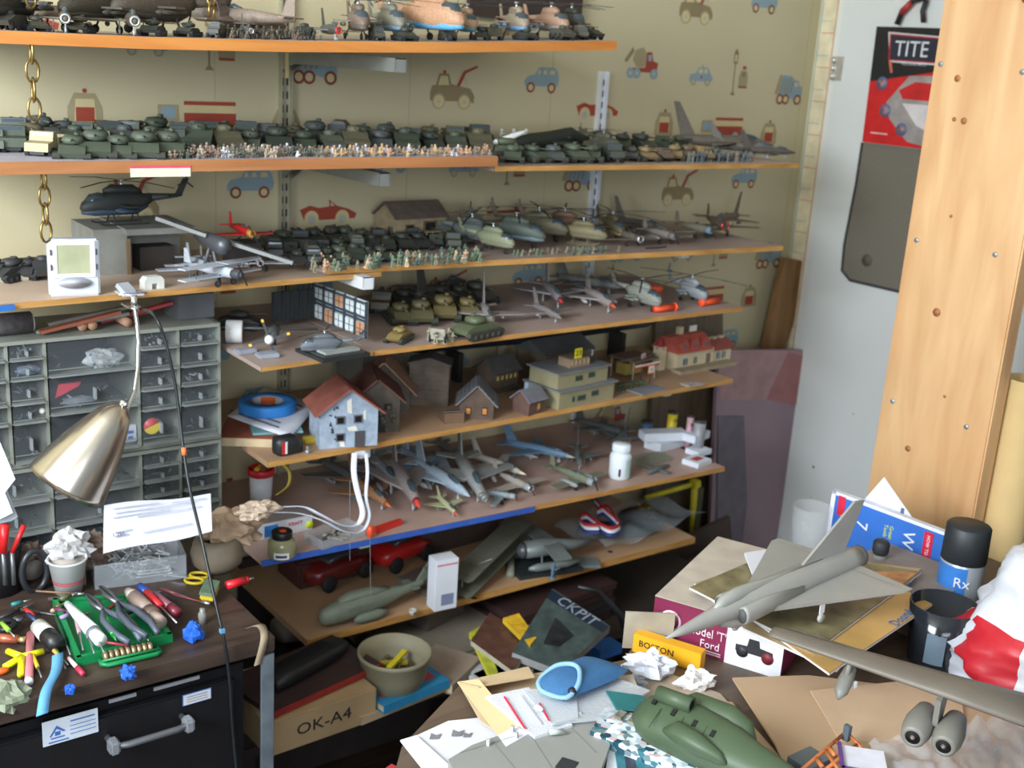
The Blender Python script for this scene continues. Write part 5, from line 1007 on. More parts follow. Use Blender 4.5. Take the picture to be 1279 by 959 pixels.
# red car models, dark
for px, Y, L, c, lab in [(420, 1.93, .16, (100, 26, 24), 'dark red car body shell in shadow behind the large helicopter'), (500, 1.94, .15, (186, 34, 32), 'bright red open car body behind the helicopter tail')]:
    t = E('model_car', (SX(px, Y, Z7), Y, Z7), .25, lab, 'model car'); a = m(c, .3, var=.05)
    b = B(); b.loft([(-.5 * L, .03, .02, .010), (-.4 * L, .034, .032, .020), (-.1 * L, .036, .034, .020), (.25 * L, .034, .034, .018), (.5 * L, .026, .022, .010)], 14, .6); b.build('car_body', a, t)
    b = B(); b.loft([(-.25 * L, .054, .02, .006), (-.12 * L, .062, .024, .012), (.08 * L, .060, .022, .010), (.18 * L, .052, .016, .004)], 10, .7); b.build('cabin', m((50, 52, 56), .3), t)
    for x in (-.3, .32):
        for s in (-1, 1): B().lathe([(.015, s * .026), (.018, s * .029), (.018, s * .036), (.008, s * .037)], 14, (x * L, 0, .018), 'y').build('wheel', RUB, t)
t = E('dark_bundle', (SX(395, 1.98, Z7), 1.97, Z7), 0, 'dark red and grey shapeless box bundle at back left of lowest shelf', 'box'); B().box((0, 0, .03), (.14, .10, .06)).build('bundle_body', m((70, 34, 32), .7), t, bevel=.006)
t = E('dark_carton', (SX(560, 1.99, Z7), 1.99, Z7), 0.05, 'dark cardboard box at the wall behind the biplane wing', 'box'); B().box((0, 0, .045), (.22, .09, .09)).build('carton', m((74, 62, 54), .7), t, bevel=.002)
# large biplane with grey wing
A, C_ = P(572, 742, z=Z7 + .012), P(650, 665, z=Z7 + .055); t = E('large_biplane', tuple(A), 0, 'big dark olive biplane wing with thin struts behind the medicine carton', 'model plane')
dv = C_ - A; L_ = dv.length; fm_ = frame((0, 0, 0), dv, (-.8, .5, .0))
for k in (0, .034):
    b = B(Matrix.Translation((0, 0, k)) @ fm_); b.prism([(0, -.022), (.01, -.028), (L_, -.028), (L_, .022), (.01, .026), (0, .02)], -.0015, .0015, 'z'); b.build('wing', m((98, 98, 84), .6), t)
    for i in range(8): B(Matrix.Translation((0, 0, k)) @ fm_).box((L_ * (i + .5) / 8, 0, .0018), (.0012, .05, .0008)).build('wing_rib', m((84, 84, 72), .6), t)
for i in range(4): p_ = dv * (.12 + .25 * i); B().tube(p_ + Vector((-.01, 0, 0)), p_ + Vector((-.01, 0, .034)), .0010, n=4).build('wing_strut', m((180, 178, 160), .6), t)
B().path([(L_ * .2, .01, .05), (L_ * .3, 0, .06), (L_ * .3, .03, .03)], .0005, 4).build('rigging_wire', SIL, t)
# grey flying boat / engine on black base
q = P(690, 716, z=Z7); t = E('grey_seaplane', tuple(q), -.2, 'grey metal coloured seaplane with floats on a black base, lowest shelf', 'model plane'); t.location.y += .035; s_ = .9
B().box((0, 0, .004), (.15, .09, .008)).build('display_base', m((44, 48, 50), .5), t); ga2 = m((126, 134, 132), .4, .2, var=.15)
b = B(); b.loft([(-.055, .045, .006, .007), (-.045, .046, .022, .018), (-.0, .048, .024, .020), (.06, .044, .014, .014), (.11, .046, .005, .006)], 14); b.build('fuselage', ga2, t)
for s in (-1, 1): B().loft([(-.05, .018, .003, .004, s * .034), (-.03, .018, .009, .009, s * .034), (.04, .018, .009, .008, s * .034), (.07, .020, .002, .003, s * .034)], 10).build('float', ga2, t); b = B(); b.tube((-.02, s * .034, .02), (-.01, s * .012, .04), .002, n=4); b.tube((.03, s * .034, .02), (.03, s * .012, .04), .002, n=4); b.build('float_strut', ga2, t); B().prism([(-.01, s * .01), (-.02, s * .09), (.02, s * .09), (.03, s * .01)], .056, .060, 'z').build('wing', ga2, t)
B().loft([(-.065, .046, .004, .004), (-.055, .046, .018, .018), (-.048, .046, .018, .018)], 12).build('engine', m((90, 96, 98), .4, .4), t); put_fig((96, 120, 140), 0, tuple(P(690, 722, z=Z7 + .0081)), .034, 'small painted standing figure in blue by the grey seaplane', 'pilot figure')
o = B().tube((0, 0, .004), (.07, .09, .012), .009, .006, 10).build('grey_float_tank', m((140, 140, 124), .6), None, loc=on7(637, 722)); tag(o, 'grey-tan tapered float lying left of the seaplane base', 'model part')
o = B().box((0, 0, .003), (.055, .045, .006)).build('grey_wing_panel', m((112, 122, 124), .6), None, loc=on7(732, 704)); o.rotation_euler.z = -.5; tag(o, 'flat grey wing panel right of the seaplane', 'model part')
for px, py in ((592, 747), (762, 689)): q = P(px, py, z=Z7 + .0004); b = B(); b.lathe([(.006, 0), (.006, .0004)], 12); o = b.build('screw_hole', m((60, 42, 32), .9), COL.objects['seventh_shelf']); o.location = (q.x - COL.objects['seventh_shelf'].location.x, q.y - COL.objects['seventh_shelf'].location.y, q.z - COL.objects['seventh_shelf'].location.z)
# plastic bag with medal ribbon and folded dark cloths
bagm = glassy('poly_bag', (190, 200, 208), .12, .72)
z_ = Z7 + .002; A = [P(690, 665, z=z_ + .02), P(755, 699, z=z_ + .01), P(882, 650, z=z_ + .015), P(800, 625, z=z_ + .02)]
t = E('clear_bag', (A[0].x, A[0].y, z_), 0, 'clear polythene bag holding dark folded pieces on the lowest shelf', 'bag')
def fnb(u, v): p_ = (A[0] * (1 - u) + A[1] * u) * (1 - v) + (A[3] * (1 - u) + A[2] * u) * v - A[0]; return (p_.x, p_.y, .035 + .008 * math.sin(9 * u + 5 * v) + .006 * math.sin(17 * v - 6 * u))
b = B(); b.sheet(20, 20, fnb); b.build('bag_film', bagm, t)
for u, v, r1, r2, c in ((.25, .75, .05, .03, (62, 58, 56)), (.6, .55, .075, .03, (66, 84, 84)), (.3, .3, .06, .035, (52, 54, 56))): p_ = fnb(u, v); b = B(); b.ball((p_[0], p_[1], .016), 1, 14, 6, (r1, r2, .016)); b.build('folded_cloth', m(c, .6, var=.3), t)
q = P(803, 633, z=Z7 + .045); t = E('gold_medal', tuple(q), 0, 'gold medal lying on the clear bag', 'medal'); B().lathe([(.017, 0), (.018, .001), (.018, .003), (.014, .0035), (.014, .0028), (.0, .0028)], 22).build('disc', m((170, 150, 84), .25, .9), t)
t = E('medal_ribbon', (0, 0, 0), 0, 'crumpled red, white and blue medal ribbon on the clear bag', 'ribbon')
def rib(pts, dz=.060):
    w_ = .0085; base = [P(px, py, z=Z7 + dz + h_) for px, py, h_ in pts]
    for k, c in enumerate(((196, 40, 52), (232, 234, 238), (40, 58, 130))):
        ribbon('ribbon_stripe', [p_ + Vector((-.004, -.007, -.007)).normalized() * (k - 1) * w_ + Vector((0, 0, 0)) for p_ in base], w_, m(c, .6, var=.03), '', '', (.004, .007, .007), parent=t, lbl=False)
rib([(743, 626, .01), (752, 636, .008), (768, 650, .004), (774, 659, .0), (762, 664, 0), (745, 655, .002), (733, 646, 0), (724, 650, 0), (731, 659, 0), (748, 660, .004)]); rib([(746, 640, .012), (758, 636, .012), (766, 644, .01), (770, 655, .006)], .055)
# blue foil package and yellow clamp
t = E('blue_package', on7(790, 640), .3, 'glossy blue package behind the medal bag on the lowest shelf', 'package'); t.location.y += .12; B().box((0, 0, .04), (.10, .035, .08)).build('package_body', m((34, 110, 160), .3, var=.2), t, bevel=.008)
# cloth behind (dark)
# right side yellow bar clamp leaning
xa = 2.02; q = P(868, 604, y=1.96); q2 = P(806, 622, y=1.96); q3 = P(868, 648, y=1.96); t = E('yellow_clamp', tuple(q3), 0, 'yellow metal bar clamp frame at the right end of the lowest shelf', 'clamp'); b = B(); ye = m((214, 200, 40), .45)
b.tube(q2 - q3, q - q3, .007, n=8); b.build('clamp_bar', ye, t); B().tube((0, 0, -.06), q - q3, .010, n=8).build('clamp_post', ye, t); B().box(tuple(q - q3), (.026, .024, .02)).build('clamp_head', ye, t, bevel=.003)
q4 = P(815, 700, y=1.96); q5 = P(815, 850, y=1.96); B().tube(q4 - q3 + Vector((0, 0, 0)), q5 - q3, .006, n=8).build('clamp_leg', m((150, 146, 40), .5), t)
B().box(tuple((q3 - q3) + Vector((0, 0, -.06))), (.02, .02, .3)).build('clamp_rail', m((70, 70, 40), .5), t)
# thin hanging threads
for px0, py0, px1, py1, Y, lab in [(437, 600, 437, 700, 1.70, 'left thin thread hanging in front of the sixth shelf'), (462, 668, 463, 745, 1.68, 'right thin thread hanging below the strap loop')]:
    tag(B().tube(P(px0, py0, y=Y), P(px1, py1, y=Y), .0004, n=4).build('hanging_thread', m((150, 152, 156), .5)), lab, 'thread')
# ================================================================== bottom pile under the seventh shelf
Z8 = .40
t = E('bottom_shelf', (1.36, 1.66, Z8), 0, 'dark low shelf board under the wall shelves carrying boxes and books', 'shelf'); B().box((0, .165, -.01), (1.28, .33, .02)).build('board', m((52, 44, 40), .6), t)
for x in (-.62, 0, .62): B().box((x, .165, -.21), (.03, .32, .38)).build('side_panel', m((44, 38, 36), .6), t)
def on8(px, py, dz=0): return tuple(P(px, py, z=Z8 + dz))
# dark chest of folders below
t = E('black_binder_box', on8(430, 940, 0), 0, 'black storage box with faint white print below the tan carton', 'box'); t.location = (t.location.x - .05, 1.66, Z8 - .0); 
B().box((0, .12, .028), (.36, .24, .055)).build('body', m((26, 26, 30), .5), t, bevel=.002); text('93  1063', .014, m((150, 150, 160), .6), t, frame((.10, -.0006, .038), (1, 0, 0), (0, 0, 1)))
zt = Z8 + .0555
q0 = P(345, 944, z=zt); q1 = P(461, 903, z=zt); t = E('tan_carton', tuple((q0 + q1) / 2), math.atan2(q1.y - q0.y, q1.x - q0.x), 'tan cardboard box with handwritten OK-A4 at lower left of shelf', 'box'); wT = (q1 - q0).length + .03
B().box((0, .09, .0325), (wT, .18, .065)).build('carton', m((176, 150, 112), .8, var=.06), t, bevel=.003); text('OK-A4', .030, m((40, 38, 38), .7), t, frame((-.0, -.0006, .034), (1, 0, 0), (0, 0, 1)), sx=1.2); B().box((0, .10, .0658), (wT, .12, .001)).build('tape_strip', m((150, 124, 90), .6), t)
q = on8(400, 855, .13); t = E('red_black_folder', (q[0], q[1] + .02, zt + .0665), .2, 'flat dark folder with red edge lying on the tan carton', 'folder'); B().box((0, .03, .006), (.24, .14, .010)).build('folder_body', m((60, 44, 42), .6), t); B().box((0, -.041, .006), (.24, .003, .011)).build('red_edge', m((150, 44, 40), .5), t)
t = E('black_case', (q[0] - .0, q[1] + .05, zt + .0785), .35, 'long black case lying on the red-edged folder', 'case'); B().loft([(-.09, .014, .02, .012), (-.05, .016, .026, .015), (.05, .016, .026, .015), (.09, .014, .018, .010)], 12, .6).build('case_body', m((26, 26, 28), .5), t)
t = E('grey_pad', (SX(375, 1.90, zt + .1), 1.88, Z8 + .056), .1, 'grey-brown padded bundle at back left under lowest shelf', 'bundle'); B().loft([(-.06, .03, .03, .02), (0, .035, .04, .035), (.06, .03, .03, .02)], 12, .7).build('bundle_body', m((110, 102, 92), .8), t)
# big flat white catalogue with books on it
q0 = P(470, 908, z=Z8 + .06); t = E('large_flat_box', on8(560, 885, .06), .06, 'pale flat box with rounded edge carrying books and the bowl', 'box'); t.location = (SX(580, 1.76, Z8 + .06), 1.66, Z8); B().box((.04, .14, .03), (.42, .28, .06)).build('box_body', m((132, 124, 112), .7, var=.08), t, bevel=.006)
zb = Z8 + .0605
bk = [((.20, .13, .014), (206, 186, 150), 'cream paged paperback at bottom of the book pair by the bowl', 505, 884, .10, None), ((.15, .09, .016), (60, 150, 190), 'paperback with bright blue spine in front of the bowl', 518, 876, .12, (40, 130, 176)), ((.12, .10, .020), (200, 180, 150), 'grey-tan paperback right of the bowl', 572, 856, .5, (150, 134, 120))]
for d, c, lab, px, py, rz, tc in bk:
    zz_ = zb + (.0145 if c[2] == 190 else 0); q = P(px, py, z=zz_); t = E('paperback_book', (q.x, q.y + d[1] / 2, zz_), rz, lab, 'book', 'paperbacks by the bowl'); b = B(); b.box((.002, 0, d[2] / 2), (d[0] - .004, d[1] - .004, d[2] - .002)); b.build('pages', m((206, 188, 152), .8), t); b = B(); b.box((0, 0, d[2] - .0005), (d[0], d[1], .001)); b.box((0, 0, .0005), (d[0], d[1], .001)); b.box((0, -d[1] / 2, d[2] / 2), (d[0], .001, d[2])); b.build('cover', m(tc or (190, 168, 136), .6), t)
    if tc and tc[0] == 40: B().box((0, -.0, d[2] + .0004), (d[0] * .8, d[1] * .5, .0006)).build('red_print', m((180, 60, 56), .6), t)
# bowl
q = P(504, 872, z=zb + .016); t = E('tan_bowl', (q.x, q.y + .035, zb + .0165), 0, 'large tan plastic bowl with yellow bits inside, under the lowest shelf', 'bowl'); rr = mpp(t.location) * 46
b = B(); pr = [(rr * .55, 0), (rr * .72, .008), (rr * .90, .040), (rr * .96, .068), (rr * 1.0, .071), (rr * 1.0, .078), (rr * .94, .078), (rr * .84, .05), (rr * .66, .014), (.0001, .010)]; b.lathe(pr, 36); b.build('bowl_shell', m((134, 128, 104), .6, var=.05), t)
B(Matrix.Translation((.005, -.0, .058)) @ Matrix.Rotation(.6, 4, 'Z')).box((0, 0, 0), (.07, .010, .006)).build('yellow_stick', m((214, 196, 40), .5), t); B(Matrix.Rotation(-.4, 4, 'Z')).box((0, .01, .048), (.05, .012, .005)).build('yellow_piece', m((160, 148, 50), .5), t)
b = B()
for i in range(30): a = R.uniform(0, 6.28); r_ = R.uniform(0, .045); b.ball((r_ * math.cos(a), r_ * math.sin(a), .034 + R.uniform(0, .010)), R.uniform(.006, .010), 5, 3)
b.build('bowl_scraps', m((96, 88, 60), .8), t, kind='stuff')
# grey carton right of bowl, books and magazines fan
q = P(590, 800, z=Z8 + .10); t = E('grey_carton', (q.x + .04, 1.79, zb), .3, 'dusty grey-brown carton under the lowest shelf right of the bowl', 'box'); B().box((0, .04, .045), (.12, .09, .09)).build('carton', m((104, 94, 86), .7), t, bevel=.002)
def slab(p00, p10, p11, p01, th, edge, face, name, label, cat, group=None, extra=None):
    """book given by four world corners of its upper face"""
    o = p00; t = E(name, tuple(o), 0, label, cat, group); n_ = (p10 - p00).cross(p01 - p00).normalized()
    if n_.z < 0: n_ = -n_
    q = [p_ - o for p_ in (p00, p10, p11, p01)]; lo = [p_ - n_ * th for p_ in q]; b = B(); b.add(q + lo, [(4, 5, 6, 7), (0, 1, 5, 4), (1, 2, 6, 5), (2, 3, 7, 6), (3, 0, 4, 7), (0, 1, 2, 3)]); b.build('pages', edge, t)
    up = [p_ + n_ * .0006 for p_ in q]; B().add(up + [p_ + n_ * .0002 for p_ in q], [(0, 1, 2, 3), (0, 1, 5, 4), (1, 2, 6, 5), (2, 3, 7, 6), (3, 0, 4, 7)]).build('cover', face, t)
    return t, q, n_
zc = Z8 + .12
def PQ(px, py, z): return P(px, py, z=z)
t, q, n_ = slab(PQ(640, 815, zc), PQ(700, 838, zc - .01), PQ(762, 782, zc), PQ(690, 735, zc + .03), .016, m((150, 150, 150), .7), m((70, 84, 82), .4, var=.35, scale=40), 'cockpit_book', 'large book with white CKPIT lettering lying at right of lower pile', 'book')
xd = (q[2] - q[3]).normalized(); mid = (q[2] + q[3]) / 2 * .93 + (q[0] + q[1]) / 2 * .07 + n_ * .0012; yd = (q[3] - q[0]).normalized(); B().add([q[3] * .98 + q[0] * .02 + n_ * .0009, q[2] * .98 + q[1] * .02 + n_ * .0009, q[2] * .84 + q[1] * .16 + n_ * .0009, q[3] * .84 + q[0] * .16 + n_ * .0009], [(0, 1, 2, 3)]).build('title_band', m((30, 44, 60), .5), t)
text('CKPIT', .042, m((150, 160, 176), .6), t, frame(tuple((q[2] + q[3]) / 2 * .91 + (q[0] + q[1]) / 2 * .09 + n_ * .0014), q[2] - q[3], yd), sx=.85); B().add([q[0] * .7 + q[2] * .3 + n_ * .001, q[1] * .72 + q[3] * .28 + n_ * .001, q[2] * .62 + q[0] * .38 + n_ * .001, q[3] * .62 + q[1] * .38 + n_ * .001], [(0, 1, 2, 3)]).build('cover_photo', m((38, 42, 44), .4, var=.6, scale=50), t)
for i, (c, lab, a, b_, c_, d, fc, zz_) in enumerate([
    ((176, 170, 150), 'book with people photo and yellow corner band in lower pile', (588, 800), (640, 838), (668, 800), (612, 765), (90, 60, 50), zc - .01), ((206, 200, 60), 'yellow-green spined magazine left in the lower pile', (586, 790), (612, 845), (622, 840), (600, 782), (170, 176, 50), zc - .02),
    ((214, 176, 40), 'yellow covered magazine with dark lettering in lower pile', (628, 772), (662, 806), (670, 796), (648, 766), (222, 176, 44), zc + .005)]):
    slab(PQ(*a, zz_), PQ(*b_, zz_), PQ(*c_, zz_), PQ(*d, zz_), .010, m(c, .7), m(fc, .5, var=.3, scale=40), 'magazine', lab, 'magazine', 'books in the lower pile')
t = E('pile_support', (SX(665, 1.80, Z8), 1.80, Z8), .1, 'dark stacked folders under the tilted books', 'folder stack'); 
for i in range(5): B().box((R.uniform(-.01, .01), .0, .008 + .017 * i), (.30, .20, .015)).build('folder', m(R.choice([(50, 46, 48), (74, 78, 84), (60, 40, 38)]), .6), t)
for i, (px, py, px2, py2) in enumerate([(600, 850, 700, 815), (610, 862, 665, 838)]):
    q0, q1 = PQ(px, py, Z8 + .07), PQ(px2, py2, Z8 + .07); t = lbox('white_binder', (tuple((q0 + q1) / 2)[0], tuple((q0 + q1) / 2)[1] + .03, Z8 + .06 - i * .0), math.atan2((q1 - q0).y, (q1 - q0).x), ((q1 - q0).length, .06, .012), m((186, 188, 192), .5), 'pale grey binder edge at foot of the lower pile, %s one' % ('upper', 'lower')[i], 'binder')
o = B().box((0, 0, .01), (.06, .04, .02)).build('blue_scrap', m((34, 96, 170), .5), None, loc=tuple(PQ(755, 815, Z8 + .02))); tag(o, 'blue plastic scrap right of the lower pile', 'scrap')
t = E('small_white_cup', on(515, 768, Z7), 0, 'tiny white cup with a dark dot before the medicine carton', 'cup'); B().lathe([(.006, 0), (.008, .012), (.007, .012), (.005, .002), (.001, .002)], 14).build('cup_body', m((196, 190, 176), .6), t); B().box((0, -.0075, .007), (.003, .001, .003)).build('dark_dot', blk, t)
t = E('curved_black_strip', tuple(PQ(745, 800, Z8)), 0, 'curved black plastic strip at right side of lower pile', 'strip'); B().path([(-.05, .02, .13), (-.01, 0, .12), (.03, -.03, .07), (.05, -.05, .01)], .006, 6).build('strip', m((26, 26, 28), .4), t)
# ================================================================== chest under the drawer cabinets
from mathutils import noise
ZC = .76; XCR = .668; YF = 1.41
t = E('tool_chest', (.19, YF, 0), 0, 'black metal drawer chest with brown wood grain top at lower left', 'chest')
wgt = wood('walnut_laminate', (58, 46, 40), (84, 68, 58), 0, 10, 5, .45)
B().box((0, .285, ZC - .0125), (.956, .585, .025)).build('top', wgt, t, bevel=.002)
bkm = m((22, 22, 25), .4, var=.08)
B().box((-.01, .27, .36), (.90, .50, .71)).build('body', bkm, t)
for i, (z0, z1_) in enumerate(((.545, .70), (.37, .53), (.19, .355), (.02, .175))):
    o = B().box((-.01, .012, (z0 + z1_) / 2), (.86, .016, z1_ - z0)).build('drawer', bkm, t, bevel=.003)
    b = B(); x = .288
    if i == 0:
        b.path([(x - .052, .004, .666), (x - .052, -.022, .666), (x - .034, -.026, .666), (x + .034, -.026, .666), (x + .052, -.022, .666), (x + .052, .004, .666)], .005, 8)
        b.build('drawer_handle', m((120, 122, 128), .35, .6), o)
        for s in (-1, 1): B().box((x + s * .052, -.02, .666), (.014, .02, .02)).build('handle_end', m((160, 164, 170), .35, .5), o, bevel=.003)
def face_rect(name, px0, py0, px1, py1, mat, parent, dy=-.0012, th=.001):
    a, c = P(px0, py0, y=YF + .003), P(px1, py1, y=YF + .003); o_ = Vector((.19, YF, 0)); b = B(); b.box(((a.x + c.x) / 2 - o_.x, dy + .003, (a.z + c.z) / 2), (abs(c.x - a.x), th, abs(a.z - c.z))); return b.build(name, mat, parent)
t2 = E('house_sticker', tuple(P(88, 908, y=YF + .003)), 0, 'white sticker with blue house logo on the black chest drawer', 'sticker'); B().box((0, -.0006, 0), (.072, .0012, .036)).build('sticker_card', m((196, 204, 214), .5), t2)
bl = m((62, 104, 170), .5); b = B(); b.add([(-.028, -.0014, -.006), (-.018, -.0014, .009), (-.006, -.0014, -.002), (-.010, -.0014, -.002), (-.018, -.0014, .004), (-.025, -.0014, -.006)], [(0, 1, 2, 3, 4, 5)]); b.box((-.017, -.0014, -.009), (.018, .0002, .002)); b.box((-.017, -.0014, -.003), (.007, .0002, .006)); b.build('house_logo', bl, t2)
b = B(); b.box((-.016, -.0014, -.0145), (.026, .0002, .002)); b.box((.016, -.0014, .010), (.032, .0002, .002))
for k in range(3): b.box((.016, -.0014, .003 - .006 * k), (.034, .0002, .001))
b.build('print_lines', bl, t2)
t2 = E('address_sticker', tuple(P(246, 870, y=YF + .003)), 0, 'rounded white sticker with blue border at right of chest drawer', 'sticker'); B().box((0, -.0004, 0), (.043, .0008, .018)).build('border', bl, t2, bevel=.0003); B().box((0, -.0008, 0), (.040, .0008, .0155)).build('sticker_card', m((202, 202, 206), .5), t2); b = B()
for k in range(3): b.box((0, -.0014, .004 - .004 * k), (.030, .0002, .001))
b.build('print_lines', m((120, 124, 140), .5), t2)
for i, (px, py, px2, py2) in enumerate(((136, 875, 170, 868), (192, 860, 249, 846))):
    a, c = P(px, py, y=YF + .001), P(px2, py2, y=YF + .001); o = B().box((0, 0, 0), ((c - a).length, .002, .005)).build('silver_strip', m((170, 172, 178), .35, .5), None, loc=tuple((a + c) / 2)); tag(o, '%s silver tape strip at the top of the chest drawer' % ('short', 'long')[i], 'strip')
t2 = E('metal_post', (XCR - .012, YF - .006, 0), 0, 'worn grey metal corner post at right of the black chest', 'post'); B().box((0, 0, .366), (.018, .006, .732)).build('post_face', m((112, 122, 130), .5, .3, var=.3), t2); B().box((.009, .02, .366), (.004, .04, .732)).build('post_side', m((96, 104, 112), .5, .3, var=.3), t2)
# ---- drawer cabinets
YD = 1.80; OC = Vector((.52, YD, ZC)); cab_m = m((138, 142, 132), .5, var=.06); smoke = glassy('smoky_plastic', (150, 158, 164), .15, .9); dk_in = m((40, 40, 40), .8)
def xz(px, py): q = P(px, py, y=YD); return q.x - OC.x, q.z - OC.z
junkc = [(120, 122, 124), (150, 152, 150), (86, 84, 80), (104, 96, 84), (96, 110, 118), (70, 74, 72)]
def drawer(t, x0, x1, z0, z1_, lab=None):
    w_ = x1 - x0; h_ = z1_ - z0; cx = (x0 + x1) / 2; g = .0022
    b = B(); b.box((cx, .002, z0 + h_ * .5), (w_ - 2 * g, .0014, h_ - 2 * g)); o = b.build('drawer', smoke, t)
    b = B(); b.box((cx, -.004, z0 + g + .0012), (w_ - 2 * g, .012, .0024)); b.box((cx, -.001, z0 + h_ * .22), (w_ - 2 * g, .002, .0012)); b.build('drawer_lip', m((128, 132, 130), .3), o)
    B().box((cx, -.004, z0 + h_ * .5), (.003, .010, h_ * .3)).build('pull_tab', m((140, 146, 150), .25), o)
    b = B(); n = int(6 + 40 * w_)
    for i in range(n):
        L_ = R.uniform(.004, .012); b.M = Matrix.Translation((R.uniform(x0 + .008, x1 - .008), R.uniform(.010, .03), z0 + g + R.uniform(.003, h_ * .55))) @ Matrix.Rotation(R.uniform(0, 3), 4, 'Y') @ Matrix.Rotation(R.uniform(0, 3), 4, 'Z'); b.box((0, 0, 0), (L_, .003, .002)); b.c = 0
    b.build('small_hardware', m(R.choice(junkc), .45, .2, var=.3), o, kind='stuff')
    return o
def cabinet(name, label, x0, x1, z0, z1_, cols):
    t = E(name, tuple(OC), 0, label, 'drawer cabinet'); b = B(); dp = .15
    for x in (x0, x1): b.box((x, dp / 2, (z0 + z1_) / 2), (.005, dp, z1_ - z0))
    for z in (z0 + .003, z1_ - .003): b.box(((x0 + x1) / 2, dp / 2 - .002, z), (x1 - x0, dp, .006))
    for cx0, cx1, rows in cols[:-1]: b.box((cx1, dp / 2, (z0 + z1_) / 2), (.005, dp - .004, z1_ - z0 - .008))
    for cx0, cx1, rows in cols:
        for z in rows: b.box(((cx0 + cx1) / 2, dp / 2, z), (cx1 - cx0 - .004, dp - .006, .0018))
    b.build('cabinet_frame', cab_m, t); B().box(((x0 + x1) / 2, dp - .002, (z0 + z1_) / 2), (x1 - x0 - .004, .004, z1_ - z0 - .004)).build('back_panel', dk_in, t)
    ds = []
    for cx0, cx1, rows in cols:
        rr_ = [z1_ - .006] + rows + [z0 + .006]
        for a, c in zip(rr_, rr_[1:]): ds.append(drawer(t, cx0 + .0025, cx1 - .0025, c, a))
    return t, ds
xs = [xz(q, 480)[0] for q in (-42, 10, 58, 173.5, 224, 274)]
zT = xz(275, 403)[1]; zM = xz(270, 549)[1]
rA = [xz(250, q)[1] for q in (431, 457, 481, 505)]; rL = [xz(30, q)[1] for q in (451, 476, 506, 530)]; rM = [xz(112, q)[1] for q in (467, 514)]
cabT, dsA = cabinet('drawer_cabinet', 'upper grey parts cabinet with clear drawers, standing on the lower one', xs[0], xs[5], zM + .002, zT, [(xs[0], xs[1], rL), (xs[1], xs[2], rL), (xs[2], xs[3], rM), (xs[3], xs[4], rA), (xs[4], xs[5], rA)])
rB = [zM - .0265 * k - .006 for k in range(1, 5)]
rB = [z for z in rB if z > .015]
cabB, dsB = cabinet('drawer_cabinet', 'lower grey parts cabinet with clear drawers, standing on the wooden chest top', xs[0], xs[5], .0006, zM, [(xs[0], xs[2], rB[1::2]), (xs[2], xs[3], rB[1::2]), (xs[3], xs[4], rB), (xs[4], xs[5], rB)])
def incab(px, py, y): q = P(px, py, y=YD + y); return (q.x - OC.x, y, q.z - OC.z)
b = B(); b.lathe([(.014, -.001), (.014, .001)], 24, incab(190, 532, .006), 'y'); o = b.build('red_tin_lid', m((190, 66, 66), .4), cabT); b = B(); q = incab(190, 532, .0048); n = 12; b.add([(q[0] + .0141 * math.cos(PI + .35 + PI * k / n), q[1], q[2] + .0141 * math.sin(PI + .35 + PI * k / n)) for k in range(n + 1)], [tuple(range(n + 1))]); b.build('yellow_half', m((222, 196, 40), .4), o)
q = incab(162, 541, .008); o = B().box(q, (.020, .006, .028)).build('blue_white_box', m((196, 200, 210), .5), cabT); B().box((q[0], q[1] - .0034, q[2] + .003), (.010, .0008, .005)).build('blue_mark', bl, o); B().box((q[0], q[1] - .0034, q[2] - .007), (.008, .0008, .006)).build('blue_mark', bl, o)
q = incab(85, 486, .012); B().prism([(q[0] - .020, q[2] - .012), (q[0] + .016, q[2] + .004), (q[0] + .020, q[2] + .010), (q[0] - .014, q[2] + .010)], q[1] - .002, q[1] + .002).build('red_packet', m((196, 46, 66), .5), cabT)
def crumple(c, r, sq, mat, parent, name, seed=0, amp=.5, n=22):
    b = B(); vs = []; fs = []; k = n // 2
    for i in range(k + 1):
        for j in range(n):
            th = PI * i / k; ph = 2 * PI * j / n; d = Vector((math.sin(th) * math.cos(ph), math.sin(th) * math.sin(ph), math.cos(th)))
            f = 1 + amp * .7 * noise.noise(d * 2.3 + Vector((seed, 0, 0))) + amp * .38 * noise.noise(d * 5.5 + Vector((0, seed, 0))); vs.append((c[0] + d.x * r * sq[0] * f, c[1] + d.y * r * sq[1] * f, max(c[2] + d.z * r * sq[2] * f, c[2] - r * sq[2] * .95)))
    for i in range(k):
        for j in range(n): fs.append((i * n + j, i * n + (j + 1) % n, (i + 1) * n + (j + 1) % n, (i + 1) * n + j))
    b.add(vs, fs); return b.build(name, mat, parent)
crumple(incab(128, 448, .03), .018, (1.6, .8, .9), glassy('crumpled_film', (220, 226, 228), .2, .4), cabT, 'crumpled_film', 3, .7)
q = incab(53, 513, .006); B().ball(q, .005, 10, 6).build('white_bead', m((214, 214, 208), .5), cabT)
crumple(incab(35, 462, .012), .010, (1.8, .5, .7), m((110, 124, 140), .7), cabT, 'blue_rag', 5); crumple(incab(98, 500, .02), .014, (1.9, .7, .5), m((110, 116, 120), .6), cabT, 'grey_rag', 6)
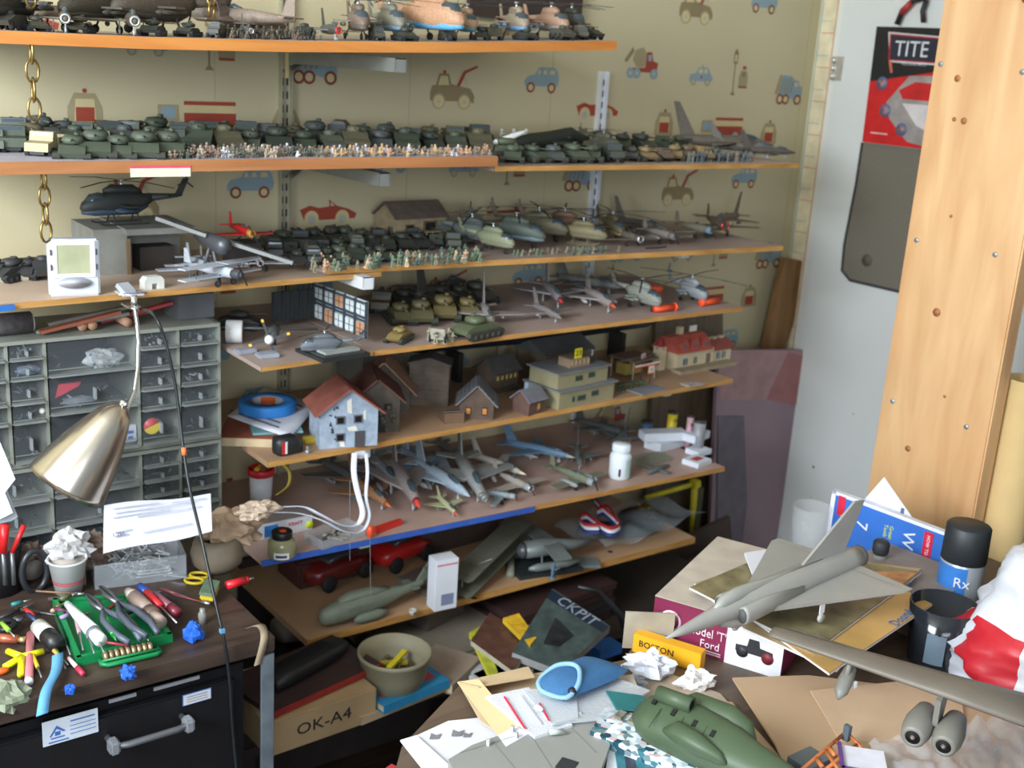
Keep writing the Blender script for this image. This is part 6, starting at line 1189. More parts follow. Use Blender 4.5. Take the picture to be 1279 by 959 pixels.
# things on top of the cabinet
zt_ = ZC + zT + .0005
t = E('dark_roll', tuple(P(15, 424, z=zt_)), 0, 'dark sandpaper roll with pale end on top of the parts cabinet', 'roll'); t.location.y = YD + .04; B().lathe([(.017, -.06), (.017, .036)], 16, (0, 0, .0175), 'x').build('roll_body', m((84, 80, 82), .9, var=.3, scale=100), t); B().lathe([(.014, .036), (.014, .039)], 16, (0, 0, .0175), 'x').build('pale_end', m((196, 190, 182), .8), t)
for i, (px, px2, dz, dz2, c, lab) in enumerate([(50, 150, .004, .026, (150, 84, 62), 'reddish wood strip'), (45, 160, .002, .020, (132, 140, 132), 'grey-green plastic strip'), (60, 172, .010, .030, (120, 116, 108), 'dull grey strip'), (125, 215, .004, .026, (166, 62, 66), 'crimson strip'), (118, 190, .002, .012, (140, 70, 66), 'maroon strip')]):
    Y = YD + .02 + .012 * i; a = Vector((SX(px, Y, zt_ + dz), Y, zt_ + dz)); c_ = Vector((SX(px2, Y, zt_ + dz2), Y, zt_ + dz2)); b = B(frame((0, 0, 0), c_ - a, (0, 1, 0))); L_ = (c_ - a).length; b.box((L_ / 2, 0, .001), (L_, .012, .005)); o = b.build('scrap_strip', m(c, .6), None, loc=tuple(a)); tag(o, lab + ' leaning in the scrap heap on the parts cabinet', 'strip', 'scrap strips on the cabinet')
for i, px in enumerate((103, 116, 160)):
    t = E('dowel', (SX(px, YD + .02, zt_ + .008), YD + .02, zt_), -1.7 + .1 * i, 'pale round dowel end poking out on the parts cabinet, %s' % ('left one', 'middle one', 'right one')[i], 'dowel', 'dowels on the cabinet'); B().tube((0, 0, .008), (-.06, 0, .008), .0072, n=14).build('rod', m((186, 140, 112), .7), t)
lbox('grey_block', (SX(236, YD + .07, zt_ + .01), YD + .07, zt_), .05, (.065, .06, .042), m((92, 94, 98), .7), 'dark grey block at right on top of the parts cabinet', 'block')
# ---- lamp
steel = m((206, 196, 180), .26, .95, var=.04, scale=12); chrome = m((214, 216, 218), .15, .95, var=0)
qc = P(165, 368, z=Z3L + .002); Lm = E('clamp_lamp', (qc.x, qc.y, Z3L), 0, 'brushed steel clamp lamp with gooseneck on the third shelf edge', 'lamp'); O_ = Lm.location
def rel(px, py, y): return P(px, py, y=y) - O_
b = B(); b.box((0, .012, .0022), (.034, .040, .003)); b.box((-.004, .016, .008), (.022, .024, .008), .3, ('X', .5)); b.build('clamp_plate', m((214, 218, 226), .3, .4), Lm, bevel=.001); b = B(); b.tube((-.022, -.004, .004), (.022, -.004, .004), .0016, n=6); b.tube((-.0, -.008, .003), (.0, -.008, -.020), .005, n=10); b.box((0, .006, -.016), (.02, .034, .003)); b.ball((.002, -.010, -.018), .006, 10, 6); b.build('clamp_body', chrome, Lm)
Yc = qc.y - .012
neck = [rel(168, 384, Yc), rel(171, 405, Yc - .005), rel(173, 430, Yc - .012), rel(172, 460, Yc - .025), rel(168, 488, Yc - .04), rel(160, 508, Yc - .055), rel(151, 522, Yc - .065)]
fine = []
for i in range(len(neck) - 1):
    for k in range(12): fine.append(neck[i].lerp(neck[i + 1], k / 12))
b = B(); b.path(fine, [.0034 + .0006 * (i % 2) for i in range(len(fine))], 8); b.build('gooseneck', chrome, Lm)
Ysh = Yc - .07; top_ = rel(151, 508, Ysh); bot = rel(83, 606, Ysh + .012); ax_ = (bot - top_); Ls = ax_.length; rs = mpp(O_ + bot) * 51
b = B(frame(tuple(top_), ax_, (0, 1, 0))); b.lathe([(.008, -.004), (.012, .0), (rs * .36, .008), (rs * .48, Ls * .18), (rs * .68, Ls * .42), (rs * .86, Ls * .70), (rs * .97, Ls * .94), (rs, Ls), (rs * .97, Ls - .001), (rs * .8, Ls * .68), (rs * .5, Ls * .3), (.001, .03)], 40, axis='x'); b.build('lamp_shade', steel, Lm)
b = B(frame(tuple(top_), ax_, (0, 1, 0))); b.lathe([(.004, -.012), (.007, -.010), (.007, -.004)], 12, (0, 0, 0), 'x'); b.tube((-.008, -.012, 0), (-.008, .012, 0), .003, n=8); b.build('swivel', chrome, Lm)
cord = [P(178, 386, y=Yc + .004), P(193, 394, y=1.62), P(206, 425, y=1.60), P(217, 470, y=1.59), P(223, 510, y=1.58), P(229, 560, y=1.56), P(237, 610, y=1.53), P(250, 665, y=1.48), P(262, 720, y=1.44), P(272, 765, y=1.41), P(280, 800, y=1.392), P(287, 850, y=1.39), P(290, 900, y=1.39), P(296, 970, y=1.385)]
fine = smooth(cord)
t = E('power_cord', tuple(cord[0]), 0, 'black lamp power cord running down past the chest front', 'cord'); b = B(); b.path([p_ - cord[0] for p_ in fine], .0024, 7); b.build('cable', m((30, 34, 38), .35), t); i_ = 30; B().path([fine[i_] - cord[0] + Vector((0, -.001, .002)), fine[i_ + 1] - cord[0] + Vector((0, -.001, 0))], .004, 8).build('orange_tie', m((200, 110, 60), .6), t); p_ = fine[58] - cord[0]; B().box(tuple(p_), (.006, .007, .006)).build('blue_tape_bit', m((90, 150, 190), .6), t)
# bright white cut-out card at far left
t = E('white_card', tuple(P(0, 600, y=1.50)), 0, 'overexposed white folded card at the far left edge', 'card'); o_ = t.location
pts = [P(px, py, y=1.50) - o_ for px, py in ((-25, 520), (0, 552), (19, 598), (6, 615), (16, 640), (0, 648), (-25, 650))]; B().prism([(p_.x, p_.z) for p_ in pts], -.001, .001).build('card_sheet', m((250, 252, 252), .5, var=0), t); 
pts = [P(px, py, y=1.506) - o_ for px, py in ((-10, 570), (4, 600), (22, 645), (14, 650), (-10, 655))]; B().prism([(p_.x, p_.z) for p_ in pts], .004, .006).build('grey_fold', m((170, 176, 184), .4), t)
# ---- things on the chest top
def oc(px, py, dz=0): return tuple(P(px, py, z=ZC + .0005 + dz))
t = E('tool_cup', oc(10, 735), 0, 'black cup holding red handled scissors and pliers at the left edge', 'tool holder'); b = B(); b.lathe([(.030, 0), (.033, .075), (.031, .075), (.028, .004), (.001, .004)], 20); b.build('cup_body', m((28, 28, 30), .5), t); t.location.x -= .012
for i, (px, py, px2, py2, w_) in enumerate(((4, 690, 6, 655, .012), (15, 690, 30, 656, .007), (-8, 690, -12, 650, .008))):
    a, c = P(px, py, y=1.62), P(px2, py2, y=1.62); tt = E('red_handled_tool', tuple(a - Vector((0, 0, .05))), 0, 'red plastic tool handle in the black cup, %s' % ('wide one', 'slim slanted one at right', 'one at frame edge')[i], 'tool', 'tools in the black cup'); B().path([(0, 0, .05), tuple(c - a + Vector((0, 0, .05)))], [w_ * .45, w_ * .55], 10).build('handle', m((204, 30, 34), .35), tt); B().tube((0, 0, 0), (0, 0, .05), .003, n=6).build('steel_shank', m((120, 122, 126), .4, .6), tt)
t = E('paper_cup', oc(86, 738), 0, 'white paper cup with thin red rings full of white wax', 'cup'); r = mpp(t.location) * 24
b = B(); b.lathe([(r * .66, 0), (r * .94, .052), (r * 1.0, .053), (r * 1.0, .056), (r * .93, .056), (r * .92, .050), (.001, .050)], 30); b.build('cup_body', m((226, 228, 228), .5, var=.02), t); b = B()
for z in (.019, .0225): f = r * (.66 + .28 * z / .052) + .0004; b.lathe([(f, z - .0008), (f, z + .0008)], 30, cap=False)
b.build('red_ring', m((196, 60, 70), .5), t); B().lathe([(r * .92, .0505), (.0001, .0512)], 24).build('cup_contents', m((206, 198, 190), .8), t)
t = E('crumpled_tissue', (P(85, 672, y=1.71).x, 1.71, ZC), 0, 'crumpled white tissue behind the paper cup', 'tissue'); crumple((0, 0, .062), .030, (1.1, .7, .75), m((206, 204, 204), .8), t, 'tissue_ball', 2, .9, 28); B().box((0, 0, .015), (.04, .03, .03)).build('tissue_base', m((130, 118, 108), .8), t)
for i, (px, Y, dz, r, sq, c, lab) in enumerate([(110, 1.73, .03, .035, (1.1, .6, .8), (118, 98, 84), 'brown stained rag behind the paper cup'), (40, 1.74, .03, .035, (1.2, .6, .7), (84, 68, 60), 'dark brown rag at left behind the tools'), (290, 1.66, .055, .040, (1.25, .8, .75), (166, 142, 116), 'tan crumpled paper towel right of the folded instruction sheet'), (322, 1.62, .098, .026, (1.3, .7, .5), (188, 168, 148), 'pale crumpled paper towel end beside the red rimmed tub')]):
    t = E('crumpled_rag', (SX(px, Y, ZC + dz), Y, ZC), 0, lab, 'rag', 'crumpled rags'); crumple((0, 0, dz + r * .2), r, sq, m(c, .85, var=.2), t, 'rag_ball', 11 + i, .7, 28)
t = E('brown_pot', oc(284, 722), 0, 'round grey-brown clay pot in front of the crumpled paper towel', 'pot'); t.location.y += .02; r = mpp(t.location) * 33; B().lathe([(r * .6, 0), (r * .92, .014), (r, .030), (r * .88, .050), (r * .72, .058), (r * .62, .055), (r * .4, .04), (.001, .04)], 30).build('pot_body', m((112, 100, 84), .7), t); t.location.y += .02
# clear box of sprues
q0, q1 = P(127, 737, z=ZC), P(240, 722, z=ZC); d_ = q1 - q0; t = tray(tuple((q0 + q1) / 2 + Vector((0, .045, 0))), math.atan2(d_.y, d_.x), (d_.length, .08, .040), 'clear plastic box full of silver model parts under folded paper', .002, clearp, 'parts_box', 'box')
b = B()
for i in range(90):
    L_ = R.uniform(.01, .05); b.M = Matrix.Translation((R.uniform(-.042, .042), R.uniform(-.032, .03), R.uniform(.004, .036))) @ Matrix.Rotation(R.uniform(0, 3.1), 4, 'Z') @ Matrix.Rotation(R.uniform(-.4, .4), 4, 'Y'); b.box((0, 0, 0), (L_, R.uniform(.0015, .003), .002))
b.build('silver_parts', m((160, 164, 166), .4, .3, var=.3), t, kind='stuff')
for k in range(6): B(Matrix.Translation((.02, -.036, .010 + .005 * (k % 3)))).box((0, .0, 0), (.055 - .004 * k, .002, .002)).build('sprue_rod', m((196, 200, 204), .4), t)
# folded instruction paper on the box
yp = 1.60; q = [P(129, 691, y=1.575), P(265, 664, y=1.575), P(263, 617, y=1.63), P(130, 631, y=1.63)]; t = E('instruction_sheet', tuple(q[0]), 0, 'large folded printed sheet lying on the clear parts box', 'paper'); o_ = t.location; mid0 = q[0].lerp(q[3], .42) + Vector((0, 0, .006)); mid1 = q[1].lerp(q[2], .5) + Vector((0, 0, .006))
b = B(); n = 10; vs = []
for i in range(n + 1):
    u = i / n
    for a, c in ((q[0], q[1]), (mid0, mid1), (q[3], q[2])): p_ = a.lerp(c, u) - o_; p_.z += .002 * math.sin(u * 7); vs.append(tuple(p_))
fs = []
for i in range(n): a = 3 * i; fs += [(a, a + 3, a + 4, a + 1), (a + 1, a + 4, a + 5, a + 2)]
b.add(vs + [(x, y + .0004, z - .0008) for x, y, z in vs], fs + [tuple(33 + j for j in reversed(f)) for f in fs], False); b.build('sheet', m((214, 216, 230), .7, var=.04, scale=30), t)
b = B()
for (u0, u1, v) in ((.08, .5, .84), (.1, .85, .72), (.08, .6, .62), (.3, .9, .55), (.62, .95, .80), (.1, .25, .3), (.1, .22, .22), (.35, .8, .2)):
    p_ = []
    for u in (u0, u1):
        a_ = q[0].lerp(q[1], u); m_ = mid0.lerp(mid1, u); c_ = q[3].lerp(q[2], u)
        for vv in (v, v + .025): p_.append((a_.lerp(m_, vv / .45) if vv < .45 else m_.lerp(c_, (vv - .45) / .55)) - o_ + Vector((0, -.0016, .0032)))
    b.add(p_, [(0, 2, 3, 1)])
b.build('print_lines', m((176, 178, 192), .8), t); text('1 250', .008, m((96, 100, 120), .7), t, frame(tuple(q[0].lerp(q[1], .13).lerp(mid0.lerp(mid1, .13), .55) - o_ + Vector((0, -.002, .005))), q[1] - q[0], mid0 - q[0]))
# green tray
gm = m((20, 128, 72), .35, var=.05); q = [P(px, py, z=ZC + .012) for px, py in ((97, 822), (214, 792), (175, 742), (67, 748))]; zc_ = ZC
t = E('green_tray', (q[0].x, q[0].y, ZC), 0, 'green plastic tray of tools near the chest front', 'tray'); o_ = Vector((q[0].x, q[0].y, ZC + .02)); w_ = [p_ - o_ for p_ in q]
b = B(); b.add([(p_.x, p_.y, .0) for p_ in w_] + [(p_.x, p_.y, .003) for p_ in w_], [(0, 1, 2, 3), (4, 5, 6, 7), (0, 1, 5, 4), (1, 2, 6, 5), (2, 3, 7, 6), (3, 0, 4, 7)]); b.build('tray_floor', gm, t)
for i in range(4): a, c = w_[i], w_[(i + 1) % 4]; b = B(frame((a.x, a.y, 0), (c - a), (0, 0, 1))); L_ = (c - a).length; b.box((L_ / 2, .006, 0), (L_ + .003, .012, .003)); b.box((L_ / 2, .012, -.002), (L_ + .003, .003, .006)); b.build('tray_wall', gm, t)
t = E('green_rack', oc(160, 826), 0, 'green plastic handle rack holding brass rings in front of tray', 'rack'); a, c = Vector(oc(128, 834)), Vector(oc(200, 818)); t.location = tuple(a); d_ = c - a; L_ = d_.length; t.rotation_euler.z = math.atan2(d_.y, d_.x)
b = B(); b.path([(0, .014, .005), (0, 0, .005), (.006, -.004, .005), (L_ - .006, -.004, .005), (L_, 0, .005), (L_, .014, .005)], .0035, 8); b.path([(0, 0, .010), (L_, 0, .010)], .002, 6); b.build('rack_frame', gm, t)
for i in range(9): B().lathe([(.0078, -.0028), (.0086, 0), (.0078, .0028)], 14, (.007 + i * .0075, .012, .009), 'x').build('brass_ring', m((170, 148, 116), .35, .6), t)
Zt = .0045                                              # inside the tray
def otool(px, py, dz=Zt): return P(px, py, z=ZC + dz)
def stick(name, p0, p1, prof, mats, label, cat, group=None, dz=.006, tipm=None):
    a, c = otool(*p0, dz), otool(*p1, dz); t = E(name, tuple(a), 0, label, cat, group); d_ = c - a; L_ = d_.length; fr_ = frame((0, 0, 0), d_, (0, 0, 1))
    for nm_, (u0, u1, r0, r1), mt in zip([x[0] for x in prof], [x[1] for x in prof], mats): B(fr_).tube((L_ * u0, 0, 0), (L_ * u1, 0, 0), r0, r1, 14).build(nm_, mt, t)
    return t
whp = m((236, 238, 242), .35, var=.02)
stick('glue_tube', (84, 754), (126, 800), [('tube_body', (0, .78, .005, .0105)), ('grey_collar', (.78, .84, .0105, .0105)), ('cap', (.84, 1.0, .0095, .009))], [whp, m((110, 116, 124), .4), whp], 'white glue tube with round cap lying across the green tray', 'tube', dz=.026)
stick('brown_bottle', (160, 738), (200, 778), [('bottle_body', (0, .2, .006, .011)), ('barrel', (.2, .66, .0115, .0115)), ('collar', (.66, .82, .0125, .0125)), ('cap', (.82, 1.0, .0105, .0105))], [m((172, 160, 152), .4), m((152, 132, 122), .4), m((104, 84, 74), .4), m((170, 150, 138), .5)], 'brownish plastic bottle with pale flat cap in tray', 'bottle', dz=.024)
stick('screwdriver', (175, 732), (205, 762), [('blue_end', (0, .28, .006, .0065)), ('red_handle', (.28, .85, .0065, .0055)), ('shaft', (.85, 1.5, .0015, .0015))], [m((36, 70, 150), .35), m((206, 44, 50), .3), SIL], 'blue and red handled screwdriver at right of tray', 'screwdriver', dz=.022)
stick('plum_marker', (193, 742), (222, 766), [('barrel', (0, .7, .006, .007)), ('cap', (.7, 1, .008, .008))], [m((140, 80, 92), .25), m((112, 40, 52), .3)], 'plum coloured marker beside the blue red screwdriver', 'marker', dz=.018)
stick('red_marker', (283, 731), (312, 723), [('barrel', (0, .8, .0065, .0065)), ('cap', (.8, .95, .0055, .005)), ('metal_tip', (.95, 1.18, .0018, .001))], [m((206, 32, 44), .3), m((190, 28, 40), .3), SIL], 'bright red marker pointing right near the chest top corner', 'marker', dz=.016)
stick('pink_ruler', (38, 792), (36, 852), [('strip', (0, .95, .0055, .0055)), ('white_end', (.95, 1, .0056, .0056))], [m((206, 120, 130), .5), whp], 'pink round stick with white end standing out at left front', 'stick')
stick('copper_tube', (-10, 796), (32, 799), [('tube', (0, .78, .0065, .0065)), ('brass_tip', (.78, 1, .004, .005))], [m((176, 96, 72), .3, .4), m((220, 196, 140), .25, .8)], 'copper tube with brass tip at left edge', 'tube')
stick('ink_bottle', (48, 782), (72, 806), [('bottle_base', (0, .5, .0115, .0125)), ('black_cap', (.5, 1, .0125, .0115))], [m((206, 206, 198), .35), m((34, 34, 36), .4)], 'short white bottle with black cap lying left of green tray', 'bottle', dz=.013)
stick('pink_pen', (86, 822), (104, 842), [('barrel', (0, .6, .003, .003)), ('cap', (.6, 1, .004, .0035))], [m((226, 200, 206), .4), m((190, 50, 80), .4)], 'pink and white pen between blue tape and tray', 'pen')
stick('green_pen', (130, 765), (145, 800), [('barrel', (0, .8, .003, .0038)), ('tip', (.8, 1, .0035, .0005))], [m((30, 170, 60), .3), m((30, 150, 56), .3)], 'bright green pen among pliers in the tray', 'pen', dz=.030)
stick('dark_rod', (118, 800), (160, 806), [('rod', (0, 1, .002, .002))], [m((150, 40, 60), .4)], 'thin crimson rod at tray front edge', 'rod', dz=.02)
for i, (p0, p1, c) in enumerate([((92, 760), (104, 812), (176, 140, 150)), ((100, 770), (118, 816), (90, 94, 100)), ((108, 768), (130, 815), (70, 74, 80)), ((150, 760), (186, 800), (96, 104, 112)), ((70, 770), (88, 818), (40, 96, 70)), ((60, 748), (130, 745), (86, 76, 70)), ((0, 772), (45, 752), (44, 44, 46)), ((20, 760), (70, 768), (70, 60, 52)), ((200, 735), (240, 748), (110, 60, 60)), ((55, 800), (85, 830), (196, 140, 60)), ((70, 812), (82, 835), (96, 160, 70)), ((40, 815), (52, 846), (206, 170, 40))]):
    stick('small_tool', p0, p1, [('handle', (0, .6, .0028, .0028)), ('shaft', (.6, 1, .0016, .001))], [m(c, .4), m((130, 134, 140), .35, .5)], ['dusty pink', 'grey', 'charcoal', 'steel blue', 'dark green', 'brown', 'black', 'brownish black', 'dark red', 'orange', 'leaf green', 'mustard yellow'][i] + ' handled small hobby tool on the chest top', 'hobby tool', 'small tools on the chest', dz=.024 if 80 < p0[0] < 160 and p0[1] > 755 else .007)
for i, (nm_, c) in enumerate((('ivory', (206, 200, 184)), ('sky blue', (90, 150, 200)), ('scarlet', (206, 50, 46)), ('navy', (40, 54, 96)), ('olive', (96, 100, 60)), ('amber', (214, 150, 50)), ('plum', (96, 50, 76)), ('silver', (176, 180, 186)), ('teal', (40, 120, 120)), ('rust', (150, 80, 50)), ('sand', (186, 160, 124)), ('jet black', (30, 30, 32)), ('lilac', (160, 140, 180)), ('lime', (140, 190, 60)))):
    x = R.uniform(2, 190) if i % 2 else R.uniform(2, 80); y = 752 + R.uniform(0, 30) - x * .06; a = R.uniform(-1, 1.3); stick('craft_tool', (x, y), (x + 26 * math.cos(a), y + 22 * math.sin(a)), [('handle', (0, .55, .003, .0034)), ('blade', (.55, 1, .0014, .0008))], [m(c, .4), SIL], nm_ + ' handled craft tool in the clutter on the chest top', 'craft tool', 'craft tools on the chest', dz=.012 + .002 * (i % 5))
def pliers(p0, p1, c, lab, dz=.03):
    a, c_ = otool(*p0, dz), otool(*p1, dz); t = E('pliers', tuple(a), 0, lab, 'pliers', 'pliers in the green tray'); d_ = c_ - a; L_ = d_.length; fr_ = frame((0, 0, 0), d_, (0, 0, 1)) @ Matrix.Rotation(-PI / 2, 4, 'X')
    for s in (-1, 1): B(fr_).path([(L_ * .36, 0, 0), (L_ * .55, s * .012, 0), (L_ * .8, s * .014, 0), (L_, s * .008, 0)], [.004, .005, .0052, .004], 8).build('handle', m(c, .4), t); B(fr_).path([(L_ * .36, 0, 0), (L_ * .2, s * .005, 0), (0, s * .001, 0)], [.005, .004, .0015], 6).build('jaw', m((110, 112, 116), .35, .7), t)
pliers((108, 742), (168, 800), (84, 92, 106), 'grey-blue handled pliers in the middle of the green tray'); pliers((125, 732), (190, 792), (74, 80, 92), 'grey handled pliers at the right of the green tray', .034); pliers((30, 770), (-5, 785), (36, 38, 42), 'black handled pliers at left beside copper tube', .012)
# yellow clip, blue tape pieces, sponge etc.
t = E('yellow_clip', oc(28, 826), 0, 'bright yellow Y-shaped plastic clip at front left of chest', 'clip'); b = B(); yl = m((236, 232, 30), .35, var=.03); a = Vector(oc(28, 826))
for px, py in ((6, 838), (54, 818), (26, 848), (10, 818)): b.path([(0, 0, .007), tuple(Vector(oc(px, py)) - a + Vector((0, 0, .006)))], [.005, .0045], 8)
b.build('clip_body', yl, t)
tag(B().ball((0, 0, .005), .006, 12, 6, (1.5, .9, .8)).build('orange_plug', m((232, 100, 40), .4), None, loc=oc(3, 842)), 'orange oval cap at the left front edge', 'cap')
a = [Vector(oc(px, py, .012)) for px, py in ((72, 817), (70, 838), (58, 862), (52, 882))]; a[-1].z -= .012; t = E('tape_strip', tuple(a[0]), 0, 'light blue tape strip curling over the chest front edge', 'tape'); ribbon('strip', [p_ - a[0] for p_ in a], .016, m((96, 160, 206), .6), '', '', (1, .2, 0), parent=t, lbl=False)
for i, (px, py, r, lab) in enumerate(((241, 800, .014, 'large crumpled ball of blue tape right of tray'), (161, 848, .010, 'small blue tape ball on chest front edge'), (88, 866, .007, 'tiny blue tape scrap at chest front edge'))):
    t = E('tape_ball', oc(px, py), 0, lab, 'tape', 'blue tape balls'); crumple((0, 0, r * .95), r, (1, 1, .95), m((36, 96, 196), .5, var=.12), t, 'tape_wad', 20 + i, .8, 16)
q = Vector(oc(262, 748)); t = E('sponge', tuple(q), 1.0, 'green scouring sponge with yellow side near the chest right end', 'sponge'); B().box((0, 0, .012), (.045, .022, .009), 0, ('X', .15)).build('yellow_foam', m((206, 180, 40), .8, var=.1), t, bevel=.002); B().box((-.0, 0, .019), (.046, .023, .005), 0, ('X', .15)).build('scour_pad', m((92, 114, 92), .9, var=.2, scale=150), t); 
t = E('yellow_scissors', oc(246, 726), .8, 'yellow ring handle of scissors behind the sponge', 'scissors'); b = B()
for s in (-1, 1): b.path([(.010 * math.cos(2 * PI * k / 14) + .010 * s, .015 * math.sin(2 * PI * k / 14), .006) for k in range(14)], .0025, 6, closed=True)
b.build('ring_handle', m((196, 170, 40), .4), t); B().box((0, .035, .006), (.006, .04, .002)).build('blade', SIL, t)
t = E('small_vial', oc(253, 778), 0, 'small clear grey vial above the blue tape ball', 'vial'); B().lathe([(.006, 0), (.0065, .016), (.004, .019), (.004, .024)], 14).build('vial_body', m((132, 130, 124), .2), t)
for i, (p0, p1, lab) in enumerate((((215, 742), (262, 754), 'steel nail set with dark red thread near sponge'), ((45, 738), (105, 742), 'thin tan stick in front of paper cup'))):
    stick('thin_rod', p0, p1, [('rod', (0, .8, .0014, .0014)), ('end', (.8, 1, .0026, .0026))], [m(((120, 50, 56), (150, 116, 90))[i], .5), SIL], lab, 'rod', dz=.01)
t = E('black_tape_loop', oc(45, 738), .2, 'black and grey loop of rubber hose standing left of the cup', 'hose'); B().path([(.020 * math.cos(2 * PI * k / 20), 0, .034 + .033 * math.sin(2 * PI * k / 20)) for k in range(20)], .005, 8, closed=True).build('hose_loop', m((44, 46, 50), .35), t); B().lathe([(.016, -.001), (.016, .001)], 20, (0, .004, .034), 'y').build('grey_disc', m((96, 90, 86), .6), t)
t = E('pencil_clutter', oc(30, 700), 0, 'dark cable bundle at the left under the cabinets', 'cable bundle'); b = B()
for i in range(6): b.path([(-.06, .02 * i - .04, .006), (-.02, .03 * math.sin(i), .012 + .006 * i), (.03, .02 * math.cos(i), .01 + .004 * i), (.07, .03 - .01 * i, .006)], .003, 6)
b.build('cable', m((34, 34, 36), .4), t, kind='stuff')
# masking tape remnant on chest corner, white rag at front left
t = E('peeling_label', tuple(P(318, 792, z=ZC)), 0, 'torn tan paper label hanging from the chest top right corner', 'label'); o_ = t.location; pts = [P(307, 785, z=ZC + .0012), P(325, 781, z=ZC + .0012), P(330, 797, y=YF - .006), P(322, 830, y=YF - .010)]; ribbon('paper_strip', [p_ - o_ for p_ in pts], .012, m((150, 134, 112), .8), '', '', (1, .1, 0), parent=t, lbl=False)
t = E('green_rag', oc(8, 868), 0, 'pale green crumpled rag hanging at lower left corner', 'rag'); crumple((0, -.01, .004), .020, (1.3, 1.0, .9), m((132, 140, 118), .8), t, 'rag_ball', 40, .8, 20)
# ================================================================== boards leaning in the corner
def leanboard(name, px_pts, y, mat, label, cat, th=.012, ytop=None):
    """upright board whose face outline is given on the plane Y=y"""
    a = P(*px_pts[0], y=y); t = E(name, tuple(a), 0, label, cat); pts = [P(px, py, y=y) - a for px, py in px_pts]; B().prism([(p_.x, p_.z) for p_ in pts], 0, th).build('board', mat, t); return t
leanboard('brown_end_panel', [(820, 392), (903, 385), (903, 480), (900, 660), (890, 720), (800, 760)], 2.06, wood('grained_ply', (92, 78, 60), (116, 100, 78), 2, 12, 5), 'brown wood grain panel standing behind the shelf ends', 'panel')
tp = leanboard('leaning_board', [(898, 437), (1008, 437), (1014, 445), (990, 560), (966, 690), (955, 800), (880, 800), (890, 600)], 1.99, m((150, 126, 136), .5, var=.12, scale=4), 'large dusty purple-grey panel leaning in the room corner', 'panel')
o_ = tp.location; pts = [P(px, py, y=1.988) - o_ for px, py in ((958, 498), (985, 440), (1010, 446), (1000, 508))]; B().prism([(p_.x, p_.z) for p_ in pts], -.002, .0).build('torn_film', m((158, 102, 100), .4), tp)
pts = [P(px, py, y=1.988) - o_ for px, py in ((899, 438), (1006, 438), (985, 480), (970, 500), (899, 500))]; B().prism([(p_.x, p_.z) for p_ in pts], -.001, .0).build('pink_film', m((166, 128, 130), .4), tp)
pts = [P(px, py, y=1.984) - o_ for px, py in ((898, 520), (930, 520), (934, 630), (925, 700), (896, 700))]; B().prism([(p_.x, p_.z) for p_ in pts], -.004, -.001).build('lower_sheet', m((110, 100, 112), .5), tp)
t = leanboard('leaning_plank', [(982, 322), (1008, 327), (992, 400), (968, 470), (950, 470), (960, 420)], 2.05, wood('plank_brown', (132, 96, 58), (166, 124, 80), 2, 8, 5), 'short brown plank leaning in the corner above purple panel', 'plank', .02)
leanboard('dark_brown_board', [(818, 690), (912, 645), (918, 720), (905, 800), (820, 860), (780, 900), (780, 730)], 1.90, m((74, 56, 48), .6, var=.1), 'dark brown board standing under the right shelf ends', 'board')
t = leanboard('blue_print_card', [(838, 712), (912, 672), (910, 760), (842, 790)], 1.86, m((60, 60, 62), .6), 'dark card with bright blue wedge print in front of brown board', 'card', .004)
o_ = t.location; pts = [P(px, py, y=1.858) - o_ for px, py in ((842, 735), (850, 715), (868, 722), (902, 694), (896, 712), (868, 738), (850, 735))]; B().prism([(p_.x, p_.z) for p_ in pts], -.001, 0).build('blue_wedge', m((62, 128, 196), .5), t)
leanboard('black_board', [(770, 700), (800, 690), (806, 860), (772, 880)], 1.94, m((30, 30, 32), .6), 'black narrow board under the lowest shelf right end', 'board')
leanboard('tan_backing_board', [(640, 720), (780, 690), (780, 900), (640, 900)], 2.0, m((86, 72, 58), .7), 'dull brown backing board behind the lower pile', 'board')
leanboard('shade_sheet', [(300, 700), (645, 640), (645, 960), (300, 1000)], 2.07, m((52, 44, 40), .8), 'added dark brown sheet standing in for shade behind the lowest shelves', 'board')  # added sheet, its dark colour stands in for the shade behind the lower shelves
# pine plank post
XP = 1.85; pine = wood('pine_plank', (220, 168, 116), (242, 198, 146), 2, 7, 3, .5, bump=.05)
ya, yb = P(1215, 650, x=XP).y, P(1085, 600, x=XP).y; t = E('pine_post', (XP, (ya + yb) / 2, 0), 0, 'wide pale pine plank standing upright between door and bench', 'plank'); wp = yb - ya
B().box((.019, 0, 1.20), (.038, wp, 2.40)).build('plank', pine, t, bevel=.003)
def onp(px, py): q = P(px, py, x=XP); return (0, q.y - (ya + yb) / 2, q.z)
for i, (px, py) in enumerate(((1175, 80), (1277, 90), (1145, 300), (1243, 318), (1115, 501), (1207, 533))):
    y, z = onp(px, py)[1:]; o = B().lathe([(.0045, -.0016), (.005, 0)], 12, (0, y, z), 'x').build('screw', m((176, 180, 184), .35, .5), t)
    B().box((-.0018, y, z), (.0006, .006, .001)).build('screw_slot', m((70, 70, 72), .6), o)
for px, py, r in ((1196, 98, .006), (1192, 149, .004), (1204, 151, .006), (1170, 390, .008), (1134, 560, .006), (1188, 270, .003), (1180, 495, .003)): y, z = onp(px, py)[1:]; b = B(); b.lathe([(r, 0), (r, .0006)], 12, (-.0007, y, z), 'x'); b.build('knot', m((168, 108, 66), .7, var=.3, scale=200), t)
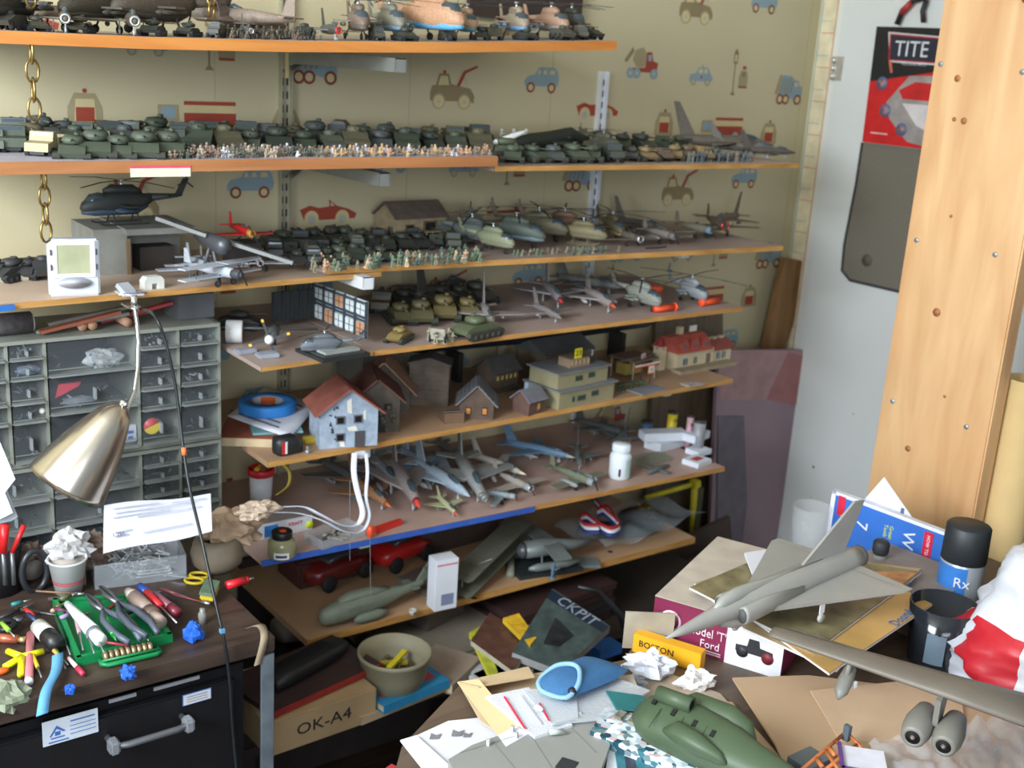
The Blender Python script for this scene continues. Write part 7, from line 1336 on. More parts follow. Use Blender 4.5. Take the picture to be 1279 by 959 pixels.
# upper dark wooden rail top right
t = E('bunk_rail', (XP - .03, ya + .03, P(1279, 8, x=XP).z + .01), 0, 'brown round rail end fixed to top of pine plank, upper right corner', 'rail'); B().tube((0, .02, .03), (.0, -.4, .03), .04, n=16).build('rail', m((170, 104, 66), .5), t); B().box((.02, .0, .03), (.02, .06, .06)).build('rail_bracket', m((150, 92, 60), .5), t)
# mats on the door
xm = XR - .027; a = P(1078, 178, x=xm); c = P(1062, 350, x=xm); t = E('car_mat', (xm, a.y, a.z), 0, 'grey-brown carpet car mat hanging on the white door', 'mat'); L_ = .42; hh = a.z - c.z
b = B(); r_ = .03; ys = .0; b.prism([(0, .0), (-L_, .0), (-L_, -hh), (-.02, -hh), (.008, -hh + .02), (.012, -hh * .75), (.002, -hh * .3)], 0, .006, 'x'); b.build('mat_body', m((112, 106, 94), .95, var=.12, scale=250), t)
b = B(); b.path([(.000, .002, 0), (.0, .003, -hh * .3), (.0, .013, -hh * .75), (.0, .009, -hh + .02), (.0, -.02, -hh), (.0, -L_, -hh)], .004, 6); b.build('mat_binding', m((58, 56, 54), .8), t); q = P(1083, 325, x=xm) - a; B().lathe([(.016, 0), (.016, .001)], 18, (-.0012, q.y, q.z), 'x').build('heel_badge', m((92, 86, 72), .8), t)
xm2 = xm - .008; a = P(1095, 33, x=xm2); c = P(1077, 177, x=xm2); t = E('mat_header_card', (xm2, a.y, a.z), 0, 'black and red header card reading TITE above the car mat', 'card'); hh = a.z - c.z; L_ = .36
yo = c.y - a.y; B().prism([(0, 0), (-L_, .0), (-L_, -hh), (yo, -hh)], 0, .002, 'x').build('card', m((30, 30, 32), .4), t); B().prism([(yo * .48, -hh * .47), (-L_, -hh * .25), (-L_, -hh), (yo, -hh)], -.0006, 0, 'x').build('red_field', m((196, 34, 36), .4), t)
FR = lambda y, z, d=-.0012: frame((d, y, z), (0, -1, 0), (0, 0, 1))
def onc(px, py): q = P(px, py, x=xm2) - Vector((xm2, a.y, a.z)); return q.y, q.z
y, z = onc(1112, 60); b = B(); b.prism([(y + .012, z + .038), (y - .16, z + .030), (y - .16, z - .035), (y - .004, z - .033)], -.0008, 0, 'x'); b.build('logo_white_border', m((206, 206, 208), .4), t); b = B(); b.prism([(y + .006, z + .034), (y - .16, z + .027), (y - .16, z - .031), (y - .0, z - .029)], -.0011, -.0008, 'x'); b.build('logo_red_border', m((176, 34, 44), .4), t); b = B(); b.prism([(y + .002, z + .030), (y - .16, z + .024), (y - .16, z - .028), (y - .004, z - .026)], -.0013, -.001, 'x'); b.build('logo_field', m((40, 42, 56), .4), t)
text('TITE', .052, m((214, 216, 220), .4), t, FR(y - .062, z - .002, -.0016), sx=.95); y, z = onc(1142, 80); text('FLOORMATS', .012, m((200, 200, 204), .4), t, FR(y, z))
b = B(); y, z = onc(1140, 130); 
B().prism([(y + .075, z + .0), (y + .02, z + .065), (y - .08, z + .07), (y - .08, z - .10), (y - .0, z - .09), (y + .06, z - .04)], -.0011, -.0006, 'x').build('mat_picture', m((150, 142, 138), .5, var=.25, scale=25), t); B().prism([(y + .045, z + .03), (y + .0, z + .052), (y - .06, z + .05), (y - .06, z + .01), (y + .03, z + .01)], -.0014, -.0011, 'x').build('picture_red_patch', m((190, 36, 38), .4), t); B().prism([(y + .03, z + .0), (y - .05, z + .0), (y - .05, z - .06), (y - .02, z - .05)], -.0014, -.0011, 'x').build('picture_pale_patch', m((206, 200, 200), .4), t)
for px, py in ((1102, 104), (1106, 138), (1126, 162)): y, z = onc(px, py); B().lathe([(.016, 0), (.016, .0006)], 20, (-.0018, y, z), 'x').build('blue_round_badge', m((84, 112, 150), .4), t); B().lathe([(.011, 0), (.011, .0004)], 16, (-.0022, y, z), 'x').build('badge_picture', m((150, 120, 124), .5, var=.5, scale=120), t)
y, z = onc(1093, 166); B().box((-.001, y - .012, z), (.0004, .05, .003)).build('print_line', m((226, 190, 190), .5), t)
y, z = onc(1118, 78); B().prism([(y + .018, z + .0), (y + .010, z + .004), (y + .002, z - .024), (y + .008, z - .026)], -.0014, -.001, 'x').build('orange_chevron', m((196, 110, 80), .5), t)
y, z = onc(1140, 20); b = B(); b.path([(-.004, y + .035 * 1.1 - .0, z - .020), (-.004, y + .028, z + .012), (-.004, y + .0, z + .036), (-.004, y - .04, z + .046)], .007, 8); b.build('carry_handle', m((40, 40, 42), .5), t); B().path([(-.004, y + .030, z + .006), (-.004, y + .006, z + .032)], .0078, 8).build('red_grip', m((176, 44, 44), .5), t); b = B(); b.path([(-.004, y - .035, z - .014), (-.004, y - .028, z + .012), (-.004, y - .034, z + .036)], .006, 8); b.build('carry_handle', m((40, 40, 42), .5), t)
B().box((.012, -.10, .10), (.006, .008, .06)).build('door_hook', SIL, t)
# dark shelf unit behind the plank at the far right
t = E('dark_bookcase', (2.30, .62, 0), 0, 'dark cluttered bookcase at far right behind the pine plank', 'bookcase'); dkw = m((50, 42, 38), .7)
b = B(); b.box((.20, -.2, 1.0), (.02, 1.1, 2.0)); b.build('back_panel', dkw, t)
for z in (.3, .65, 1.0, 1.36, 1.72): B().box((.05, -.2, z), (.30, 1.1, .02)).build('shelf_board', dkw, t)
for y in (-.74, .34): B().box((.05, y, 1.0), (.30, .02, 2.0)).build('side_panel', dkw, t)
for i, (y, z, w_, h_, c, lab) in enumerate([(.2, 1.01, .20, .22, (66, 60, 56), 'dark box on the far bookcase at plank height'), (-.06, 1.01, .22, .16, (92, 84, 76), 'grey-brown box right of the dark box on far bookcase'), (.18, 1.37, .22, .06, (150, 150, 150), 'pale flat stack on upper board of far bookcase'), (.18, .66, .22, .2, (44, 48, 56), 'navy box low in the far bookcase')]):
    lbox('storage_box', (2.33, .62 + y, z + .0005), 0, (.2, w_, h_), m(c, .7), lab, 'box', group='boxes in the far bookcase')
# cardboard tube
q = P(1268, 640, x=1.88); yq = q.y; zt = SZ(468, 1.92, yq); t = E('mailing_tube', (1.93, SX and yq - .0, 0), 0, 'tall tan cardboard mailing tube standing right of pine plank', 'tube'); r = .040
t.location.y = P(1270, 560, x=1.93).y; zt = P(1268, 468, x=1.93).z; b = B(); b.lathe([(r, 0), (r, zt), (r - .003, zt), (r - .003, .01)], 32, cap=False); b.build('tube_wall', m((206, 176, 122), .7, var=.04), t)
t2 = E('blue_tube', (1.99, t.location.y - .055, 0), 0, 'blue narrow tube beside the cardboard tube at right edge', 'tube'); B().lathe([(.02, 0), (.02, zt + .01)], 20).build('tube_wall', m((70, 110, 150), .5), t2)
# ================================================================== bench with models, foreground right
ZB = .80
t = E('work_bench', (1.22, .72, 0), 0, 'wooden work bench carrying models, boxes and papers at right', 'table'); wt_ = wood('bench_wood', (92, 76, 62), (120, 100, 82), 0, 8, 5)
pp = [P(px, py, z=ZB) for px, py in ((480, 1010), (502, 932), (574, 856), (690, 842), (780, 824), (802, 788))]; B().prism([(p_.x - 1.22, p_.y - .72) for p_ in pp] + [(.02, .44), (.60, .40), (.60, -.75), (-.50, -.75)], ZB - .03, ZB, 'z').build('tabletop', wt_, t)
for x, y in ((-.42, -.68), (.52, -.68), (.52, .32), (-.36, .22)): B().box((x, y, (ZB - .03) / 2), (.06, .06, ZB - .03)).build('leg', wt_, t)
def ob(px, py, dz=.0005): return P(px, py, z=ZB + dz)
def flat(name, pxs, dz, mat, label, cat, th=.0008, curl=.0, group=None, zs=None):
    q = [ob(px, py, dz + (zs[i] if zs else 0)) for i, (px, py) in enumerate(pxs)]; o = q[0].copy(); t = E(name, tuple(o), 0, label, cat, group); n = len(q); pts = [p_ - o for p_ in q]
    b = B(); b.add([tuple(p_) for p_ in pts] + [(p_.x, p_.y, p_.z - th) for p_ in pts], [tuple(range(n)), tuple(range(2 * n - 1, n - 1, -1))] + [(i, (i + 1) % n, n + (i + 1) % n, n + i) for i in range(n)]); b.build('sheet', mat, t); return t, pts
wp_ = m((226, 228, 238), .7, var=.02)
t = lbox('red_kit_box', tuple(ob(505, 957)), .35, (.08, .10, .03), m((176, 120, 118), .6), 'pale red kit box end at bottom left corner of the bench', 'box', m((170, 50, 56), .5)); t.location.z = ZB - .07 + .0; 
B().box((0, .02, .0318), (.05, .05, .0006)).build('cream_panel', m((196, 180, 146), .6), t); B().box((0, 0, -.36), (.06, .08, .72)).build('box_stack_below', m((60, 50, 48), .7), t)
t, pts = flat('drawing_sheet', [(503, 926), (560, 900), (640, 892), (700, 960), (560, 990)], .004, m((214, 214, 222), .7, var=.03), 'white instruction sheet with grey aircraft drawings, left of grey deck', 'paper', .003)
t_, _ = flat('drawing_sheet', [(500, 924), (520, 918), (600, 990), (560, 1000)], .0085, wp_, 'second white sheet folded under the drawing sheet', 'paper', .002)
b = B(); o_ = t.location
for px, py, s in ((545, 920, .010), (573, 916, .011), (585, 918, .008), (600, 935, .006)):
    p_ = ob(px, py, .0052) - o_; b.add([(p_.x - s, p_.y, p_.z), (p_.x, p_.y - s * .5, p_.z), (p_.x + s, p_.y + s * .3, p_.z), (p_.x + s * .2, p_.y + s * .3, p_.z), (p_.x - s * .1, p_.y + s, p_.z)], [(0, 1, 2, 3, 4)])
b.build('grey_drawing', m((120, 120, 126), .8), t)
# open cardboard carton with zip bags
t, pts = flat('open_carton', [(572, 851), (690, 838), (760, 880), (640, 926), (600, 900)], .010, m((198, 176, 144), .75, var=.04), 'open tan cardboard carton tray holding zip bags', 'box', .0015)
o_ = t.location; a, c_, d_ = [ob(px, py, .010) - o_ for px, py in ((572, 851), (627, 926), (690, 840))]
a2, c2, = [ob(px, py, .030) - o_ for px, py in ((580, 862), (640, 910))]
e0, e1 = ob(572, 851, .012) - o_, ob(628, 924, .012) - o_; e2, e3 = ob(652, 912, .030) - o_, ob(598, 848, .030) - o_
B().add([e0, e1, e2, e3] + [p_ - Vector((.001, 0, .0015)) for p_ in (e0, e1, e2, e3)], [(0, 1, 2, 3), (7, 6, 5, 4), (0, 1, 5, 4), (1, 2, 6, 5), (2, 3, 7, 6), (3, 0, 4, 7)]).build('side_flap', m((198, 168, 126), .75, var=.04), t)
g0, g1, g2, g3 = ob(572, 852, .014) - o_, ob(660, 832, .014) - o_, ob(668, 846, .028) - o_, ob(598, 858, .028) - o_
B().add([g0, g1, g2, g3] + [p_ - Vector((0, -.001, .0015)) for p_ in (g0, g1, g2, g3)], [(0, 1, 2, 3), (7, 6, 5, 4), (0, 1, 5, 4), (1, 2, 6, 5), (2, 3, 7, 6), (3, 0, 4, 7)]).build('back_flap', m((210, 184, 146), .75, var=.04), t)
B().box(tuple((e0 + e1) / 2 + Vector((.004, 0, -.006))), (.004, .004, .01)).build('corner_block', m((190, 160, 120), .7), t)
t, pts = flat('zip_bag', [(607, 869), (660, 858), (715, 905), (668, 920)], .0335, glassy('zip_plastic', (236, 238, 246), .25, .25), 'clear zip bag with red seal line in the open carton, left one', 'bag', .004, group='zip bags')
o_ = t.location
def linebar(t, p0, p1, dz, w_, mat, name):
    a, c = ob(*p0, dz) - t.location, ob(*p1, dz) - t.location; b = B(frame(tuple(a), c - a, (0, 0, 1))); L_ = (c - a).length; b.box((L_ / 2, 0, 0), (L_, .0012, w_)); b.build(name, mat, t)
rdl = m((216, 50, 80), .5); linebar(t, (630, 870), (656, 910), .0355, .0022, rdl, 'red_seal'); linebar(t, (660, 866), (690, 900), .0355, .003, m((220, 224, 232), .4), 'plastic_part'); linebar(t, (650, 868), (676, 904), .0355, .002, m((196, 200, 210), .4), 'plastic_part')
t, pts = flat('zip_bag', [(652, 860), (720, 862), (722, 895), (690, 905)], .0385, glassy('zip_plastic_b', (220, 224, 230), .2, .4), 'clear zip bag with red seal and white part, right one', 'bag', .003, group='zip bags'); linebar(t, (674, 878), (686, 900), .0400, .0022, rdl, 'red_seal'); q = ob(673, 884, .041) - t.location; B().ball(tuple(q), .006, 10, 6, (.8, 1.2, .4)).build('white_part', whp, t)
t, pts = flat('white_slip', [(622, 918), (645, 906), (660, 916), (632, 932)], .0305, wp_, 'small white paper scrap by the grey deck edge', 'paper', .001)
# grey deck panel
t, pts = flat('grey_deck_panel', [(560, 948), (590, 930), (660, 905), (745, 884), (752, 900), (762, 930), (745, 975), (580, 990)], .030, m((140, 140, 136), .55, var=.05, scale=8), 'large flat grey model deck panel at bottom of the bench', 'model part', .012)
o_ = t.location; b = B()
for p0, p1 in (((655, 906), (700, 975)), ((700, 895), (745, 940)), ((612, 922), (660, 980)), ((575, 940), (740, 890))): a, c = ob(*p0, .0302) - o_, ob(*p1, .0302) - o_; b.M = frame(tuple(a), c - a, (0, 0, 1)); b.box(((c - a).length / 2, .0001, 0), ((c - a).length, .0004, .0008))
b.build('panel_line', m((116, 116, 112), .7), t); a = ob(708, 955, .0306) - o_; B().box(tuple(a), (.022, .020, .001), .5).build('square_opening', m((40, 42, 44), .8), t)
for px, py in ((610, 927), (645, 918), (693, 905), (640, 910), (725, 893)): a = ob(px, py, .034) - o_; B().box(tuple(a), (.003, .004, .008), .4).build('edge_peg', m((170, 172, 168), .5), t)
a = ob(693, 912, .036) - o_; B().loft([(-.008 + a.x, a.z, .003, .004, a.y), (.010 + a.x, a.z - .002, .003, .003, a.y - .006)], 8).build('deck_crane', m((176, 184, 176), .5), t)
t, pts = flat('crumpled_film', [(672, 866), (770, 846), (812, 862), (760, 896), (700, 902)], .0365, glassy('poly_film', (214, 220, 226), .15, .5), 'crinkled clear film under the blue pouch', 'film', .003)
t, pts = flat('pale_card', [(700, 862), (790, 842), (800, 866), (745, 890)], .028, m((206, 196, 180), .7), 'pale card under the film and blue pouch', 'card', .002)
t, pts = flat('tan_card', [(742, 846), (830, 838), (900, 866), (930, 900), (800, 880)], .0035, m((176, 160, 140), .7), 'tan card lying under the white cloths', 'card', .002)
# blue neoprene pouch
q = [ob(663, 850, .05), ob(702, 876, .05), ob(793, 832, .05), ob(730, 812, .05)]; o_ = ob(725, 850, .04); t = E('blue_pouch', tuple(o_), 0, 'soft blue fabric pouch with pale piped opening on the carton', 'pouch'); b = B(); n = 14; vs = []; A_ = [p_ - o_ for p_ in q]
def fnp(u, v, s): p_ = (A_[0] * (1 - u) + A_[3] * u) * (1 - v) + (A_[1] * (1 - u) + A_[2] * u) * v; k = (1 - (2 * u - 1) ** 4) * (1 - (2 * v - 1) ** 4); cpt = (A_[0] + A_[1] + A_[2] + A_[3]) / 4; p_ = cpt + (p_ - cpt) * (1 - .12 * (abs(2 * u - 1) * abs(2 * v - 1)) ** 2); return (p_.x, p_.y, p_.z - .004 + s * .012 * k + .002 * math.sin(6 * u))
b.sheet(n, n, lambda u, v: fnp(u, v, 1)); b.sheet(n, n, lambda u, v: fnp(u, v, -1)); b.build('pouch_body', m((56, 104, 150), .8, var=.08, scale=120), t)
b = B(); b.path(smooth([fnp(.02, .1, 1), fnp(.0, .4, 1), fnp(.05, .95, 1.2), fnp(.25, .90, 1.3), fnp(.42, .62, 1.3), fnp(.46, .36, 1.3), fnp(.36, .12, 1.3), fnp(.15, .02, 1.2), fnp(.02, .1, 1)]), .0032, 8); b.build('pale_piping', m((136, 178, 204), .7), t)
p_ = fnp(.16, .93, 1); B().ball(p_, .006, 10, 6).build('dark_snap', m((24, 30, 44), .5), t)
B().box((0, .0, -.012), (.06, .04, .02)).build('pouch_padding', m((50, 90, 130), .8), t)
# collage box lids
def collage(name, scale, seed):
    M_ = bpy.data.materials.new(name); M_.use_nodes = True; nt = M_.node_tree; b = nt.nodes['Principled BSDF']; b.inputs['Roughness'].default_value = .35; v = nt.nodes.new('ShaderNodeTexVoronoi'); v.inputs['Scale'].default_value = scale; v.inputs['Randomness'].default_value = .9; r = nt.nodes.new('ShaderNodeValToRGB'); r.color_ramp.interpolation = 'CONSTANT'; tc = nt.nodes.new('ShaderNodeTexCoord'); sp_ = nt.nodes.new('ShaderNodeSeparateColor')
    cols = [(224, 232, 236), (56, 110, 124), (180, 196, 204), (226, 226, 226), (110, 130, 134), (206, 178, 176), (36, 70, 84), (210, 222, 228)]
    els = r.color_ramp.elements
    for i, c in enumerate(cols):
        e = els[i] if i < 2 else els.new(i / len(cols)); e.position = i / len(cols); e.color = [lin(x) for x in c] + [1]
    L = nt.links.new; L(tc.outputs['Object'], v.inputs['Vector']); L(v.outputs['Color'], sp_.inputs[0]); L(sp_.outputs[0], r.inputs[0]); L(r.outputs[0], b.inputs['Base Color']); return M_
col1 = collage('photo_collage', 130, 1)
t, pts = flat('collage_box_lid', [(757, 880), (845, 908), (1075, 992), (1040, 1030), (737, 914)], .034, col1, 'long box lid covered in teal and white photo collage', 'box lid', .016); b = B()
for i in range(10): a = ob(775 + i * 16, 893 + i * 6.3, .038) - t.location; b.box(tuple(a), (.016, .009, .004), .4)
b.build('raised_card_row', m((126, 124, 110), .6, var=.4, scale=60), t); a, c = ob(737, 915, .034) - t.location, ob(760, 921, .034) - t.location
t, pts = flat('teal_box', [(762, 926), (810, 940), (1000, 1010), (960, 1040), (752, 990)], .020, m((208, 216, 222), .4), 'white box with dark teal swirl artwork below the collage lid', 'box', .019); b = B(); a = [ob(px, py, .0206) - t.location for px, py in ((768, 940), (790, 935), (830, 960), (800, 975), (775, 985))]; b.add([tuple(p_) for p_ in a], [tuple(range(5))]); a = [ob(px, py, .0208) - t.location for px, py in ((780, 944), (792, 944), (800, 975), (786, 985))]; b.build('teal_swirl', m((46, 116, 130), .4, var=.4, scale=40), t); B().add([tuple(p_) for p_ in a], [(0, 1, 2, 3)]).build('dark_swirl', m((30, 40, 60), .4), t)
t, pts = flat('teal_card', [(757, 862), (800, 868), (830, 888), (770, 884)], .040, m((40, 110, 112), .5), 'small teal card between pouch and green fuselage', 'card', .003)
# green helicopter fuselage half
a, c = ob(800, 893, .052), ob(1012, 975, .060); t = E('green_fuselage', tuple(a), 0, 'olive green model helicopter fuselage half lying on the collage lid', 'model part'); d_ = c - a; L_ = d_.length; gn = m((70, 86, 62), .5, var=.08)
M_ = frame((0, 0, 0), d_, (-d_.y * -1, -d_.x * -1 * -1, 0)); side = Vector((-d_.y, d_.x, 0)).normalized(); upv = (side * .92 + Vector((0, 0, .40))).normalized()
M_ = frame((0, 0, 0), d_, upv.cross(d_)); # local z = in-picture up of the fuselage, y = depth
M_ = Matrix.Identity(4); xd = d_.normalized(); zd = (upv - xd * upv.dot(xd)).normalized(); yd = zd.cross(xd)
for i in range(3): M_[i][0] = xd[i]; M_[i][1] = yd[i]; M_[i][2] = zd[i]
b = B(M_); b.loft([(-.008, .004, .004, .012), (.004, .004, .016, .024), (.02, .004, .022, .032), (.07, .002, .024, .034), (.12, -.004, .024, .031), (.15, -.008, .020, .024), (.19, -.010, .014, .016), (L_, -.012, .008, .010)], 22, .75); b.build('fuselage_shell', gn, t)
b = B(M_); b.loft([(.035, .038, .006, .006), (.05, .042, .014, .012), (.10, .040, .015, .014), (.125, .030, .012, .014), (.14, .016, .004, .006)], 14, .8); b.build('engine_fairing', gn, t)
b = B(M_); b.lathe([(.0095, -.005), (.010, .040), (.007, .0405), (.006, .034)], 18, (.022, -.026, .020), 'x'); b.build('engine_intake', gn, t); b = B(M_); b.lathe([(.0064, .0395), (.001, .0395)], 16, (.022, -.026, .020), 'x'); b.build('dark_opening', m((30, 30, 30), .8), t)
b = B(M_); b.loft([(.045, -.020, .003, .003, -.020), (.06, -.018, .010, .012, -.024), (.09, -.024, .012, .012, -.024), (.12, -.028, .008, .006, -.020), (.128, -.030, .002, .002, -.018)], 14, .8); b.build('sponson', gn, t)
for x, z in ((.018, .010), (.046, .004), (.075, .000), (.10, -.004)): B(M_).box((x, -.0235, z), (.005, .003, .009)).build('window_hole', m((20, 26, 24), .6), t)
b = B(M_)
for x in (.03, .06, .09): b.box((x, -.0238, -.012), (.0006, .001, .03))
b.build('panel_line', m((50, 66, 46), .7), t)
# kit box, yellow pencil box, cloths
pa, pb = Vector((1.092, 1.064, ZB)), Vector((1.170, .890, ZB)); ex = (pb - pa); Lb = ex.length; t = E('car_kit_box', tuple(pa), math.atan2(ex.y, ex.x), 'maroon and white vintage car kit box with white lettering', 'box'); hb = P(826, 742, x=pa.x).z - ZB if False else .068
B().box((Lb / 2, .13, hb / 2), (Lb, .26, hb)).build('box_body', m((126, 40, 74), .45, var=.04), t, bevel=.0008); B().box((Lb * .79, -.0004, hb / 2), (Lb * .42, .001, hb)).build('white_panel', m((222, 222, 228), .45), t); B().box((Lb / 2, .13, hb + .0004), (Lb, .26, .001)).build('box_top', m((196, 184, 170), .5), t)
FRb = lambda x, z: frame((x, -.0012, z), (1, 0, 0), (0, 0, 1)); wl = m((226, 206, 214), .5)
text("Model 'T'", .019, wl, t, FRb(Lb * .43, hb * .52), sx=.8); text('Ford', .017, wl, t, FRb(Lb * .46, hb * .27), sx=.9); text('1910', .010, wl, t, FRb(Lb * .40, hb * .76)); b = B(); b.lathe([(.016, 0), (.016, .0006)], 24, (Lb * .14, -.0008, hb * .55), 'y'); b.build('emblem_ring', wl, t); b = B(); b.lathe([(.013, 0), (.013, .0006)], 24, (Lb * .14, -.0012, hb * .55), 'y'); b.build('emblem_field', m((126, 40, 74), .45), t); text('Ma', .014, wl, t, frame((Lb * .14, -.0018, hb * .55), (1, 0, 0), (0, 0, 1)))
for k in range(2): B().box((Lb * .30, -.0008, hb * (.13 - .05 * k)), (Lb * .5, .0004, .0016)).build('print_line', wl, t)
cx_, cz_ = Lb * .80, hb * .42; o = B().prism([(cx_ - .028, cz_ - .004), (cx_ + .026, cz_ - .004), (cx_ + .024, cz_ + .006), (cx_ + .006, cz_ + .008), (cx_ + .004, cz_ + .018), (cx_ - .010, cz_ + .018), (cx_ - .012, cz_ + .006), (cx_ - .028, cz_ + .005)], -.0016, -.0010).build('car_picture', m((50, 50, 54), .5), t)
for dx in (-.018, .018): B().lathe([(.0085, 0), (.0085, .0006)], 18, (cx_ + dx, -.0022, cz_ - .004), 'y').build('picture_wheel', m((120, 40, 50), .5) if dx > 0 else m((44, 44, 48), .5), o)
t = E('yellow_pencil_box', tuple(ob(834, 850)), -.98, 'yellow box reading BOSTO in black below the maroon box', 'box'); B().box((.045, .01, .014), (.10, .02, .028)).build('box_body', m((232, 168, 30), .5, var=.03), t, bevel=.0008); text('BOSTON', .013, blk, t, frame((.030, -.0006, .016), (1, 0, 0), (0, 0, 1)))
t.location = (1.045, 1.045, ZB + .0005); t.rotation_euler.z = math.atan2(ex.y, ex.x)
for i, (px, py, r, sq, c, lab) in enumerate([(808, 845, .026, (1.3, .7, .7), (216, 218, 226), 'white crumpled cloth left of the yellow box'), (868, 862, .020, (1.2, .6, .8), (222, 218, 214), 'white crumpled tissue over the yellow box end'), (790, 862, .014, (1.2, .9, .6), (150, 156, 166), 'grey silver crumpled foil beside green fuselage nose')]):
    q = ob(px, py, .0005); t = E('crumpled_cloth', tuple(q), -.6, lab, 'cloth', 'white cloths on the bench'); crumple((0, 0, r * sq[2] * .95), r, sq, m(c, .8), t, 'cloth_ball', 50 + i, .8, 24)
t = lbox('grey_folder', tuple(ob(800, 820)), -.9, (.04, .02, .01), m((150, 146, 138), .6), 'tan folder standing left of the maroon box', 'folder'); t.location = tuple(P(818, 818, z=ZB)); t.rotation_euler.z = -.6; t.location.y += .03; t.location.x += .01
B().box((0, -.012, .028), (.07, .003, .056)).build('standing_card', m((170, 160, 140), .6, var=.15), t); B().box((.015, -.015, .012), (.03, .002, .02)).build('blue_patch', m((60, 110, 160), .5), t)
# magazines on the box
zm = hb + .0012
def mag(pxs, dz, label, cm, name='magazine', th=.004, band=None, bandm=None, tx=None):
    t, pts = flat(name, pxs, dz + th, cm, label, 'magazine', th, group='magazines on the kit box'); b = B(); n = len(pts); 
    b.add([tuple(p_ * .997 - Vector((0, 0, .0006))) for p_ in pts] , [tuple(range(n))]); lo = B(); w2 = [(p_.x, p_.y, p_.z - .0008) for p_ in pts] + [(p_.x, p_.y, p_.z - th + .0006) for p_ in pts]; cen = sum(pts, Vector()) / n; w2 = [tuple(Vector((cen.x, cen.y, 0)) + (Vector(q) - Vector((cen.x, cen.y, 0))) * 1.0 + (Vector((q[0], q[1], 0)) - Vector((cen.x, cen.y, 0))) * .006) for q in w2]; lo.add(w2, [(i, (i + 1) % n, n + (i + 1) % n, n + i) for i in range(n)]); lo.build('page_edges', m((222, 222, 230), .5), t)
    if band:
        a = [ob(px, py, dz + th + .0006) - t.location for px, py in band]; B().add([tuple(p_) for p_ in a], [tuple(range(len(a)))]).build('cover_print', bandm, t)
    return t
mag([(868, 728), (985, 690), (1150, 710), (1045, 836), (930, 784)], zm, 'lowest magazine on the kit box with sandy aerial cover', m((178, 156, 116), .35, var=.3, scale=14))
t = mag([(940, 772), (1036, 840), (1164, 754), (1060, 700)], zm + .0045, 'glossy magazine reading Doorula with ochre cover, right', m((196, 156, 92), .3, var=.2, scale=10)); a = ob(1128, 770, zm + .0045 + .0052) - t.location; d_ = ob(1150, 752, zm) - ob(1090, 800, zm); text('Doorula', .020, m((70, 110, 160), .4), t, frame(tuple(a), d_, Vector((-d_.y, d_.x, 0))))
mag([(862, 733), (975, 685), (1150, 714), (1018, 812)], zm + .009, 'top magazine under the jet with green armour photograph', m((126, 116, 84), .35, var=.45, scale=30), band=[(1050, 712), (1145, 715), (1120, 735), (1060, 725)], bandm=m((190, 130, 80), .4, var=.4, scale=40))
t, pts = flat('white_booklet', [(930, 690), (972, 684), (985, 700), (940, 716)], zm + .022, wp_, 'white booklet under the jet left wing', 'booklet', .004, zs=None)
# ---- delta jet
zj = ZB + zm + .0135
N_, T_ = P(832, 797, z=zj + .030), P(1070, 698, z=zj + .048); d_ = T_ - N_; L_ = d_.length
t = E('delta_jet', (0, 0, 0), 0, 'large unpainted grey delta wing jet model on top of the magazines', 'model jet'); xd = -d_.normalized(); zd = Vector((0, 0, 1)); zd = (zd - xd * zd.dot(xd)).normalized(); yd = zd.cross(xd); M_ = Matrix.Identity(4); mid = N_ - xd * -0 
for i in range(3): M_[i][0] = xd[i]; M_[i][1] = yd[i]; M_[i][2] = zd[i]
M_.translation = N_; t.matrix_world = M_
ga = m((152, 150, 144), .42, var=.05)
# local x=0 at nose tip, negative backwards
sec = [(0, 0, .0012, .0012), (-.03, .001, .006, .006), (-.07, .002, .010, .011), (-.10, .004, .012, .014), (-.14, .006, .018, .018), (-.22, .006, .021, .019), (-.30, .006, .019, .018), (-.36, .005, .017, .017), (-L_, .004, .015, .015)]
b = B(); b.loft(sec, 22); b.build('fuselage', ga, t)
b = B(); b.loft([(-.085, .014, .002, .002), (-.098, .018, .007, .009), (-.125, .021, .009, .011), (-.155, .022, .007, .009), (-.20, .022, .004, .005), (-.30, .022, .003, .004)], 14); b.build('canopy_spine', m((150, 150, 142), .35, var=.04), t)
yw = yd
for s in (-1, 1):
    b = B(); b.loft([(-.118, .002, .0085, .012, s * .020), (-.122, .002, .0092, .013, s * .020), (-.16, .003, .009, .013, s * .019), (-.24, .003, .004, .008, s * .018)], 14); b.build('intake_duct', ga, t); b = B(); b.loft([(-.1165, .002, .0068, .0100, s * .020), (-.1175, .002, .0068, .0100, s * .020)], 14); b.build('intake_mouth', m((84, 86, 84), .7), t)
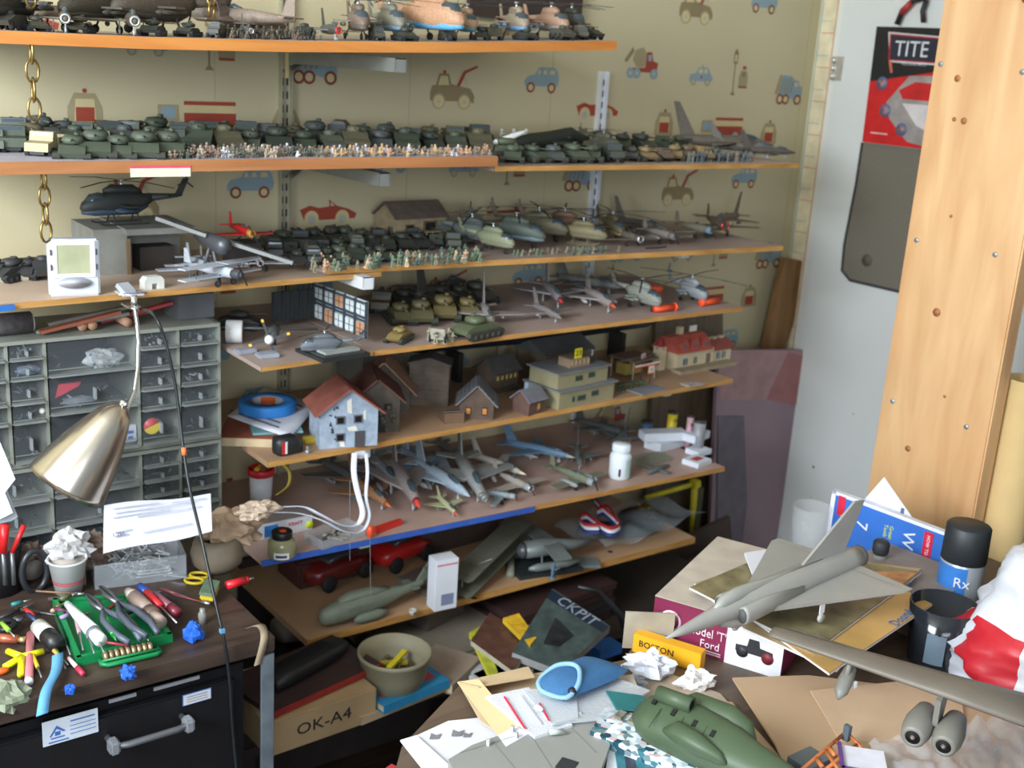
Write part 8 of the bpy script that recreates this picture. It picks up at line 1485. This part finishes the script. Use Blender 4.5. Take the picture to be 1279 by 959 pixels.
# wings: tips from pixels
zw = zj + .034
def toloc(p_): return M_.inverted() @ p_
for s, (px, py), rootf, rootb in ((1, (1133, 746), (957, 757), (1062, 708)), (-1, (966, 681), None, None)):
    tip = toloc(P(px, py, z=zw)); yy = tip.y
    o = [(-.150, math.copysign(.015, yy)), (tip.x + .006, tip.y), (tip.x - .010, tip.y), (-.37, math.copysign(.012, yy))]; n = 4
    b = B(); b.add([(x, y, -.004 + (.0042 if i in (0, 3) else .0012)) for i, (x, y) in enumerate(o)] + [(x, y, -.004 - (.003 if i in (0, 3) else .0008)) for i, (x, y) in enumerate(o)], [(0, 1, 2, 3), (7, 6, 5, 4), (0, 1, 5, 4), (1, 2, 6, 5), (2, 3, 7, 6), (3, 0, 4, 7)]); w_o = b.build('wing', ga, t)
    e = B(); p1, p2 = Vector((-.372, o[3][1] * 1.4, -.003)), Vector((tip.x - .011, tip.y * .95, -.0035)); e.add([p1 + Vector((.022, 0, .0035)), p2 + Vector((.012, 0, .0012)), p2 + Vector((.0126, 0, .0013)), p1 + Vector((.0226, 0, .0036))], [(0, 1, 2, 3)]); e.build('elevon_line', m((110, 110, 104), .7), w_o)
tipf = toloc(P(1070, 627, z=SZ(627, *(P(1070, 700, z=zj + .05))[:2]))); tipf = Vector((-.375, 0, .098))
b = B(); b.prism([(-.245, .018), (-.345, .014), (-.382, .092), (-.360, .095)], -.0018, .0018); b.build('tail_fin', ga, t)
b = B(); b.lathe([(.0150, -L_ + .001), (.0155, -L_ - .006), (.012, -L_ - .007), (.010, -L_ + .004)], 20, (0, 0, .004), 'x', cap=False); b.build('exhaust_nozzle', m((110, 110, 106), .5), t)
for x, y, h_ in ((-.13, 0, .030), (-.25, .045, .036), (-.25, -.045, .036)):
    b = B(); b.tube((x, y, -.002), (x, y, -h_ - .0), .0022, n=8); b.box((x + .004, y + .003, -.015), (.010, .0012, .014)); b.build('landing_leg', whp, t); B().lathe([(.006, -.002), (.0068, 0), (.006, .002)], 14, (x, y, -h_ + .0045), 'y').build('wheel', m((180, 180, 174), .5), t)
b = B(); b.loft([(-.10, -.012, .004, .005, .0), (-.13, -.016, .010, .012), (-.16, -.014, .008, .010), (-.20, -.010, .003, .004)], 12); b.build('belly_fairing', ga, t)
# big wing with pods, fuselage beyond the frame
zb_ = ZB + .135; w0, w1 = P(964, 788, z=zb_), P(1290, 893, z=zb_ + .0); t = E('bomber_wing', tuple(w0), 0, 'long grey-brown bomber wing with hanging engine pods, lower right', 'model plane'); d_ = w1 - w0; d_.z = 0; xd = d_.normalized(); side = Vector((-xd.y, xd.x, 0)); L_ = d_.length + .06; gb = m((112, 104, 94), .5, var=.08)
fr_ = Matrix.Identity(4); zd = (Vector((0, 0, 1)) + side * 0).normalized()
for i in range(3): fr_[i][0] = xd[i]; fr_[i][1] = side[i]; fr_[i][2] = zd[i]
b = B(fr_); vs = []; n = 10
for u, ch, th in ((0, .012, .003), (.02, .015, .0045), (.3, .021, .006), (.6, .028, .008), (1, .041, .012)):
    for k in range(n): a = 2 * PI * k / n; vs.append((L_ * u, ch * math.cos(a) + .0, th * math.sin(a) + (.004 * u)))
b.add(vs, [(i * n + j, i * n + (j + 1) % n, (i + 1) * n + (j + 1) % n, (i + 1) * n + j) for i in range(4) for j in range(n)] + [tuple(range(n)), tuple(range(5 * n - 1, 4 * n - 1, -1))], True); b.build('wing', gb, t)
b = B(fr_); b.box((L_ * .45, .012, .0062), (L_ * .8, .0008, .0008)); b.build('flap_line', m((84, 78, 70), .7), t)
def podat(px, py, z): return P(px, py, z=z) - w0
vd = (side * -1 + Vector((0, 0, -.10))).normalized()    # nacelles point forward of the wing
def nac(pc, r, L1, name, parent, mt):
    f_ = frame(tuple(pc), vd, (0, 0, 1)); b = B(f_); b.lathe([(.002, -L1 * .75), (r * .7, -L1 * .55), (r, -L1 * .1), (r, L1 * .2), (r * .82, L1 * .44), (r * .62, L1 * .5), (r * .5, L1 * .47)], 20, axis='x', cap=False); o = b.build(name, mt, parent); b = B(f_); b.lathe([(r * .56, L1 * .472), (.001, L1 * .46)], 18, axis='x'); b.build('intake_face', m((34, 32, 30), .6), o); b = B(f_); b.lathe([(r * .22, L1 * .46), (.001, L1 * .52)], 12, axis='x'); b.build('fan_hub', m((120, 112, 104), .4), o); return o
pm_ = m((122, 120, 112), .45, var=.06)
pc1 = podat(1148, 905, zb_ - .040); pc2 = podat(1186, 916, zb_ - .040); nac(pc1, .0165, .058, 'engine_nacelle', t, pm_); nac(pc2, .0165, .058, 'engine_nacelle', t, pm_)
pw0 = (pc1 + pc2) / 2; wl_ = podat(1158, 842, zb_); wl_ = xd * ((pw0.dot(xd))) ; b = B(); b.add([wl_ + side * .014 + xd * -.003, wl_ - side * .036 + xd * -.003, pw0 + vd * .004 - xd * .003 + Vector((0, 0, .006)), pw0 - vd * .024 - xd * .003, wl_ + side * .014 + xd * .003, wl_ - side * .036 + xd * .003, pw0 + vd * .004 + xd * .003 + Vector((0, 0, .006)), pw0 - vd * .024 + xd * .003], [(0, 1, 2, 3), (4, 5, 6, 7), (0, 1, 5, 4), (1, 2, 6, 5), (2, 3, 7, 6), (3, 0, 4, 7)]); b.build('engine_pylon', pm_, t)
pc3 = podat(1056, 850, zb_ - .026); f_ = frame(tuple(pc3), (vd + Vector((0, 0, -.5))), (0, 0, 1)); b = B(f_); b.loft([(-.026, 0, .002, .002), (-.018, 0, .006, .007), (.0, 0, .0078, .009), (.016, 0, .0065, .008), (.026, 0, .002, .002)], 14); b.build('outer_tank', pm_, t); B().tube(tuple(pc3 + Vector((0, 0, .004))), tuple(xd * pc3.dot(xd)), .0035, n=8).build('tank_pylon', pm_, t); B().box(tuple(podat(1068, 855, zb_ - .03)), (.004, .003, .008)).build('white_peg', whp, t)
fz = xd * (L_ + .01); b = B(Matrix.Translation(fz) @ frame((0, 0, 0), side * -1, (0, 0, 1))); b.lathe([(.002, -.26), (.02, -.18), (.034, -.05), (.034, .16), (.020, .22), (.002, .25)], 20, axis='x'); b.build('fuselage', gb, t)
for s in (-.12, .12): q = fz + side * s; B().tube((q.x, q.y, -.02), (q.x, q.y, -.1345), .005, n=8).build('display_stand_leg', m((60, 60, 60), .5), t)
# ---- back of the bench: glass, standing magazine, white card, spray can, mug
t = E('drinking_glass', (1.515, 1.135, ZB), 0, 'plain clear drinking glass between purple panel and blue magazine', 'glass'); r = mpp(t.location) * 24; hg = SZ(632, 1.515, 1.135) - ZB; gl = m((235, 240, 240), .04, var=0, trans=1.0); b = B(); b.lathe([(r * .8, 0), (r, hg), (r * .93, hg), (r * .74, .006), (.001, .006)], 32); b.build('glass_wall', glassy('clear_glass', (240, 244, 246), .05, .87), t)
# standing magazine: face towards the camera, leaning back
f0, f1 = P(1026, 705, x=1.60), P(1172, 765, x=1.60); f0 = Vector((1.585, P(1026, 705, x=1.585).y, ZB)); f1 = Vector((1.60, P(1178, 700, x=1.60).y, ZB)); d_ = f1 - f0; Lg = d_.length; hz = SZ(612, f0.x, f0.y) - ZB
t = E('blue_magazine', tuple(f0), math.atan2(d_.y, d_.x), 'blue magazine with white and yellow lettering standing behind the jet', 'magazine'); t.rotation_euler = (0, 0, math.atan2(d_.y, d_.x)); bm2 = m((58, 112, 196), .35, var=.06)
B().box((Lg / 2, .006, hz / 2), (Lg, .008, hz)).build('pages', m((214, 216, 222), .6), t); B().box((Lg / 2, .0012, hz / 2), (Lg, .0012, hz)).build('front_cover', bm2, t); b = B(); b.box((Lg / 2, .0002, hz - .003), (Lg, .0008, .006)); b.box((.004, .0002, hz / 2), (.008, .0008, hz)); b.build('white_border', wp_, t)
ym = m((206, 220, 90), .4); rm_ = m((206, 44, 70), .4); FM = lambda x, z: frame((x, -.0004, z), (0, 0, -1), (1, 0, 0))
text('7', .030, wp_, t, FM(Lg * .30, hz * .62)); text('WE', .030, wp_, t, FM(Lg * .70, hz * .60)); text('Great\nTools', .010, ym, t, FM(Lg * .53, hz * .68)); text('Easy\nFix', .010, ym, t, FM(Lg * .14, hz * .60)); 
for x, z, w_, h_ in ((.10, .80, .014, .035), (.86, .70, .016, .045)): B().box((Lg * x, .0, hz * z), (w_, .001, h_)).build('red_block', rm_, t)
text('HOW TO', .008, wp_, t, FM(Lg * .86, hz * .70)); text('F', .030, wp_, t, FM(Lg * .90, hz * .42)); 
t = E('white_diamond_card', tuple(f0.lerp(f1, .52) + Vector((.02, 0, 0))), 0, 'large white card corner rising behind the blue magazine', 'card'); o_ = t.location; xcd = o_.x; pts = [P(px, py, x=xcd) - o_ for px, py in ((1104, 596), (1150, 662), (1152, 680), (1066, 680), (1068, 637))]; pts[2].z = pts[3].z = 0; B().prism([(p_.y, p_.z) for p_ in pts], 0, .0015, 'x').build('card_sheet', wp_, t); q = P(1127, 638, x=xcd - .001) - o_; B().box((-.001, q.y, q.z), (.0006, .006, .010)).build('dark_print', m((90, 110, 140), .5), t)
t = E('pale_slip', tuple(f0.lerp(f1, .15) + Vector((.015, 0, 0))), 0, 'thin pale card slip left of the white card', 'card'); o_ = t.location; pts = [P(px, py, x=o_.x) - o_ for px, py in ((1064, 618), (1078, 626), (1070, 660), (1050, 655))]; B().prism([(p_.y, p_.z) for p_ in pts] + [(pts[3].y, -.0)], 0, .001, 'x').build('card_sheet', m((206, 210, 220), .6), t)
t = E('black_mesh_wheel', tuple(P(1087, 681, z=ZB + .10)), 0, 'small black ribbed tyre behind the jet exhaust', 'model part'); t.location = (1.50, .985, ZB); b = B(); b.lathe([(.010, .075), (.013, .080), (.013, .094), (.010, .098)], 16); b.build('tyre', m((40, 42, 46), .6), t); B().lathe([(.012, 0), (.012, .075)], 10).build('grey_stub', m((120, 116, 110), .6), t)
lbox('grey_box', (1.50, .93, ZB), .1, (.14, .16, .07), m((136, 126, 120), .6), 'grey-brown box behind the kit box supporting the jet exhaust', 'box')
xc_, yc_ = 1.53, None; yc_ = P(1203, 700, x=xc_).y; t = E('spray_can', (xc_, yc_, ZB), 0, 'spray can with black cap and blue and silver label', 'spray can'); dm = mpp((xc_, yc_, .95)); r = dm * 27; zt = SZ(655, xc_, yc_) - ZB
B().lathe([(r * .94, 0), (r, .003), (r, zt * .66), (r * .93, zt * .68)], 32).build('can_body', m((176, 184, 192), .3, .4, var=.02), t); B().lathe([(r * 1.0, zt * .66), (r * 1.03, zt * .665), (r * 1.0, zt * .985), (r * .93, zt)], 32).build('cap', m((38, 42, 46), .5, var=.03), t)
b = B(); b.add(*curved(r * 1.01, 2.2, 3.95, .004, zt * .64, 14), sm=True); b.build('blue_label', m((56, 120, 196), .35), t); text('Rx', .022, wp_, t, frame((r * 1.03 * math.cos(3.75), r * 1.03 * math.sin(3.75), zt * .5), (-math.sin(3.75), math.cos(3.75), 0), (0, 0, 1))); b = B(); b.add(*curved(r * 1.02, 3.2, 3.7, zt * .16, zt * .32, 6)); b.build('dark_emblem', m((40, 60, 60), .5), t)
xg = 1.40; yg = P(1174, 790, x=xg).y; t = E('black_mug', (xg, yg, ZB), 0, 'black glossy tumbler in front of the spray can', 'cup'); r = mpp((xg, yg, ZB + .06)) * 42; zt = SZ(757, xg, yg) - ZB + .004; b = B(); b.lathe([(r * .72, 0), (r * .80, .004), (r, zt), (r * .95, zt), (r * .74, .008), (.001, .008)], 36); b.build('mug_body', m((34, 38, 44), .12, var=.02), t); b = B(); b.add(*curved(r * .93, 3.3, 3.9, zt * .2, zt * .68, 8), sm=True); b.build('silver_emblem', m((120, 140, 156), .3, .3), t)
# ---- cardboard sheets
cb = m((190, 160, 128), .75, var=.04, scale=6)
flat('cardboard_sheet', [(915, 846), (1010, 843), (1130, 858), (1290, 905), (1290, 1000), (1000, 1000), (968, 928)], .012, cb, 'large bent tan cardboard sheet under the bomber wing', 'cardboard', .003, zs=[.006, .004, .004, 0, 0, 0, .002])
flat('cardboard_sheet', [(870, 878), (914, 876), (975, 945), (940, 955)], .006, m((178, 150, 118), .75, var=.04), 'narrow tan cardboard sheet beside the green fuselage tail', 'cardboard', .003)
flat('cardboard_sheet', [(1012, 862), (1130, 850), (1200, 870), (1210, 930), (1050, 925)], .020, m((198, 168, 138), .75, var=.04), 'upper tan cardboard flap with creased corner', 'cardboard', .002, zs=[0, .004, .0, -.004, -.004])
# orange sprue
sp_m = m((196, 116, 66), .4); t = E('orange_sprue', tuple(ob(1005, 958, .035)), 0, 'orange-brown plastic sprue frame at bottom of the bench', 'sprue'); o_ = t.location
def L2(p0, p1, r=.0022, nm_='sprue_bar', dz=.035): B().tube(tuple(ob(*p0, dz) - o_), tuple(ob(*p1, dz) - o_), r, n=8).build(nm_, sp_m, t)
L2((1000, 962), (1057, 914)); L2((1057, 914), (1080, 938)); L2((1080, 938), (1020, 990)); L2((1030, 962), (1070, 930)); L2((1030, 937), (1052, 968)); L2((1045, 926), (1066, 950))
for p0 in ((1020, 948), (1036, 934), (1052, 945), (1062, 935)): L2(p0, (p0[0] + 7, p0[1] + 10), .003, 'sprue_part')
B().box(tuple(ob(1058, 915, .040) - o_), (.006, .008, .02)).build('grey_part', m((84, 96, 104), .5), t); B().box((.02, .01, -.017), (.04, .03, .034)).build('sprue_support', m((90, 96, 100), .5), t)
t = E('purple_frame_box', tuple(ob(1068, 970, .03)), .75, 'purple edged white box corner at the bottom edge', 'box'); B().box((.02, -.01, .004), (.05, .05, .030)).build('box_body', m((216, 216, 226), .5), t); b = B(); b.box((.02, .0155, .02), (.054, .004, .004)); b.box((-.005, -.01, .02), (.004, .054, .004)); b.build('purple_edge', m((96, 60, 130), .5), t); t.location.z = ZB + .022
# crumpled transparent wrap
t = E('plastic_wrap', tuple(ob(1230, 930, .022)), 0, 'crumpled clear plastic wrap at lower right corner', 'plastic wrap'); o_ = t.location
W_ = [ob(px, py, .03) - o_ for px, py in ((1085, 925), (1120, 1000), (1330, 1000), (1300, 885))]
def fw(u, v): p_ = (W_[0] * (1 - u) + W_[3] * u) * (1 - v) + (W_[1] * (1 - u) + W_[2] * u) * v; return (p_.x, p_.y, .004 + .010 * abs(noise.noise(Vector((u * 9, v * 3, 1)))) * 2 + .006 * noise.noise(Vector((u * 20, v * 7, 3))))
b = B(); b.sheet(40, 24, fw); b.build('wrap_film', glassy('wrap_film', (214, 220, 228), .18, .62), t)
B().box((0, 0, -.009), (.03, .03, .018)).build('wrap_fold', glassy('wrap_fold', (200, 206, 214), .2, .7), t)
# white/red/blue plastic bag
xb_ = 1.40; cen = Vector((1.47, P(1316, 790, x=1.47).y, ZB)); t = E('striped_bag', tuple(cen), 0, 'stuffed white plastic bag with red and blue panels at right edge', 'bag')
bw, br, bb_ = m((208, 210, 218), .45, var=.03), m((190, 36, 48), .45, var=.05), m((44, 88, 160), .35)
b = B(); n = 40; k = 30; vs = []
for i in range(k + 1):
    for j in range(n):
        u = i / k; ph = 2 * PI * j / n; prof = [(0, .125), (.35, .12), (.6, .09), (.75, .078), (.9, .066), (1.0, .012)]
        for (a0, r0), (a1, r1) in zip(prof, prof[1:]):
            if a0 <= u <= a1: rr = r0 + (r1 - r0) * (u - a0) / (a1 - a0); break
        d = Vector((math.cos(ph), math.sin(ph), u * 2.5)); rr *= 1 + .16 * noise.noise(d * 2.2) + .10 * noise.noise(d * 5.2) + .05 * noise.noise(d * 11); vs.append((rr * math.cos(ph), rr * math.sin(ph), u * .215))
fs = [(i * n + j, i * n + (j + 1) % n, (i + 1) * n + (j + 1) % n, (i + 1) * n + j) for i in range(k) for j in range(n)]
b.add(vs, fs, True)
for idx in range(len(fs)):
    i, j = idx // n, idx % n; b.mi[idx] = 0 if i > 14 or i < 5 else (1 if 12 <= j <= 20 and j != 15 else (2 if j > 21 else 0))
bag = b.build('bag_film', [bw, br, bb_], t)
crowds()
finish_labels()
for o in list(COL.objects):
    if o.name.endswith('_shelf') and o.get('category') == 'shelf': o.name = 'wall_shelf'
